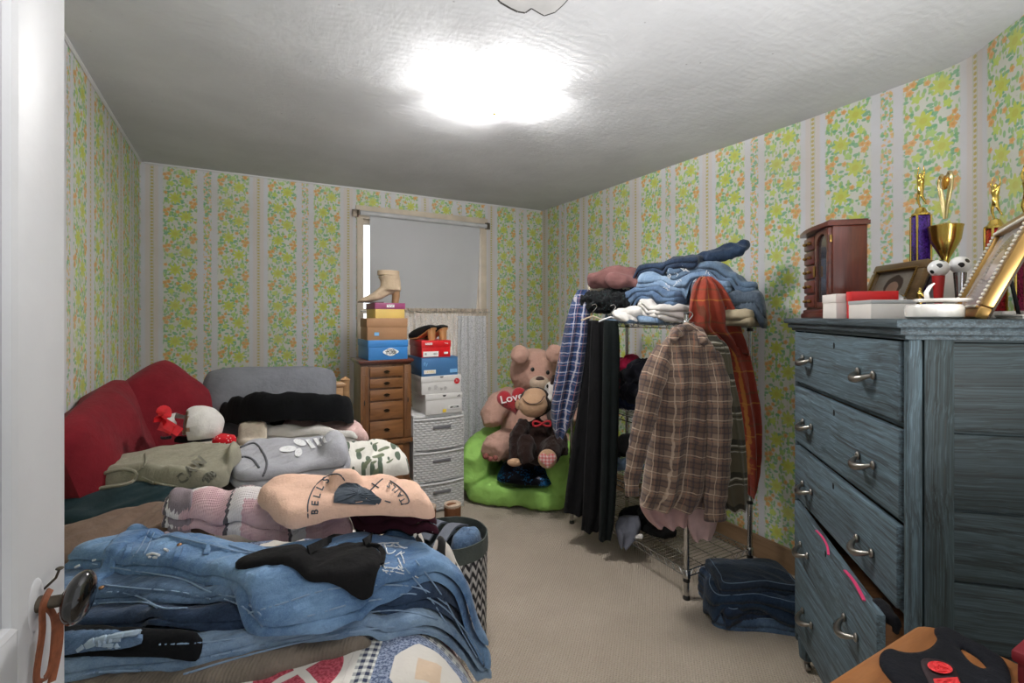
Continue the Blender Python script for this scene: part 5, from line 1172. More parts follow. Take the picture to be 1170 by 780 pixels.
def lay(S, name, px, t, mat, parent=None, label=None, cat='clothing', group=None, fold=(30, 0.10, 0.012), layers=1, lump=0.006, edge=None, blur=0.03, under=False, zz=None, res=0.007, crease=0.0035, raise_h=True, world=None, smooth_px=4, holes=None, sag=0.0, uvrot=0.0):
    """cloth cut to an outline, laid on the pile S; fold=(direction deg, wavelength m, depth m)"""
    _seed[0] += 1; sd = _seed[0] * 17.3
    if world is None and zz is not None:
        ys = [p[1] for p in px]; y0_, y1_ = min(ys), max(ys)
        W3 = []
        for p in px:
            fr_ = (y1_ - p[1]) / (y1_ - y0_); zt = p[2] if len(p) > 2 else zz[0] + (zz[1] - zz[0]) * fr_; q = PZ(p[0], p[1], zt + t * 1.1 * (fr_ - 0.5)); W3.append((q[0], q[1], zt))
        W3 = np.array(W3); W = W3[:, :2]
    elif world is None: Hm = S.over(0.05); W = np.array([S.hit(a, b, 0.4 * t, H=Hm)[:2] for a, b in px])
    else: W = np.array(world, dtype=float)
    W = crom(W, smooth_px, True)
    if world is None:
        for _ in range(3): W = 0.5 * W + 0.25 * (np.roll(W, 1, 0) + np.roll(W, -1, 0))
    def target(x, y):
        D = [(1.0 / (((x - q[0]) ** 2 + (y - q[1]) ** 2) + 0.0004)) ** 1.5 for q in W3]; return sum(d * q[2] for d, q in zip(D, W3)) / sum(D)
    if zz is not None: blur = 0.012
    V = []; F = []; U = []
    Hs = S.over(blur) if blur else S.H
    for L in range(layers):
        tl = t / layers; last = L == layers - 1
        poly = W
        if not last:
            c = W.mean(0); dv = W - c; ln = np.linalg.norm(dv, axis=1, keepdims=True); wob = 0.010 * NZ(np.arange(len(W)) * 0.21 + sd + L * 9, np.zeros(len(W)))[:, None] * 2
            poly = W + dv / np.maximum(ln, 1e-6) * (wob + 0.004)
        lo, hi = poly.min(0) - 2 * res, poly.max(0) + 2 * res
        gx = np.arange(lo[0], hi[0], res); gy = np.arange(lo[1], hi[1], res); X, Y = np.meshgrid(gx, gy)
        E = edge if edge is not None else max(min(tl * 1.1, 0.035), 0.008)
        fa = math.radians(fold[0]); ca, sa = math.cos(fa), math.sin(fa)
        def height(x, y, s_, extra):
            s0 = np.clip(s_, 0, None); prof = np.sqrt(np.clip(1 - (1 - np.clip(s0 / E, 0, 1)) ** 2, 0, 1))
            base = np.maximum(S.at(x, y, Hs), S.at(x, y)) if blur else S.at(x, y)
            u_, v_ = x * ca + y * sa, -x * sa + y * ca
            wv = NZ(u_ / (fold[1] * 3.0) + sd, v_ / fold[1] * 1.3 + 0.6 * NZ(u_ * 4 + sd, v_ * 4) + sd * 0.37); rg = 0.6 - np.abs(wv) * 2.6
            rg2 = 0.6 - np.abs(NZ(u_ / (fold[1] * 1.5) + sd * 2, v_ / (fold[1] * 0.5) + sd)) * 2.6
            cr = 0.6 - np.abs(NZ(u_ / 0.16 + sd * 3, v_ / 0.045 + NZ(u_ * 9, v_ * 9 + sd) + sd)) * 2.6
            f = 0.6 * fold[2] * (0.62 * rg + 0.38 * rg2) + lump * NZ(x * 4 + sd, y * 4 - sd) + crease * cr
            soft_ = np.clip(s0 / 0.035, 0, 1) * extra
            mn = min(0.007, 0.5 * tl)
            if zz is not None: base = np.maximum(target(x, y) + t * (L / layers - 0.5), base)
            top = base + mn + (tl - mn) * prof + f * soft_ - sag * np.exp(-(s0 / 0.05) ** 2)
            return np.maximum(top, S.at(x, y) + mn + 0.30 * tl * prof)
        s_, bx, by = poly_sd(X, Y, poly)
        if holes is not None:
            for hp in holes:
                hw = crom(np.array([S.hit(a, b, 0.5 * t)[:2] for a, b in hp]), 4, True); s2, bx2, by2 = poly_sd(X, Y, hw); m = -s2 < s_
                bx[m] = bx2[m]; by[m] = by2[m]; s_ = np.minimum(s_, -s2)
        ny, nx = X.shape; cellc = 0.25 * (s_[:-1, :-1] + s_[1:, :-1] + s_[:-1, 1:] + s_[1:, 1:]); cells = np.argwhere(cellc > 0)
        if len(cells) == 0: continue
        used = np.zeros(X.shape, bool)
        for dj in (0, 1):
            for di in (0, 1): used[cells[:, 0] + dj, cells[:, 1] + di] = True
        cm = np.zeros((ny + 1, nx + 1), bool); cm[cells[:, 0] + 1, cells[:, 1] + 1] = True; full = cm[:-1, :-1] & cm[1:, :-1] & cm[:-1, 1:] & cm[1:, 1:]
        snap = used & (~full | (s_ < res * 0.3)); X2, Y2, S2 = X.copy(), Y.copy(), s_.copy(); X2[snap] = bx[snap]; Y2[snap] = by[snap]; S2[snap] = 0
        Z = height(X2, Y2, S2, 1.0 if last else 0.5)
        idx = -np.ones(X.shape, int); jj, ii = np.where(used); n0 = len(V); idx[jj, ii] = n0 + np.arange(len(jj))
        cu, su = math.cos(uvrot), math.sin(uvrot)
        for j, i in zip(jj, ii): V.append((X2[j, i], Y2[j, i], Z[j, i])); U.append((X2[j, i] * cu + Y2[j, i] * su, -X2[j, i] * su + Y2[j, i] * cu))
        edges = {}
        for j, i in cells:
            q = (idx[j, i], idx[j, i + 1], idx[j + 1, i + 1], idx[j + 1, i]); F.append(q)
            for a, b in zip(q, q[1:] + q[:1]):
                if (b, a) in edges: del edges[(b, a)]
                else: edges[(a, b)] = 1
        # turned-under rim down to what it lies on
        low = {}
        for (a, b) in edges:
            for q in (a, b):
                if q not in low:
                    x, y, z = V[q]; low[q] = len(V); V.append((x, y, z - (min(0.007, 0.5 * tl) + 0.003 if zz is not None else 0.9 * tl + 0.004))); U.append(U[q])
            F.append((b, a, low[a], low[b]))
        if under:
            m0 = {}
            for j, i in zip(jj, ii):
                q = idx[j, i]; x, y, z = V[q]
                if q in low: m0[q] = low[q]
                else: m0[q] = len(V); V.append((x, y, max(float(S.at(x, y)), z - (min(0.007, 0.5 * tl) + 0.003 if zz is not None else 0.9 * tl + 0.004)))); U.append(U[q])
            for j, i in cells: F.append((m0[idx[j + 1, i]], m0[idx[j + 1, i + 1]], m0[idx[j, i + 1]], m0[idx[j, i]]))
        if raise_h:
            i0, i1 = max(0, int((lo[0] - S.x0) / S.h)), min(S.nx, int((hi[0] - S.x0) / S.h) + 2); j0, j1 = max(0, int((lo[1] - S.y0) / S.h)), min(S.ny, int((hi[1] - S.y0) / S.h) + 2)
            if i1 > i0 and j1 > j0:
                xs, ys = S.X[j0:j1, i0:i1], S.Y[j0:j1, i0:i1]; sH, _, _ = poly_sd(xs, ys, poly)
                if holes is not None:
                    for hp in holes:
                        hw = crom(np.array([S.hit(a, b, 0.5 * t)[:2] for a, b in hp]), 4, True); s2, _, _ = poly_sd(xs, ys, hw); sH = np.minimum(sH, -s2)
                hh = height(xs, ys, sH, 1.0 if last else 0.5); sub = S.H[j0:j1, i0:i1]; m = sH > 0; sub[m] = np.maximum(sub[m], hh[m])
                if blur: Hs = S.over(blur)
    return finish(name, V, F, mat, parent, uv=U, sharp=None, label=label, cat=cat if parent is None else None, group=group)
def seam(S, name, lines, mat, parent, r=0.0018, lift=0.0035, flat=1.0):
    mb = MB()
    for ln in lines:
        pts = crom(np.array(ln, dtype=float), 12); W = [Vector(S.hit(a, b, lift)) for a, b in pts]
        out = [W[0]]
        for p in W[1:]:
            if (p - out[-1]).length > 0.004: out.append(p)
        if len(out) > 1: mb.tube(out, r, 6)
    return mb.build(name, mat, parent)
def print_px(S, name, items, mat, parent, lift=0.008):
    """items: ('text', string, px, py, size px, angle deg) or ('poly', [(px,py)...]): flat prints following the cloth"""
    mb = MB()
    for it in items:
        if it[0] == 'text':
            V, F = text_mesh(it[1], it[4], bold=it[6] if len(it) > 6 else 0.0); a = math.radians(it[5]); sq = it[7] if len(it) > 7 else 1.0
            pts = [(it[2] + v.x * math.cos(a) - v.y * math.sin(a) , it[3] - sq * (v.x * math.sin(a) + v.y * math.cos(a))) for v in V]
        else:
            pts = it[1]
            if len(pts) < 14: pts = [tuple(np.array(pts[k]) * (1 - q / 3) + np.array(pts[(k + 1) % len(pts)]) * q / 3) for k in range(len(pts)) for q in range(3)]
            c = (sum(p[0] for p in pts) / len(pts), sum(p[1] for p in pts) / len(pts)); m = len(pts); pts = [(p[0] * q + c[0] * (1 - q), p[1] * q + c[1] * (1 - q)) for q in (1, .8, .6, .4, .2) for p in pts] + [c]
            F = [(h * m + k, h * m + (k + 1) % m, (h + 1) * m + (k + 1) % m, (h + 1) * m + k) for h in range(4) for k in range(m)] + [(4 * m + k, 4 * m + (k + 1) % m, 5 * m) for k in range(m)]
        mb.add([S.hit(a_, b_, lift) for a_, b_ in pts], F)
    return mb.build(name, mat, parent, smooth=False)
def ell(cx, cy, rx, ry, rot=0, n=18):
    a0 = math.radians(rot); return [(cx + rx * math.cos(a) * math.cos(a0) - ry * math.sin(a) * math.sin(a0), cy + rx * math.cos(a) * math.sin(a0) + ry * math.sin(a) * math.cos(a0)) for a in np.linspace(0, 2 * PI, n, endpoint=False)]

# ---------------------------------------------------------------- the bed
BX0, BX1, BY0, BY1, BZ = -0.575, 0.50, 0.92, 3.02, 0.565
def bed_h(X, Y):
    u = np.clip((X - 0.30) / 0.28, 0, 1.3); v = np.clip((1.00 - Y) / 0.20, 0, 1.3)
    return np.maximum(BZ + 0.012 - 0.40 * (u ** 1.7 + v ** 2.0), 0.10)
BS = Surf(-0.66, 0.72, 0.76, 3.05, bed_h)
bed = thing('bed', ((BX0 + BX1) / 2, (BY0 + BY1) / 2, 0), 'wide bed heaped with folded clothes under a patchwork quilt', 'bed')
M_bedw = wood('tan_bed_wood', (150, 112, 76), (190, 152, 112), axis='X', rough=0.4)
mb = MB(); mb.bx((BX0, BY0 + 0.02, 0.30), (BX1 - 0.10, BY1 - 0.04, 0.545), 0.05); mb.build('mattress', plain('mattress_ticking', (196, 190, 182), 0.9), bed)
mb = MB(); mb.bx((BX0, BY0 + 0.04, 0.14), (BX1 - 0.11, BY1 - 0.04, 0.30), 0.01); mb.build('box_spring', plain('box_spring_cloth', (150, 146, 140), 0.9), bed)
mb = MB(); mb.bx((BX0 - 0.01, BY1 - 0.02, 0.2), (0.455, BY1 + 0.01, 0.93), 0.006); mb.tube([(BX0 - 0.01, BY1 - 0.005, 0.94), (0.455, BY1 - 0.005, 0.94)], 0.022, 12); mb.build('headboard', M_bedw, bed)
for (x, y, h) in ((BX0 + 0.03, BY0 + 0.08, 0.16), (BX1 - 0.16, BY0 + 0.08, 0.16), (BX0 + 0.02, BY1, 0.99), (0.455, BY1, 0.99)):
    mb = MB(); mb.lathe([(0.0, 0), (0.022, 0), (0.026, 0.10), (0.026, h - 0.03), (0.030, h - 0.02), (0.0, h)], (x, y, 0), 16); mb.build('leg', M_bedw, bed)
def quilt_mat():
    t = T('patchwork_quilt'); u, v, _ = t.xyz(t.uv()); B = 0.272
    pu, pv = t.wrap(t.sub(u, QU0), -B / 2, B / 2), t.wrap(t.sub(v, QV0), -B / 2, B / 2); au, av = t.op('ABSOLUTE', pu), t.op('ABSOLUTE', pv); mx = t.op('MAXIMUM', au, av)
    par = t.op('FLOORED_MODULO', t.add(t.op('FLOOR', t.op('DIVIDE', t.add(t.sub(u, QU0), B / 2), B)), t.op('FLOOR', t.op('DIVIDE', t.add(t.sub(v, QV0), B / 2), B))), 2.0)
    sp = t.noise(t.uv(), 160.0, 3)
    blue = t.mix(t.rng(sp, 0.42, 0.58), s2l((70, 84, 112)), s2l((140, 150, 172)))
    octo = t.op('MAXIMUM', mx, t.mul(t.add(au, av), 0.72)); A = t.mix(t.step(octo, 0.078, 0.001), blue, s2l((206, 200, 192))); A = t.mix(t.step(mx, 0.026, 0.001), A, s2l((206, 182, 158)))
    dd = t.op('SQRT', t.add(t.mul(t.sub(au, 0.115), t.sub(au, 0.115)), t.mul(t.sub(av, 0.115), t.sub(av, 0.115))))
    red = t.mix(t.rng(sp, 0.42, 0.58), s2l((150, 44, 62)), s2l((190, 84, 100))); d0 = t.op('SQRT', t.add(t.mul(pu, pu), t.mul(pv, pv)))
    Bc = t.mix(t.step(d0, 0.088, 0.001), s2l((212, 206, 200)), red); Bc = t.mix(t.step(t.op('ABSOLUTE', t.sub(au, av)), 0.012, 0.001), Bc, s2l((212, 206, 200)))
    col = t.mix(par, A, Bc)
    g1 = t.step(t.op('PINGPONG', u, 0.009), 0.0045, 0.0006); g2 = t.step(t.op('PINGPONG', v, 0.009), 0.0045, 0.0006)
    ging = t.mix(t.mul(t.add(g1, g2), 0.5), s2l((206, 206, 200)), s2l((40, 48, 74))); col = t.mix(t.step(mx, 0.116, 0.0008), ging, col)
    st = t.step(t.op('ABSOLUTE', t.sub(mx, 0.100)), 0.0012, 0.001)
    b = t.bump(t.noise(t.uv(), 60, 3), 0.5, 0.006); b = t.bump(t.sub(1.0, st), 0.5, 0.004, b); return t.out(col, 0.95, 0, b, sheen=0.2, spec=0.2)
qa = math.radians(-25); QC = (0.32, 0.985); QU0 = QC[0] * math.cos(qa) + QC[1] * math.sin(qa); QV0 = -QC[0] * math.sin(qa) + QC[1] * math.cos(qa)
lay(BS, 'quilt', None, 0.022, quilt_mat(), label='patchwork quilt in blue, red and white covering the bed foot', cat='quilt', world=[(-0.55, 0.84), (0.0, 0.815), (0.5, 0.82), (0.555, 0.86), (0.56, 1.4), (0.56, 2.2), (0.56, 2.96), (0.2, 2.98), (-0.3, 2.98), (-0.56, 2.98), (-0.555, 2.0)], fold=(60, 0.2, 0.006), lump=0.004, blur=0.0, uvrot=qa, res=0.011, smooth_px=8)

# ---------------------------------------------------------------- pillows
M_redp = fabric('wine_red_cotton', (112, 24, 34), vary=0.2); M_greyp = fabric('grey_jersey', (112, 114, 120), vary=0.12)
def Rpil(yaw, tilt, roll=0): return Matrix.Rotation(math.radians(yaw), 4, 'Z') @ Matrix.Rotation(math.radians(tilt), 4, 'X') @ Matrix.Rotation(math.radians(roll), 4, 'Z')
cushion('pillow', (-0.545, 2.52, 0.800), 0.76, 0.50, 0.19, Rpil(90 - 5, 76, 9), M_redp, 'big wine red pillow slumped against the left wall, nearest the door', 'pillow', disp=0.022, seed=3.0, dscale=5)
cushion('pillow', (-0.45, 2.80, 0.865), 0.54, 0.44, 0.20, Rpil(28, 68, 36), M_redp, 'wine red pillow standing on its corner beside the grey pillow', 'pillow', disp=0.020, seed=9.0, dscale=6)
cushion('pillow', (0.055, 2.915, 0.865), 0.70, 0.46, 0.22, Rpil(-2, 70, -2), M_greyp, 'grey pillow leaning on the headboard behind the black clothes', 'pillow', disp=0.014, seed=5.0, dscale=5, pinch=0.9)
# ---------------------------------------------------------------- the pile, lowest cloth first
M_comf = fabric('cream_comforter', (190, 182, 172))
lay(BS, 'comforter', None, 0.085, M_comf, parent=bed, world=[(-0.22, 1.86), (0.0, 1.80), (0.22, 1.74), (0.38, 1.74), (0.40, 2.0), (0.42, 2.5), (0.38, 2.74), (0, 2.78), (-0.40, 2.74), (-0.46, 2.5), (-0.30, 2.2)], fold=(0, 0.3, 0.01), edge=0.09)
lay(BS, 'blanket', None, 0.06, M_comf, parent=bed, world=[(-0.40, 2.22), (0.0, 2.26), (0.36, 2.28), (0.38, 2.5), (0.35, 2.72), (0, 2.74), (-0.42, 2.70)], fold=(0, 0.3, 0.008), edge=0.06)
M_teal = fabric('dark_teal_knit', (22, 48, 54), knit=0.6); M_taupe = fabric('taupe_knit', (116, 96, 84), knit=0.25); M_olive = fabric('washed_olive_fleece', (144, 140, 124), vary=0.1)
M_hgrey = fabric('heather_grey_fleece', (164, 164, 170), vary=0.08, speck=((140, 140, 148), 700, 0.35)); M_whitec = fabric('white_cotton', (206, 202, 198), vary=0.06); M_blush = fabric('blush_cotton', (206, 172, 168), vary=0.1, speck=((222, 196, 190), 90, 0.25))
M_blackc = fabric('black_cotton', (12, 13, 16), vary=0.3, sheen=0.02); M_peach = fabric('peach_fleece', (228, 188, 166), vary=0.06); M_maroon = fabric('dark_maroon_knit', (58, 24, 36), vary=0.25, speck=((190, 170, 170), 38, 0.07)); M_blk2 = fabric('black_ribbed', (20, 19, 20), vary=0.3, sheen=0.03)
M_stitch = plain('pale_stitching', (150, 160, 172), 0.9); M_edge = plain('faded_denim_edge', (128, 150, 176), 0.9)
DJ = [denim('mid_blue_denim', (38, 58, 88), (112, 138, 168), 0.6), denim('dark_blue_denim', (20, 30, 48), (58, 78, 106), 0.55), denim('light_blue_denim', (76, 104, 138), (150, 172, 194), 0.6), denim('bright_blue_denim', (42, 76, 120), (122, 154, 188), 0.7)]
lay(BS, 'throw', [(40, 770), (180, 752), (300, 745), (405, 726), (426, 737), (335, 764), (290, 786), (200, 800), (120, 810), (40, 810)], 0.02, fabric('brown_grey_fleece', (112, 102, 92), vary=0.35, knit=0.3, knit_scale=40), zz=(0.59, 0.6), label='fuzzy grey brown throw edge between the jeans and the quilt', cat='throw', fold=(10, 0.05, 0.01))
j5 = lay(BS, 'jeans', [(40, 800, .605), (120, 785, .605), (200, 783, .605), (265, 767, .605), (345, 747, .605), (420, 732, .605), (479, 730, .585), (522, 744, .49), (548, 776, .40), (562, 770, .38), (548, 735, .43), (512, 692, .52), (466, 655, .59), (400, 640, .62), (250, 650, .62), (100, 655, .62), (40, 680, .62)], 0.034, DJ[2], zz=(.6, .62), label='light blue jeans lowest in the heap, just above the quilt', cat='jeans', group=None, fold=(10, 0.12, 0.010), lump=0.006, layers=2, crease=0.005)
seam(BS, 'seam', [[(210, 770), (270, 752), (345, 733), (420, 719), (470, 717), (512, 728)], [(240, 750), (300, 737), (380, 720)]], M_edge, j5, 0.0022)
bl = lay(BS, 'leggings', [(40, 732), (120, 726), (185, 730), (228, 742), (231, 752), (225, 766), (190, 770), (150, 768), (90, 774), (40, 782)], 0.03, M_blackc, zz=(0.625, 0.64), label='black leggings folded between the jeans at the left edge', cat='leggings', fold=(10, 0.2, 0.006))
jb2 = lay(BS, 'jeans', [(40, 780), (75, 770), (120, 763), (160, 767), (165, 774), (120, 780), (75, 790), (40, 800)], 0.018, DJ[0], zz=(0.6, 0.61), label='folded blue jeans end below the black leggings', cat='jeans', fold=(10, 0.1, 0.006))
seam(BS, 'hem', [[(78, 777), (110, 768), (160, 766)]], M_edge, jb2, 0.0022)
j4 = lay(BS, 'jeans', [(40, 726, .655), (110, 727, .655), (170, 734, .65), (186, 744, .645), (230, 742, .645), (300, 732, .645), (385, 714, .645), (445, 706, .635), (496, 714, .59), (520, 740, .50), (528, 744, .47), (526, 732, .48), (500, 696, .55), (464, 660, .61), (400, 632, .66), (250, 640, .66), (100, 640, .66), (40, 670, .66)], 0.042, DJ[1], zz=(.6, .62), label='dark indigo jeans in the middle of the heap on the bed', cat='jeans', fold=(10, 0.12, 0.012), layers=2, crease=0.005)
seam(BS, 'seam', [[(182, 736), (240, 733), (310, 722), (385, 706), (450, 697), (500, 707)]], M_edge, j4, 0.0018)
seam(BS, 'frayed_hem', [[(90, 742), (104, 733), (118, 729), (146, 724), (160, 722)], [(100, 738), (116, 733), (140, 729)], [(112, 735), (128, 737), (140, 737)]], plain('pale_frayed_denim', (160, 178, 196), 0.9), j4, 0.006)
j3 = lay(BS, 'jeans', [(50, 706, .675), (120, 696, .675), (180, 702, .67), (230, 708, .67), (262, 712, .67), (300, 716, .67), (330, 704, .67), (330, 670, .68), (260, 650, .69), (200, 636, .70), (120, 636, .70), (60, 660, .69)], 0.030, DJ[0], zz=(.6, .62), label='blue jeans with open fly under the topmost pair', cat='jeans', fold=(8, 0.07, 0.014), layers=2, crease=0.006)
seam(BS, 'seam', [[(106, 678), (135, 676), (160, 682), (185, 694), (215, 694)], [(100, 690), (130, 688), (165, 688), (180, 694)]], M_edge, j3, 0.0018)
lay(BS, 'sweater', [(60, 560), (110, 548), (160, 548), (205, 554), (245, 562), (250, 600), (150, 604), (100, 612), (55, 612)], 0.060, M_teal, zz=(0.66, 0.715), label='dark teal knitted sweater under the olive lettered sweatshirt', fold=(10, 0.16, 0.016), layers=2, lump=0.010)
cardigan = lay(BS, 'cardigan', [(45, 620), (80, 606), (110, 594), (145, 578), (185, 570), (225, 574), (245, 600), (225, 630), (175, 632), (135, 636), (80, 655), (45, 662)], 0.050, M_taupe, zz=(0.655, 0.72), label='taupe brown cardigan bunched under the pink sweater at the left', fold=(35, 0.10, 0.026), layers=2, lump=0.010)
def cow():
    t = T('cow_print'); n = t.noise(t.uv(), 24.0, 2, 0.4, 0.6); return t.out(t.mix(t.step(n, 0.53, 0.012), s2l((30, 28, 28)), s2l((212, 204, 194))), 0.9, 0, t.bump(t.noise(t.obj(), 60, 3), 0.3, 0.006), sheen=0.2)
lay(BS, 'trousers', [(440, 608, .70), (475, 599, .70), (502, 601, .66), (514, 618, .61), (525, 642, .55), (534, 670, .48), (538, 700, .41), (520, 700, .44), (500, 664, .53), (472, 632, .64)], 0.020, cow(), zz=(.6, .62), label='black and white cow print trousers hanging over the bed side', fold=(70, 0.1, 0.008), lump=0.004)
j1 = lay(BS, 'jeans', [(158, 600, .715), (190, 607, .72), (230, 615, .725), (290, 625, .725), (340, 617, .725), (400, 605, .72), (450, 603, .70), (470, 612, .67), (497, 655, .60), (523, 703, .52), (546, 746, .44), (561, 774, .39), (545, 778, .41), (528, 756, .46), (506, 724, .54), (490, 700, .60), (462, 690, .645), (432, 692, .67), (395, 702, .69), (350, 713, .69), (300, 719, .69), (280, 706, .69), (258, 690, .69), (226, 680, .69), (190, 673, .69), (150, 669, .69), (110, 665, .69), (76, 660, .69), (84, 650, .70), (106, 636, .705), (138, 612, .71)], 0.042, DJ[3], zz=(.6, .62), label='topmost light blue ripped jeans spread over the heap under a black top', cat='jeans', fold=(12, 0.13, 0.014), lump=0.008, layers=2, crease=0.006)
seam(BS, 'seam', [[(437, 684), (470, 678), (502, 690), (530, 718), (550, 748)], [(284, 700), (320, 690), (372, 674), (430, 668), (480, 672), (510, 690)], [(298, 712), (350, 704), (400, 690), (436, 684)], [(106, 644), (140, 650), (180, 656), (210, 662), (240, 676), (270, 682)]], M_edge, j1, 0.0018)
lay(BS, 'waistband', [(160, 599), (192, 606), (262, 622), (262, 628), (190, 613), (168, 606), (140, 622), (112, 642), (92, 650), (96, 644), (132, 616)], 0.007, DJ[3], parent=j1, fold=(12, 0.05, 0.002), lump=0, blur=0.0, smooth_px=3)
for (a, b) in (((206, 625), (198, 645)), ((150, 620), (142, 640)), ((240, 620), (236, 632))):
    mb = MB(); ribbon(mb, [tuple(BS.hit(a[0], a[1], 0.004)), tuple(BS.hit((a[0] + b[0]) / 2, (a[1] + b[1]) / 2, 0.007)), tuple(BS.hit(b[0], b[1], 0.004))], 0.012, 0.004, (1, 0.2, 0)); mb.build('belt_loop', DJ[3], j1)
seam(BS, 'seam', [[(300, 716), (290, 704), (276, 692), (256, 684)], [(306, 712), (296, 700), (284, 690)], [(345, 640), (400, 634), (440, 640)], [(120, 668), (160, 672), (205, 676), (240, 684)], [(196, 612), (240, 622), (290, 632), (340, 624)], [(475, 640), (505, 680), (530, 725), (546, 752)], [(462, 648), (492, 684), (518, 726)]], M_edge, j1, 0.0018)
seam(BS, 'pocket_edge', [[(170, 606), (160, 625), (148, 640), (140, 646)], [(176, 608), (168, 626), (160, 640)], [(140, 640), (152, 642), (166, 645), (170, 640)], [(262, 622), (290, 630), (320, 628)]], M_edge, j1, 0.0018)
M_thread = plain('white_frayed_thread', (214, 216, 220), 0.9)
rp_ = []
rr = random.Random(4)
for k in range(26):
    x0 = 436 + rr.uniform(-14, 22); y0 = 634 + rr.uniform(-16, 18); a = rr.uniform(-0.6, 1.4); L_ = rr.uniform(6, 15); rp_.append([(x0, y0), (x0 + L_ * .5 * math.cos(a) + rr.uniform(-1, 1), y0 + L_ * .5 * math.sin(a)), (x0 + L_ * math.cos(a), y0 + L_ * math.sin(a) + rr.uniform(-2, 2))])
rp_ += [[(440, 648), (455, 650), (470, 656), (478, 660)], [(438, 652), (450, 653), (468, 657)]]
seam(BS, 'frayed_rip', rp_, M_thread, j1, 0.0016, lift=0.003)
seam(BS, 'frayed_rip', [[(168, 634), (174, 632), (182, 634)], [(170, 636), (180, 637)], [(188, 627), (192, 629)], [(106, 640), (112, 638)], [(86, 648), (92, 645)]], M_thread, j1, 0.003, lift=0.003)
mb = MB()
for (x, y) in ((205, 622), (116, 671)): p = Vector(BS.hit(x, y, 0.003)); mb.ellip(p, (0.006, 0.006, 0.004), None, 12, 8)
mb.build('rivet', metal('copper_rivet', (176, 130, 96), 0.35), j1)
tk = lay(BS, 'tank_top', [(268, 655, .765), (274, 642, .775), (296, 633, .775), (318, 634, .772), (360, 627, .765), (392, 617, .76), (412, 618, .75), (430, 636, .735), (437, 656, .725), (421, 685, .715), (394, 676, .735), (345, 663, .755), (316, 655, .763), (280, 662, .76)], 0.014, M_blk2, zz=(.7, .75), label='black tank top thrown on the topmost ripped jeans', cat='tank top', fold=(15, 0.12, 0.006), lump=0.003)
mb = MB()
ribbon(mb, [tuple(BS.hit(a, b, 0.008)) for a, b in ((352, 628), (378, 616), (396, 606), (412, 600), (426, 600), (428, 606), (424, 614), (416, 620))], 0.020, 0.004, (0.3, 1, 0.2)); mb.build('strap', M_blk2, tk)
mb = MB(); ribbon(mb, [tuple(BS.hit(a, b, 0.008)) for a, b in ((420, 622), (432, 624), (438, 632), (436, 644))], 0.012, 0.004, (1, 0.3, 0.2)); mb.build('strap', M_blk2, tk)

o = lay(BS, 'blouse', [(318, 486), (335, 476), (360, 474), (384, 476), (398, 470), (410, 482), (424, 503), (405, 502), (380, 494), (350, 492)], 0.040, M_blush, zz=(0.775, 0.82), label='blush pink patterned blouse spilling from under the black trousers', fold=(70, 0.08, 0.02), lump=0.006)
lay(BS, 't_shirt', [(273, 497), (276, 487), (300, 482), (335, 483), (368, 487), (402, 498), (410, 508), (385, 506), (330, 503), (295, 503)], 0.055, M_whitec, zz=(0.775, 0.805), label='crumpled white shirt between the black trousers and the grey sweatshirt', fold=(10, 0.09, 0.018), layers=2)
lay(BS, 't_shirt', [(272, 506), (274, 496), (284, 491), (300, 493), (306, 502), (300, 508), (286, 510)], 0.022, fabric('cream_cotton', (196, 184, 168), vary=0.15), zz=(0.765, 0.775), label='small cream folded shirt with a beige edge by the white shirt', fold=(20, 0.06, 0.010))
lay(BS, 'trousers', [(246, 492), (249, 474), (262, 458), (290, 448), (330, 446), (352, 448), (385, 450), (402, 460), (404, 478), (385, 484), (350, 482), (320, 490), (285, 494), (265, 497)], 0.13, M_blackc, zz=(0.8, 0.93), label='folded black trousers lying before the grey pillow', fold=(10, 0.35, 0.012), lump=0.008)
def leaf_mat():
    t = T('green_leaf_print'); uv = t.uv(); vn = t.voro(t.mapp(uv, scale=(1, 0.38, 1), rot=(0, 0, 0.6)), 42.0); v2 = t.voro(t.mapp(uv, scale=(0.42, 1, 1), rot=(0, 0, 0.9), loc=(4, 2, 0)), 34.0)
    col = t.mix(t.step(vn.outputs[0], 0.42, 0.02), s2l((214, 210, 202)), s2l((78, 92, 76))); col = t.mix(t.step(v2.outputs[0], 0.36, 0.02), col, s2l((104, 112, 88)))
    return t.out(col, 0.9, 0, t.bump(t.noise(t.obj(), 40, 4), 0.3, 0.01), sheen=0.2)
lay(BS, 'blouse', [(378, 512), (400, 503), (432, 498), (455, 505), (464, 520), (468, 540), (440, 546), (400, 546), (370, 540)], 0.055, leaf_mat(), zz=(0.74, 0.8), label='white blouse with green leaf print above the peach sweatshirt', fold=(60, 0.12, 0.016))
ad = lay(BS, 'sweatshirt', [(262, 545), (266, 528), (275, 512), (290, 501), (330, 500), (375, 496), (388, 508), (398, 524), (394, 534), (360, 538), (330, 548), (300, 556), (275, 558)], 0.055, M_hgrey, zz=(0.755, 0.785), label='heather grey sweatshirt with white trefoil logo on the bed', fold=(20, 0.14, 0.014), layers=2)
print_px(BS, 'logo', [('poly', ell(329, 512.5, 10, 3.6, -4)), ('poly', ell(342.5, 505, 7.5, 3.6, 18)), ('poly', ell(341, 516.5, 4.2, 5.2, 30)), ('poly', [(349, 502), (354, 501.5), (361, 511), (356, 512)]), ('poly', [(357.5, 500.5), (362, 500), (368, 508.5), (363.5, 509.5)]), ('poly', [(366, 499), (370, 498.4), (374.5, 505), (370.5, 506)])], plain('white_print', (222, 222, 224), 0.8, vary=0.02), ad, 0.005)
seam(BS, 'drawstring', [[(272, 512), (290, 506), (300, 516), (305, 530), (300, 545)], [(266, 530), (276, 522), (288, 524), (296, 534)]], plain('grey_cord', (92, 92, 98), 0.9), ad, 0.004)
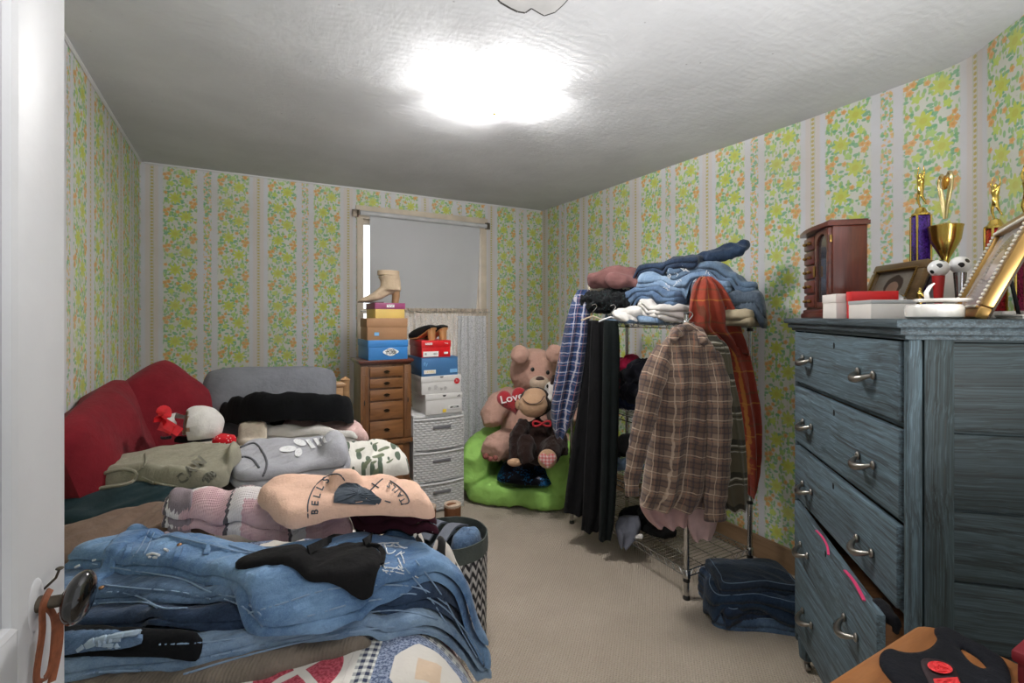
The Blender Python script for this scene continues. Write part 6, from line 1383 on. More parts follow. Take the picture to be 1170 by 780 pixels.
cn = lay(BS, 'sweatshirt', [(95, 556), (93, 547), (112, 535), (148, 521), (185, 508), (225, 502), (262, 502), (274, 511), (276, 526), (264, 545), (250, 556), (220, 562), (185, 560), (150, 555), (122, 558)], 0.065, M_olive, zz=(0.76, 0.805), label='faded olive grey sweatshirt with CAN lettering before the red pillow', fold=(25, 0.13, 0.009), layers=1)
print_px(BS, 'lettering', [('text', 'C', 208, 547, 18, 42, 0.7, 0.85), ('text', 'A', 217.5, 537.5, 18, 42, 0.7, 0.85), ('text', 'N', 228, 528, 18, 42, 0.7, 0.85), ('poly', ell(239, 545, 9, 6, -30))], plain('grey_print', (108, 106, 96), 0.9), cn, 0.012)
mb = MB(); c0 = [BS.hit(a, b, 0.004) for a, b in crom([(100, 550), (118, 541), (140, 536), (156, 540), (150, 551), (125, 556), (104, 558)], 4, True)]
mb.tube(c0, 0.007, 8, closed=True); mb.build('cuff', M_olive, cn)
seam(BS, 'seam', [[(156, 540), (166, 530), (166, 518)], [(162, 545), (180, 552), (205, 556)]], M_olive, cn, 0.0035)
# little things by the pillows
def ribbons(name, lines, mat, label, cat, w_=0.012):
    mb = MB()
    for ln in lines: ribbon(mb, [tuple(BS.hit(a, b, o_) if o_ >= 0 else (0, 0, 0)) for a, b, o_ in ln], w_, 0.004, (0.3, 0.2, 1))
    return mb.build(name, mat, label=label, cat=cat)
M_redk = plain('bright_red_satin', (206, 22, 34), 0.5, vary=0.2, vscale=40)
ribbons('camisole', [[(180, 482, .01), (182, 474, .05), (186, 468, .08), (190, 470, .08), (189, 478, .04), (185, 484, .02)], [(186, 482, .02), (196, 488, .03), (206, 494, .02)], [(182, 486, .02), (190, 488, .03), (198, 492, .02)]], M_redk, 'bright red strappy garment twisted beside the big red pillow', 'clothing', 0.035)
lay(BS, 'cap', [(181, 498), (184, 490), (194, 488), (200, 494), (199, 502), (188, 504)], 0.035, fabric('charcoal_wool', (76, 78, 82)), zz=(0.83, 0.85), label='small charcoal grey knit cap beside the olive sweatshirt', cat='cap', fold=(0, 0.05, 0.006))
lay(BS, 'legging', [(198, 502), (206, 496), (222, 495), (230, 500), (224, 505), (206, 506)], 0.02, M_blackc, zz=(0.83, 0.84), label='black scrap of legging under the white cap on the bed', fold=(0, 0.05, 0.006))
rd = lay(BS, 'bandana', [(242, 505), (244, 496), (256, 493), (270, 496), (268, 504), (252, 507)], 0.02, fabric('red_dotted_cotton', (190, 20, 34), speck=((230, 220, 214), 70, 0.25)), zz=(0.83, 0.84), label='red bandana with white dots beside the white cap', cat='bandana', fold=(0, 0.05, 0.006))
# white sun bonnet: a bent shell standing on the pile
wc = Vector(PZ(228, 499, 0.835)); CR = Matrix.Rotation(-YAW, 3, 'Z')
wb = thing('cap', tuple(wc), 'white cap with a tan lining standing on the bed before the pillows', 'cap')
def dome(name, rad, mat, inset):
    V = []; F = []; nu, nv = 40, 22; keep = {}
    od = Vector((-0.80, -0.62, 0.05)).normalized()
    for j in range(nv + 1):
        for i in range(nu):
            ph = -0.50 + (PI / 2 + 0.50) * j / nv; a = 2 * PI * i / nu; d = Vector((math.cos(ph) * math.cos(a), math.cos(ph) * math.sin(a), math.sin(ph)))
            k = 1 + 0.05 * mnoise.noise(d * 2.5); V.append(wc + CR @ Vector((d.x * rad[0] * k, d.y * rad[1] * k, 0.045 + d.z * rad[2] * k))); keep[(j, i)] = d.dot(od) < inset
    for j in range(nv):
        for i in range(nu):
            i2 = (i + 1) % nu
            if keep[(j, i)] or keep[(j + 1, i2)]: F.append((j * nu + i, j * nu + i2, (j + 1) * nu + i2, (j + 1) * nu + i))
    return finish(name, V, F, mat, wb, sharp=None)
dome('crown', (0.092, 0.085, 0.088), M_whitec, 0.48); dome('lining', (0.087, 0.080, 0.083), fabric('tan_lining', (186, 152, 128)), 0.52)
mb = MB(); 
for layer in (0, 1):
    pass
V = []; F = []
for j in range(6):
    for i in range(13):
        a = math.radians(150 + 90 * i / 12); q = j / 5; rr_ = 0.088 + 0.055 * q * math.sin(PI * i / 12); V.append(wc + CR @ Vector((rr_ * math.cos(a), rr_ * math.sin(a), 0.075 - 0.012 * q + 0.03 * (1 - abs(i - 6) / 6.0))))
n0 = len(V); V += [v + Vector((0, 0, 0.004)) for v in V[:]]
for j in range(5):
    for i in range(12):
        q = (j * 13 + i, j * 13 + i + 1, (j + 1) * 13 + i + 1, (j + 1) * 13 + i); F.append(q[::-1]); F.append(tuple(x + n0 for x in q))
for i in range(12): F.append((65 + i, 65 + i + 1, n0 + 65 + i + 1, n0 + 65 + i))
finish('brim', V, F, M_whitec, wb, sharp=None)

def fairisle():
    t = T('pink_fair_isle_knit'); u, v, _ = t.xyz(t.uv()); st = 0.007
    us = t.mul(t.op('FLOOR', t.op('DIVIDE', u, st)), st); vs = t.mul(t.op('FLOOR', t.op('DIVIDE', v, st)), st)
    zig = t.op('PINGPONG', us, 0.045); vv = t.wrap(t.add(vs, t.mul(zig, 0.9)), 0.0, 0.17)
    col = t.mix(t.step(t.noise(t.uv(), 30, 2), 0.5, 0.05), s2l((214, 178, 182)), s2l((206, 166, 172)))
    col = t.mix(t.step(t.op('ABSOLUTE', t.sub(vv, 0.075)), 0.026, 0.001), col, s2l((226, 218, 218))); col = t.mix(t.step(t.op('ABSOLUTE', t.sub(vv, 0.108)), 0.006, 0.0008), col, s2l((86, 78, 84)))
    return t.out(col, 0.95, 0, t.bump(t.mul(t.op('SINE', t.mul(u, 900.0)), t.op('SINE', t.mul(v, 900.0))), 0.4, 0.003), sheen=0.3, spec=0.2)
lay(BS, 'jumper', [(400, 600), (440, 597), (474, 603), (471, 613), (450, 611), (420, 608)], 0.016, fabric('dark_green_cotton', (30, 40, 40)), zz=(0.715, 0.73), label='dark green jumper mostly hidden under the maroon sweater', fold=(0, 0.1, 0.01))
pk = lay(BS, 'sweater', [(184, 593), (190, 568), (202, 554), (240, 550), (290, 549), (335, 552), (370, 562), (396, 578), (398, 606), (365, 614), (330, 620), (300, 615), (250, 607), (205, 599)], 0.060, fairisle(), zz=(0.74, 0.815), label='pink and white fair isle knitted sweater with grey zigzags', fold=(15, 0.16, 0.014), layers=2, uvrot=0.5)
lay(BS, 'cuff', [(185, 592), (191, 568), (198, 556), (222, 556), (214, 572), (208, 597)], 0.010, fabric('grey_pink_rib', (150, 136, 142), knit=0.5), parent=pk, fold=(60, 0.03, 0.003), lump=0.0, blur=0.0)
lay(BS, 'sweater', [(383, 600), (384, 586), (400, 578), (450, 578), (488, 582), (499, 596), (496, 610), (468, 614), (430, 610), (400, 605)], 0.055, M_maroon, zz=(0.72, 0.775), label='dark maroon speckled sweater folded under the peach sweatshirt', fold=(5, 0.16, 0.012), layers=2)
pc = lay(BS, 'sweatshirt', [(293, 558), (310, 546), (350, 536), (400, 538), (440, 535), (478, 546), (487, 562), (498, 581), (490, 589), (455, 583), (415, 582), (385, 586), (354, 598), (334, 605), (320, 596), (301, 572)], 0.045, M_peach, zz=(0.81, 0.86), label='peach pink sweatshirt printed BELLS and TAILS in dark letters', fold=(20, 0.18, 0.012), layers=1, lump=0.007)
M_slate = plain('slate_print', (70, 78, 88), 0.9, vary=0.1)
print_px(BS, 'print', [('text', 'B', 360, 585, 11.5, 88, 0.25), ('text', 'E', 360.3, 575, 11.5, 86, 0.25), ('text', 'L', 362.5, 566, 11.5, 76, 0.25), ('text', 'L', 366, 557, 11.5, 66, 0.25), ('text', 'S', 372.5, 548.5, 11.5, 52, 0.25),
    ('text', 'T', 460, 571, 9, 122, 0.2), ('text', 'A', 457.2, 565, 9, 126, 0.2), ('text', 'I', 453.5, 560.5, 9, 130, 0.2), ('text', 'L', 449.5, 557, 9, 135, 0.2), ('text', 'S', 445, 553.5, 9, 140, 0.2),
    ('poly', [(381, 574), (382, 563), (388, 554), (396, 551), (408, 552), (414, 556), (424, 560), (430, 566), (436, 570), (434, 577), (420, 576), (400, 576)])], M_slate, pc, 0.011)
seam(BS, 'print_line', [[(352, 592), (352, 575), (357, 560), (366, 549), (378, 542), (388, 542), (394, 549)], [(446, 549), (456, 556), (465, 566), (467, 574), (458, 576)], [(420, 563), (430, 553), (438, 546)], [(425, 552), (433, 557)], [(440, 572), (447, 574)]], M_slate, pc, 0.0018)
seam(BS, 'print_highlight', [[(406, 566), (411, 557), (420, 558), (422, 566), (414, 572), (406, 568), (402, 574)], [(384, 573), (392, 570), (400, 574), (412, 573), (424, 570)]], M_peach, pc, 0.0012, lift=0.005)

# ---------------------------------------------------------------- clothes in the hamper
HS = Surf(HC[0] - 0.2, HC[0] + 0.2, HC[1] - 0.2, HC[1] + 0.2, lambda X, Y: np.full(X.shape, 0.34))
def disc_poly(cx, cy, rx, ry, rot=0): return [(HC[0] + cx + rx * math.cos(a) * math.cos(rot) - ry * math.sin(a) * math.sin(rot), HC[1] + cy + rx * math.cos(a) * math.sin(rot) + ry * math.sin(a) * math.cos(rot)) for a in np.linspace(0, 2 * PI, 14, endpoint=False)]
lay(HS, 'shirt', None, 0.05, fabric('dark_charcoal_cotton', (40, 46, 50)), label='dark charcoal shirt at the bottom of the laundry hamper', world=disc_poly(0, 0, 0.142, 0.142), fold=(30, 0.1, 0.02), blur=0.0)
lay(HS, 'jeans', None, 0.055, DJ[0], label='rolled blue jeans in the laundry hamper at its right', cat='jeans', world=disc_poly(0.055, -0.05, 0.085, 0.055, 0.6), fold=(60, 0.06, 0.016), blur=0.0)
M_lg = fabric('mid_grey_jersey', (104, 108, 118))
for k, (p, q, w__) in enumerate((((-0.10, 0.04), (0.03, 0.115), 0.04), ((-0.08, -0.06), (0.09, 0.07), 0.035))):
    mb = MB(); ribbon(mb, [(HC[0] + p[0], HC[1] + p[1], 0.41), (HC[0] + (p[0] + q[0]) / 2, HC[1] + (p[1] + q[1]) / 2, 0.455), (HC[0] + q[0], HC[1] + q[1], 0.42)], w__ * 1.4, 0.008, (q[1] - p[1], p[0] - q[0], 0))
    mb.build('waistband', M_lg, label=('wide grey cloth band across the back of the hamper', 'grey cloth band crossing above the blue jeans in the hamper')[k], cat='clothing')
# ---------------------------------------------------------------- on the side table
TS = Surf(0.40, 1.25, -0.2, 0.46, lambda X, Y: np.full(X.shape, TZ + 0.001))
tt = lay(TS, 'tank_top', [(1002, 757), (1014, 741), (1030, 746), (1052, 746), (1066, 739), (1072, 728), (1066, 720), (1076, 716), (1092, 722), (1110, 732), (1130, 742), (1150, 757), (1152, 800), (1050, 810), (1030, 790)], 0.007, fabric('navy_black_jersey', (20, 21, 27), vary=0.3, sheen=0.03), label='black racerback tank top with a red label on the wooden table', cat='tank top', fold=(30, 0.08, 0.006), lump=0.002, holes=[[(1095, 739), (1104, 742), (1118, 752), (1128, 762), (1118, 762), (1105, 754)]], blur=0.0, res=0.006)
lay(TS, 'print', [(1050, 752), (1066, 751), (1086, 756), (1094, 768), (1102, 790), (1070, 800), (1062, 778)], 0.003, plain('dark_tag', (44, 26, 30), 0.6), parent=tt, fold=(0, 0.1, 0.0), lump=0, blur=0.0, res=0.005)
print_px(TS, 'lettering', [('poly', ell(1074, 762, 15, 6.5, 14)), ('poly', [(1066, 775), (1094, 773), (1102, 790), (1072, 792)])], plain('bright_red_print', (226, 52, 56), 0.7), tt, 0.005)
rb = thing('gift_box', (1.155, 0.24, TZ), 'dark red cloth covered box with pale flowers at the table edge', 'box')
def redfloral():
    t = T('dark_red_floral_cloth'); o_ = t.obj(); vn = t.voro(o_, 14.0); a = t.step(vn.outputs[0], 0.30, 0.04); n = t.noise(o_, 60, 2)
    return t.out(t.mix(t.mul(a, t.op('GREATER_THAN', t.xyz(vn.outputs['Color'])[0], 0.55)), s2l((112, 22, 34)), s2l((196, 180, 150))), 0.7, 0, t.bump(n, 0.3, 0.004))
mb = MB(); mb.bx((1.092, 0.12, TZ + 0.001), (1.23, 0.295, TZ + 0.043), 0.004); mb.build('box_base', redfloral(), rb)
mb = MB(); mb.bx((1.086, 0.115, TZ + 0.036), (1.236, 0.301, TZ + 0.056), 0.005); mb.build('box_lid', plain('dark_red_lid', (120, 22, 34), 0.6), rb)
# ================================================================ clothes on and around the wire rack
def hang(name, rows, mat, parent=None, folds=7, amp=0.014, thick=0.05, seed=0.0, n=90, top_amp=0.25, sub=7, **k):
    """rows from top to bottom: (py, px left, px right, depth[, thickness]) -> a hollow hanging cloth with folds that grow downwards"""
    R = np.array([(r[0], r[1], r[2], r[3], r[4] if len(r) > 4 else thick) for r in rows], dtype=float); R = crom(R, sub)
    V = []; F = []; U = []; m = len(R); Ln = 0; prevc = None
    for i, (py, a, b, d, th) in enumerate(R):
        L_, R_ = Vector(P(a, py, d)), Vector(P(b, py, d)); c = (L_ + R_) / 2; hw = (R_ - L_) / 2; w_ = hw.length; ux = hw.normalized(); uy = Vector((-ux.y, ux.x, 0)).normalized()
        if prevc is not None: Ln += max(abs(c.z - prevc.z), 0.001)
        prevc = c; v_ = i / (m - 1); gr = top_amp + (1 - top_amp) * v_
        for q in range(n):
            an = 2 * PI * q / n; cs, sn = math.cos(an), math.sin(an)
            ex = math.copysign(abs(cs) ** 0.8, cs); ey = math.copysign(abs(sn) ** 0.8, sn)
            ph = ex * folds * 1.7 + seed + 0.7 * mnoise.noise(Vector((ex * 2 + seed, v_ * 2.5, 0)))
            wv = math.sin(ph) * 0.6 + 0.6 * mnoise.noise(Vector((ex * folds * 0.8 + seed * 3, v_ * 2.2, 1.0 if sn > 0 else 5.0)))
            wr = 0.35 * mnoise.noise(Vector((ex * 5 + seed, c.z * 16, seed))) 
            p = c + ux * (w_ * ex) + uy * (th * ey + amp * gr * (wv + wr) * (1 if abs(ex) < 0.97 else 0.3))
            p.z += 0.006 * math.sin(ph * 0.7 + 1) * v_
            V.append(p); U.append((w_ * ex * 1.05 + (0.3 if sn < 0 else 0) + amp * wv * 0.5, Ln))
    for i in range(m - 1):
        for q in range(n): F.append((i * n + q, (i + 1) * n + q, (i + 1) * n + (q + 1) % n, i * n + (q + 1) % n))
    F.append(tuple(range(n)))
    return finish(name, V, F, mat, parent, uv=U, sharp=None, **k)
def sleeve(name, pts, rs, mat, parent, seed=0.0, flat=0.55, n=40):
    """pts (px,py,d) down the arm; crumpled tube"""
    W = crom(np.array([P(*p) for p in pts]), 6); rr_ = np.interp(np.linspace(0, 1, len(W)), np.linspace(0, 1, len(rs)), rs); V = []; F = []; U = []; L_ = 0
    for i, p in enumerate(W):
        p = Vector(p); t_ = (Vector(W[min(i + 1, len(W) - 1)]) - Vector(W[max(i - 1, 0)])).normalized(); side = Vector(RT); side = (side - t_ * side.dot(t_)).normalized(); dp = t_.cross(side)
        if i: L_ += (p - Vector(W[i - 1])).length
        for q in range(n):
            a = 2 * PI * q / n; wv = 1 + 0.10 * mnoise.noise(Vector((math.cos(a) * 1.5 + seed, math.sin(a) * 1.5, L_ * 22 + seed))) + 0.10 * math.sin(L_ * 75 + seed + 2.5 * math.sin(a)) * (0.4 + 0.6 * i / len(W))
            V.append(p + side * rr_[i] * wv * math.cos(a) + dp * rr_[i] * wv * flat * math.sin(a)); U.append((rr_[i] * 1.2 * (math.cos(a) if math.sin(a) > 0 else math.cos(a) + 0.5), L_))
    for i in range(len(W) - 1):
        for q in range(n): F.append((i * n + q, i * n + (q + 1) % n, (i + 1) * n + (q + 1) % n, (i + 1) * n + q))
    F += [tuple(range(n))[::-1], tuple((len(W) - 1) * n + q for q in range(n))]
    return finish(name, V, F, mat, parent, uv=U, sharp=60)
def heap(name, paths, mat, label, cat='clothing', flat=0.55, disp=0.014, dscale=14, seed=1.0, voxel=0.010, parent=None, group=None, zmin=None, smooth=4):
    """crumpled cloth: flattened rolls through (px, py, depth, radius), fused into one piece"""
    mb = MB()
    for path in paths:
        pts = crom(np.array([tuple(P(a, b, d)) + (r,) for a, b, d, r in path]), 5) if len(path) > 2 else np.array([tuple(P(a, b, d)) + (r,) for a, b, d, r in path])
        W = [Vector(p[:3]) for p in pts]; mb.tube(W, [p[3] for p in pts], 14)
        for p in (pts[0], pts[-1]): mb.ellip(p[:3], (p[3] * 0.98,) * 3, None, 14, 10)
    zc_ = sum(v.z for v in mb.V) / len(mb.V)
    for v in mb.V: v.z = zc_ + (v.z - zc_) * 1.0
    V, F = fuse(mb, voxel, smooth, disp, dscale, seed, True)
    if zmin is not None:
        for v in V: v.z = max(v.z, zmin + 0.0015)
    return finish(name, V, F, mat, parent, sharp=None, label=label, cat=cat if parent is None else None, group=group)
ST = SHZ[3] + 0.004
M_mauve = fabric('mauve_fleece', (112, 78, 76)); M_lace_b = fabric('black_lace', (16, 18, 20), speck=((40, 60, 60), 60, 0.2)); M_sand = fabric('sand_cotton', (176, 160, 138)); M_redknit = fabric('red_knit', (150, 24, 34)); M_mag = fabric('magenta_cotton', (160, 26, 62)); M_navy = fabric('navy_cotton', (22, 32, 58))
# --- piled on the top shelf
heap('t_shirt', [[(700, 356, 2.74, .030), (735, 354, 2.66, .032), (770, 356, 2.58, .028)], [(705, 358, 2.62, .026), (730, 357, 2.56, .028)]], M_whitec, 'white t-shirt lying lowest at the left end of the top wire shelf', seed=2, zmin=ST)
heap('camisole', [[(672, 345, 2.80, .050), (700, 345, 2.72, .055), (722, 348, 2.66, .045)], [(700, 338, 2.76, .04), (745, 344, 2.66, .03)]], M_lace_b, 'black lacy camisole heaped on the top shelf under the mauve hoodie', seed=5, disp=0.02, dscale=30, zmin=ST)
heap('cardigan', [[(676, 329, 2.86, .022), (700, 327, 2.8, .028), (725, 330, 2.74, .024)]], fabric('oatmeal_knit', (196, 184, 166)), 'oatmeal knit edge showing between black lace and mauve hoodie', seed=7, zmin=ST)
mh = heap('hoodie', [[(680, 320, 2.80, .045), (704, 316, 2.76, .058), (730, 318, 2.70, .045)], [(700, 320, 2.70, .04), (732, 324, 2.66, .035)]], M_mauve, 'mauve brown hoodie rolled up on the top left of the rack', seed=3, disp=0.012, dscale=9, zmin=ST)
def rect(cx, cy, l, w_, ang, jit=0.008, seed=0):
    r_ = random.Random(seed); out = []; a0 = math.radians(ang)
    for (u_, v_) in ((-1, -1), (-.5, -1.02), (0, -1), (.5, -1.03), (1, -1), (1.02, -.3), (1.02, .3), (1, 1), (.5, 1.02), (0, 1), (-.5, 1.03), (-1, 1), (-1.02, .3), (-1.02, -.3)):
        x = u_ * l / 2 + r_.uniform(-jit, jit); y = v_ * w_ / 2 + r_.uniform(-jit, jit); out.append((cx + x * math.cos(a0) - y * math.sin(a0), cy + x * math.sin(a0) + y * math.cos(a0)))
    return out
RS = Surf(1.55, 2.46, 1.40, 2.70, lambda X, Y: np.full(X.shape, ST))
SB = denim('steel_blue_denim', (58, 80, 106), (126, 148, 170), 0.5); GB = denim('grey_blue_denim', (52, 64, 80), (110, 124, 138), 0.5)
def stack(name, label, cx, cy, l, w_, ang, t, mat, cat='jeans', layers=2, seed=0, fold=(30, 0.12, 0.014), jit=0.012):
    return lay(RS, name, None, t, mat, label=label, cat=cat, world=rect(cx, cy, l, w_, ang, jit, seed), fold=fold, layers=layers, blur=0.012, lump=0.006, crease=0.004, edge=0.014, under=True)
stack('jeans', 'light blue jeans folded at the front of the top shelf', 1.875, 2.06, 0.26, 0.20, 80, 0.040, DJ[2], seed=1)
stack('shorts', 'light denim shorts lying flat under the white crumpled shirt', 1.90, 1.84, 0.20, 0.24, 80, 0.025, DJ[2], 'shorts', 1, 2)
stack('shirt', 'white crumpled shirt under the torn jeans on the rack', 1.93, 1.83, 0.24, 0.26, 75, 0.050, M_whitec, 'clothing', 3, 3, (30, 0.06, 0.014))
stack('t_shirt', 'khaki cloth at the right end of the top shelf under grey jeans', 2.10, 1.60, 0.30, 0.26, 20, 0.055, fabric('khaki_cotton', (158, 146, 122)), 'clothing', 2, 4, (30, 0.08, 0.014))
stack('sweater', 'sand beige garment squeezed beside the blue jeans on the top shelf', 1.96, 2.08, 0.22, 0.24, 70, 0.050, M_sand, 'clothing', 2, 5)
stack('jeans', 'grey blue jeans folded at the right end of the rack top', 2.12, 1.62, 0.32, 0.32, 35, 0.080, GB, seed=6, layers=2, fold=(40, 0.10, 0.018))
stack('jeans', 'blue jeans with frayed rips lowest in the jeans pile on the rack', 1.97, 1.93, 0.34, 0.28, 100, 0.060, DJ[0], seed=7, layers=3, fold=(80, 0.08, 0.012))
stack('jeans', 'faded light blue jeans in the middle of the rack jeans pile', 2.04, 1.82, 0.46, 0.28, 116, 0.042, DJ[2], seed=8, layers=2, fold=(90, 0.08, 0.010))
stack('jeans', 'steel blue jeans beneath the topmost dark pair on the rack', 2.10, 1.70, 0.40, 0.24, 122, 0.040, SB, seed=9, layers=2, fold=(100, 0.08, 0.010))
stack('jeans', 'dark blue jeans folded flat just below the rolled topmost pair', 2.02, 1.90, 0.36, 0.24, 108, 0.032, DJ[1], seed=10, layers=2, fold=(100, 0.08, 0.010))
dj_ = heap('jeans', [[(775, 305, 2.62, .024), (800, 296, 2.55, .028), (828, 287, 2.50, .032), (850, 280, 2.46, .026)], [(790, 299, 2.56, .026), (815, 294, 2.50, .028), (847, 286, 2.44, .026)]], DJ[1], 'dark blue rolled jeans topmost on the rack, leg sticking out', 'jeans', seed=21, disp=0.010, zmin=ST)
mb = MB(); rr = random.Random(3)
for (x, y) in ((768, 312), (781, 304), (800, 318), (760, 326), (775, 322), (806, 311)):
    for q in range(6):
        x1, y1 = x + rr.uniform(-5, 5), y + rr.uniform(-3, 3); r_ = ray(x1, y1)
        h0 = Vector(RS.hit(x1, y1, 0.004)); mb.tube([h0, Vector(RS.hit(x1 + rr.uniform(-3, 3), y1 + 2, 0.004)), Vector(RS.hit(x1 + rr.uniform(-5, 5), y1 + rr.uniform(2, 5), 0.004))], 0.0018, 5)
mb.build('frayed_thread', M_thread, dj_)
# white tee hanging over the shelf edge
hang('t_shirt', [(352, 706, 738, 2.62, .02), (359, 702, 740, 2.58, .025), (366, 712, 728, 2.56, .02)], M_whitec, folds=3, amp=0.008, label='white cloth corner hanging over the front of the top shelf', cat='clothing', seed=1.0)
# --- hanging at the left front of the rack
bp = plaid('blue_plaid_flannel', (40, 62, 102), [('u', 0.2, 0.30, (24, 36, 64), 0.7), ('v', 0.2, 0.30, (24, 36, 64), 0.7), ('u', 0.62, 0.10, (206, 200, 204), 0.5), ('v', 0.62, 0.10, (206, 200, 204), 0.5), ('u', 0.92, 0.05, (190, 130, 110), 0.6), ('v', 0.92, 0.05, (190, 130, 110), 0.4)], 0.056)
hd_ = hang('shirt', [(331, 660, 674, 2.84, .03), (345, 653, 674, 2.82, .05), (370, 646, 674, 2.80, .06), (400, 640, 672, 2.80, .065), (430, 634, 668, 2.80, .06), (462, 630, 660, 2.80, .055), (485, 631, 652, 2.80, .045), (499, 635, 645, 2.80, .03)], bp, folds=4, amp=0.022, seed=2.0, label='blue and white plaid flannel shirt hanging at the left end of the rack', cat='shirt')
M_blkh = fabric('black_hanging_cloth', (13, 13, 15), vary=0.25, sheen=0.02); M_grnb = fabric('black_green_cloth', (15, 21, 21), vary=0.25, sheen=0.02)
def hanger(name, a, b, y, d, mat, label):
    r = thing(name, tuple(P((a + b) / 2, y, d)), label, 'hanger'); mb = MB(); mb.tube([P(a, y, d), P((a + b) / 2, y - 5, d), P(b, y, d)], 0.005, 8); mb.build('bar', mat, r)
    mb = MB(); c = Vector(P((a + b) / 2, y - 5, d)); mb.tube(crom([c, c + Vector((0, 0, 0.02)), c + Vector((0.012, -0.01, 0.04)), c + Vector((0.02, -0.015, 0.055)), c + Vector((0.012, -0.01, 0.068)), c + Vector((-0.004, 0, 0.062))], 5), 0.0022, 6); mb.build('hook', M_chrome, r); return r
hanger('hanger', 664, 690, 366, 2.70, M_sand, 'tan hanger bar above the black hanging trousers'); hanger('hanger', 684, 712, 367, 2.62, M_wpl, 'white plastic hanger holding the dark green black trousers')
hang('cardigan', [(366, 668, 684, 2.78, .03), (390, 668, 690, 2.78, .045), (440, 664, 690, 2.78, .05), (500, 655, 686, 2.78, .055), (550, 648, 680, 2.78, .05), (585, 644, 672, 2.78, .04)], M_blkh, folds=3, amp=0.020, seed=4.0, label='black cardigan hanging beside the blue plaid shirt, leftmost of the dark clothes', cat='clothing')
hang('coat', [(366, 676, 692, 2.70, .025), (400, 674, 696, 2.70, .035), (460, 672, 697, 2.70, .04), (530, 668, 695, 2.70, .045), (580, 666, 692, 2.70, .04), (606, 664, 684, 2.70, .03)], M_blkh, folds=4, amp=0.018, seed=6.5, label='long black garment in the middle of the dark hanging clothes', cat='clothing')
hang('trousers', [(366, 690, 706, 2.62, .02), (400, 689, 708, 2.62, .03), (470, 688, 707, 2.62, .032), (540, 687, 705, 2.62, .034), (590, 685, 702, 2.62, .03), (616, 684, 698, 2.62, .022)], M_grnb, folds=3, amp=0.014, seed=8.0, label='dark green black trousers, rightmost of the dark hanging clothes', cat='trousers')
# --- hanging at the right end of the rack
bk = plaid('brown_plaid_flannel', (132, 112, 98), [('u', 0.25, 0.42, (92, 72, 62), 0.65), ('v', 0.25, 0.42, (92, 72, 62), 0.65), ('u', 0.12, 0.07, (58, 54, 64), 0.6), ('v', 0.12, 0.07, (58, 54, 64), 0.6), ('u', 0.40, 0.07, (58, 54, 64), 0.55), ('v', 0.40, 0.07, (58, 54, 64), 0.55), ('u', 0.74, 0.05, (206, 182, 160), 0.6), ('v', 0.74, 0.05, (206, 182, 160), 0.6), ('u', 0.92, 0.03, (176, 120, 96), 0.5), ('v', 0.88, 0.03, (176, 120, 96), 0.5)], 0.080)
ok = plaid('olive_stripe_flannel', (104, 96, 78), [('v', 0.10, 0.16, (40, 40, 38), 0.85), ('v', 0.22, 0.045, (206, 200, 186), 0.85), ('v', 0.32, 0.05, (46, 46, 42), 0.8), ('v', 0.40, 0.03, (200, 194, 180), 0.8), ('u', 0.3, 0.10, (84, 78, 62), 0.6)], 0.155)
orp = plaid('rust_orange_plaid', (146, 60, 42), [('u', 0.2, 0.22, (120, 44, 32), 0.6), ('v', 0.2, 0.22, (126, 46, 32), 0.5), ('u', 0.42, 0.05, (70, 60, 40), 0.6), ('v', 0.42, 0.05, (80, 70, 44), 0.5), ('u', 0.75, 0.04, (196, 140, 60), 0.6), ('v', 0.75, 0.04, (196, 140, 60), 0.5)], 0.16)
og = thing('flannel_shirt', tuple(P(840, 560, 2.34)), 'rust orange plaid flannel draped from the top shelf at the right end', 'shirt')
hang('body', [(316, 800, 812, 2.36, .02), (326, 793, 824, 2.33, .045), (342, 789, 834, 2.31, .05), (360, 787, 842, 2.31, .05), (376, 787, 847, 2.32, .045), (390, 808, 851, 2.34, .04), (405, 818, 854, 2.36, .035)], orp, og, folds=6, amp=0.034, seed=3.3, top_amp=0.5)
hang('sleeve', [(396, 817, 853, 2.36, .035), (430, 829, 860, 2.37, .04), (480, 838, 868, 2.38, .042), (526, 846, 868, 2.38, .035), (552, 852, 864, 2.38, .028), (566, 855, 861, 2.38, .02)], orp, og, folds=3, amp=0.026, seed=5.1, top_amp=0.6)
of = thing('flannel_shirt', tuple(P(838, 585, 2.26)), 'olive flannel with black and cream stripes hanging behind the brown plaid', 'shirt')
hang('body', [(388, 793, 824, 2.265, .03), (398, 790, 832, 2.265, .045), (430, 793, 838, 2.265, .045), (480, 797, 848, 2.265, .045), (540, 808, 853, 2.265, .045), (582, 826, 852, 2.265, .035)], ok, of, folds=5, amp=0.012, seed=7.0)
hang('collar', [(383, 800, 818, 2.26, .03), (390, 796, 824, 2.26, .04), (396, 795, 826, 2.26, .045)], ok, of, folds=2, amp=0.004, seed=1.0)
bf = thing('flannel_shirt', tuple(P(775, 592, 2.13)), 'brown plaid flannel shirt hanging at the front right rack post', 'shirt')
hang('body', [(379, 770, 800, 2.13, .035), (387, 761, 808, 2.13, .05), (400, 753, 816, 2.13, .06), (430, 750, 822, 2.13, .07), (470, 745, 824, 2.13, .072), (520, 739, 822, 2.13, .074), (556, 734, 818, 2.13, .07), (578, 731, 806, 2.13, .06)], bk, bf, folds=6, amp=0.022, seed=1.7)
sleeve('sleeve', [(760, 398, 2.12), (748, 428, 2.08), (737, 475, 2.06), (727, 520, 2.05), (722, 548, 2.05), (722, 566, 2.05)], [0.040, 0.058, 0.050, 0.040, 0.034, 0.026], bk, bf, 2.0)
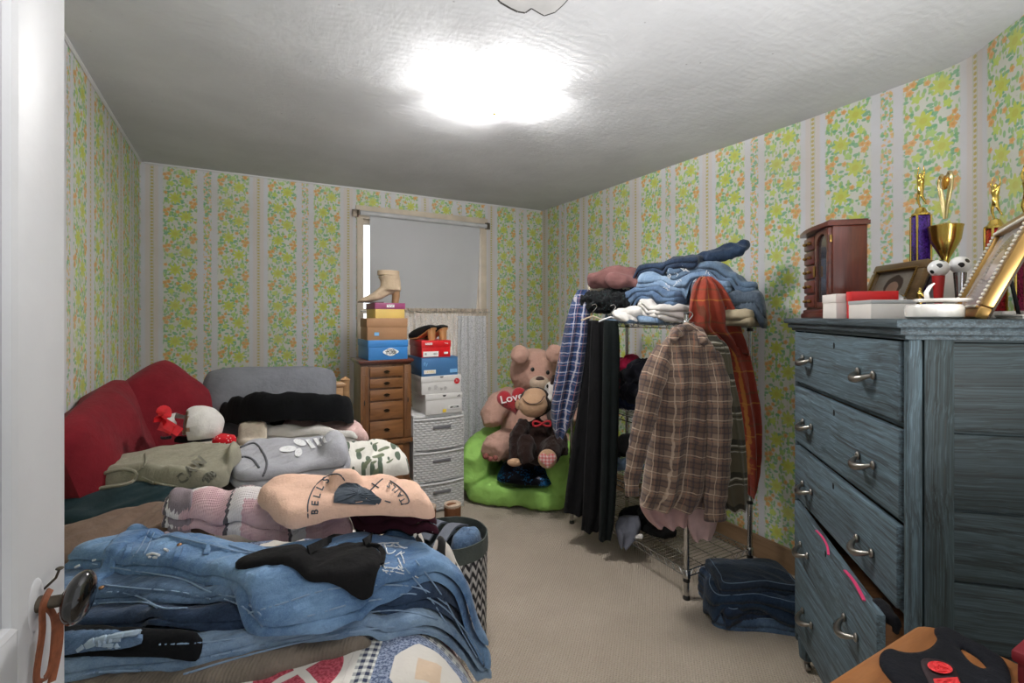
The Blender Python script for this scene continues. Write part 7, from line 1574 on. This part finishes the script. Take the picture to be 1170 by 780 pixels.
sleeve('sleeve', [(812, 402, 2.12), (820, 440, 2.07), (822, 490, 2.05), (820, 540, 2.05), (817, 575, 2.05), (818, 594, 2.05)], [0.040, 0.056, 0.052, 0.050, 0.048, 0.046], bk, bf, 4.0)
mb = MB(); mb.tube([Vector(P(768, 390, 2.06)), Vector(P(772, 380, 2.08)), Vector(P(784, 375, 2.13)), Vector(P(798, 380, 2.12)), Vector(P(806, 392, 2.07))], [0.016, 0.024, 0.026, 0.024, 0.016], 12); V, F = fuse(mb, 0.006, 3, 0.006, 20, 1.0, True); finish('collar', V, F, bk, bf, uv=[(v.x + v.y, v.z) for v in V], sharp=None)
hang('t_shirt', [(545, 742, 790, 2.17, .02), (572, 731, 790, 2.17, .03), (590, 738, 786, 2.17, .03), (601, 750, 784, 2.17, .025)], fabric('dusty_pink_cotton', (196, 160, 158)), folds=5, amp=0.018, seed=5.5, label='dusty pink top under the brown plaid, left one of two pink hems', cat='clothing')
hang('t_shirt', [(545, 786, 822, 2.19, .02), (575, 782, 822, 2.19, .03), (600, 786, 818, 2.19, .03), (615, 792, 812, 2.19, .022)], fabric('pale_pink_cotton', (206, 176, 176)), folds=3, amp=0.014, seed=9.5, label='pale pink top hanging lowest at the front right rack post', cat='clothing')
hanger('hanger', 774, 796, 378, 2.20, M_wpl, 'white plastic hanger inside the brown plaid collar')
# --- on the shelf at hip height
S2 = SHZ[2] + 0.004
heap('sweater', [[(708, 424, 2.98, .07), (722, 420, 2.9, .075), (738, 424, 2.86, .06)], [(706, 440, 2.95, .07), (722, 444, 2.88, .06)]], M_mag, 'magenta red sweater heaped at the back of the middle shelf', seed=31, zmin=S2)
heap('sweater', [[(722, 432, 2.80, .07), (738, 428, 2.74, .085), (752, 432, 2.68, .06)], [(720, 446, 2.78, .06), (740, 448, 2.70, .075)]], fabric('black_navy_cotton', (24, 24, 32)), 'black sweater heaped in front of the magenta one', seed=33, disp=0.02, zmin=S2)
heap('jeans', [[(704, 458, 2.86, .045), (722, 460, 2.78, .04), (742, 461, 2.70, .04)]], M_navy, 'navy blue garment flat on the middle shelf front', seed=35, zmin=S2)
heap('t_shirt', [[(704, 447, 2.92, .035), (712, 449, 2.86, .03)]], M_redknit, 'red cloth scrap on the middle shelf beside the dark trousers', seed=37, zmin=S2)
S1 = SHZ[1] + 0.004
heap('sweater', [[(706, 512, 2.86, .05), (720, 508, 2.8, .06), (736, 514, 2.72, .05)]], fabric('charcoal_cotton', (58, 58, 60)), 'charcoal grey sweater on the low shelf behind the brown plaid', seed=41, zmin=S1)
heap('jeans', [[(702, 528, 2.82, .03), (714, 531, 2.74, .032), (730, 532, 2.68, .03)]], DJ[2], 'pale blue jeans at the front edge of the low shelf', 'jeans', seed=43, zmin=S1)
S0 = SHZ[0] + 0.004
heap('sweater', [[(718, 592, 2.80, .05), (738, 590, 2.72, .06), (756, 594, 2.62, .05)]], M_blackc, 'black clothes heap on the bottom wire shelf', seed=45, zmin=S0)
heap('leggings', [[(735, 606, 2.72, .03), (752, 606, 2.62, .032), (766, 608, 2.55, .025)]], M_blkh, 'flat black leggings on the bottom shelf before the black heap', 'leggings', seed=46, zmin=S0)
hang('t_shirt', [(590, 708, 730, 2.66, .02), (600, 703, 732, 2.64, .03), (612, 705, 728, 2.62, .03), (625, 709, 716, 2.60, .016)], fabric('slate_grey_cotton', (96, 98, 108)), folds=3, amp=0.014, seed=2.2, top_amp=0.6, label='slate grey cloth spilling off the bottom shelf corner', cat='clothing')
heap('paper_bag', [[(722, 616, 2.62, .012), (732, 613, 2.58, .014)]], M_whitec, 'small white scrap lying on the bottom shelf front edge', 'scrap', seed=47, voxel=0.005, disp=0.004, zmin=S0)
# --- jeans stacked on the floor by the chest
FS = Surf(1.5, 2.5, 0.9, 2.2, lambda X, Y: np.full(X.shape, 0.001))
NV = denim('navy_denim', (20, 34, 54), (60, 84, 112), 0.45); WD = denim('worn_dark_denim', (24, 34, 50), (64, 80, 100), 0.45)
for k, (dx, dy, l, w_, an, th, mt, lb) in enumerate(((0.0, 0.0, 0.40, 0.26, -36, 0.045, DJ[0], 'blue jeans lowest in the floor stack by the chest'), (0.01, 0.005, 0.38, 0.25, -26, 0.040, DJ[1], 'dark jeans second from the floor in the stack by the chest'),
        (-0.012, 0.012, 0.38, 0.25, -38, 0.040, NV, 'navy jeans third from the floor in the stack by the chest'), (0.012, 0.02, 0.34, 0.24, -30, 0.034, WD, 'worn dark jeans topmost in the floor stack by the chest'))):
    W_ = rect(1.985 + dx, 1.385 + dy, l, w_, an, 0.012, 40 + k)
    o = lay(FS, 'jeans', None, th, mt, label=lb, cat='jeans', world=W_, fold=(20 + 30 * k, 0.12, 0.012), layers=2, blur=0.02, lump=0.004, crease=0.004, edge=0.014, under=True)
    mb = MB(); cxy = np.mean(W_, 0); q = crom(np.array([cxy + (np.array(W_[j]) - cxy) * 0.90 for j in (11, 12, 13, 0, 1, 2, 3, 4, 5)]), 8); mb.tube([(x, y, float(FS.at(x, y)) + 0.001) for x, y in q], 0.0016, 6); mb.build('seam', M_edge, o)

# ---------------------------------------------------------------- grouping of repeats
for o in [x for x in COL.objects if x.parent is None and 'label' in x]:
    st = o.name.split('.')[0]; L_ = o.location
    g = {'shoe_box': 'shoe boxes stacked by the window', 'trophy': 'trophies on the chest', 'picture_frame': 'picture frames on the chest', 'pillow': 'pillows at the bed head', 'hanger': 'hangers on the rack', 'flannel_shirt': 'flannel shirts at the right end of the rack'}.get(st)
    if st == 'jeans': g = 'jeans heaped on the bed' if L_.x < 0.6 else ('jeans piled on the wire rack' if L_.z > 1 else ('jeans stacked on the floor' if L_.z < 0.25 and L_.x > 1.5 else None))
    if st == 'gift_box' and L_.z > 1: g = 'small boxes on the chest'
    if g: o['group'] = g
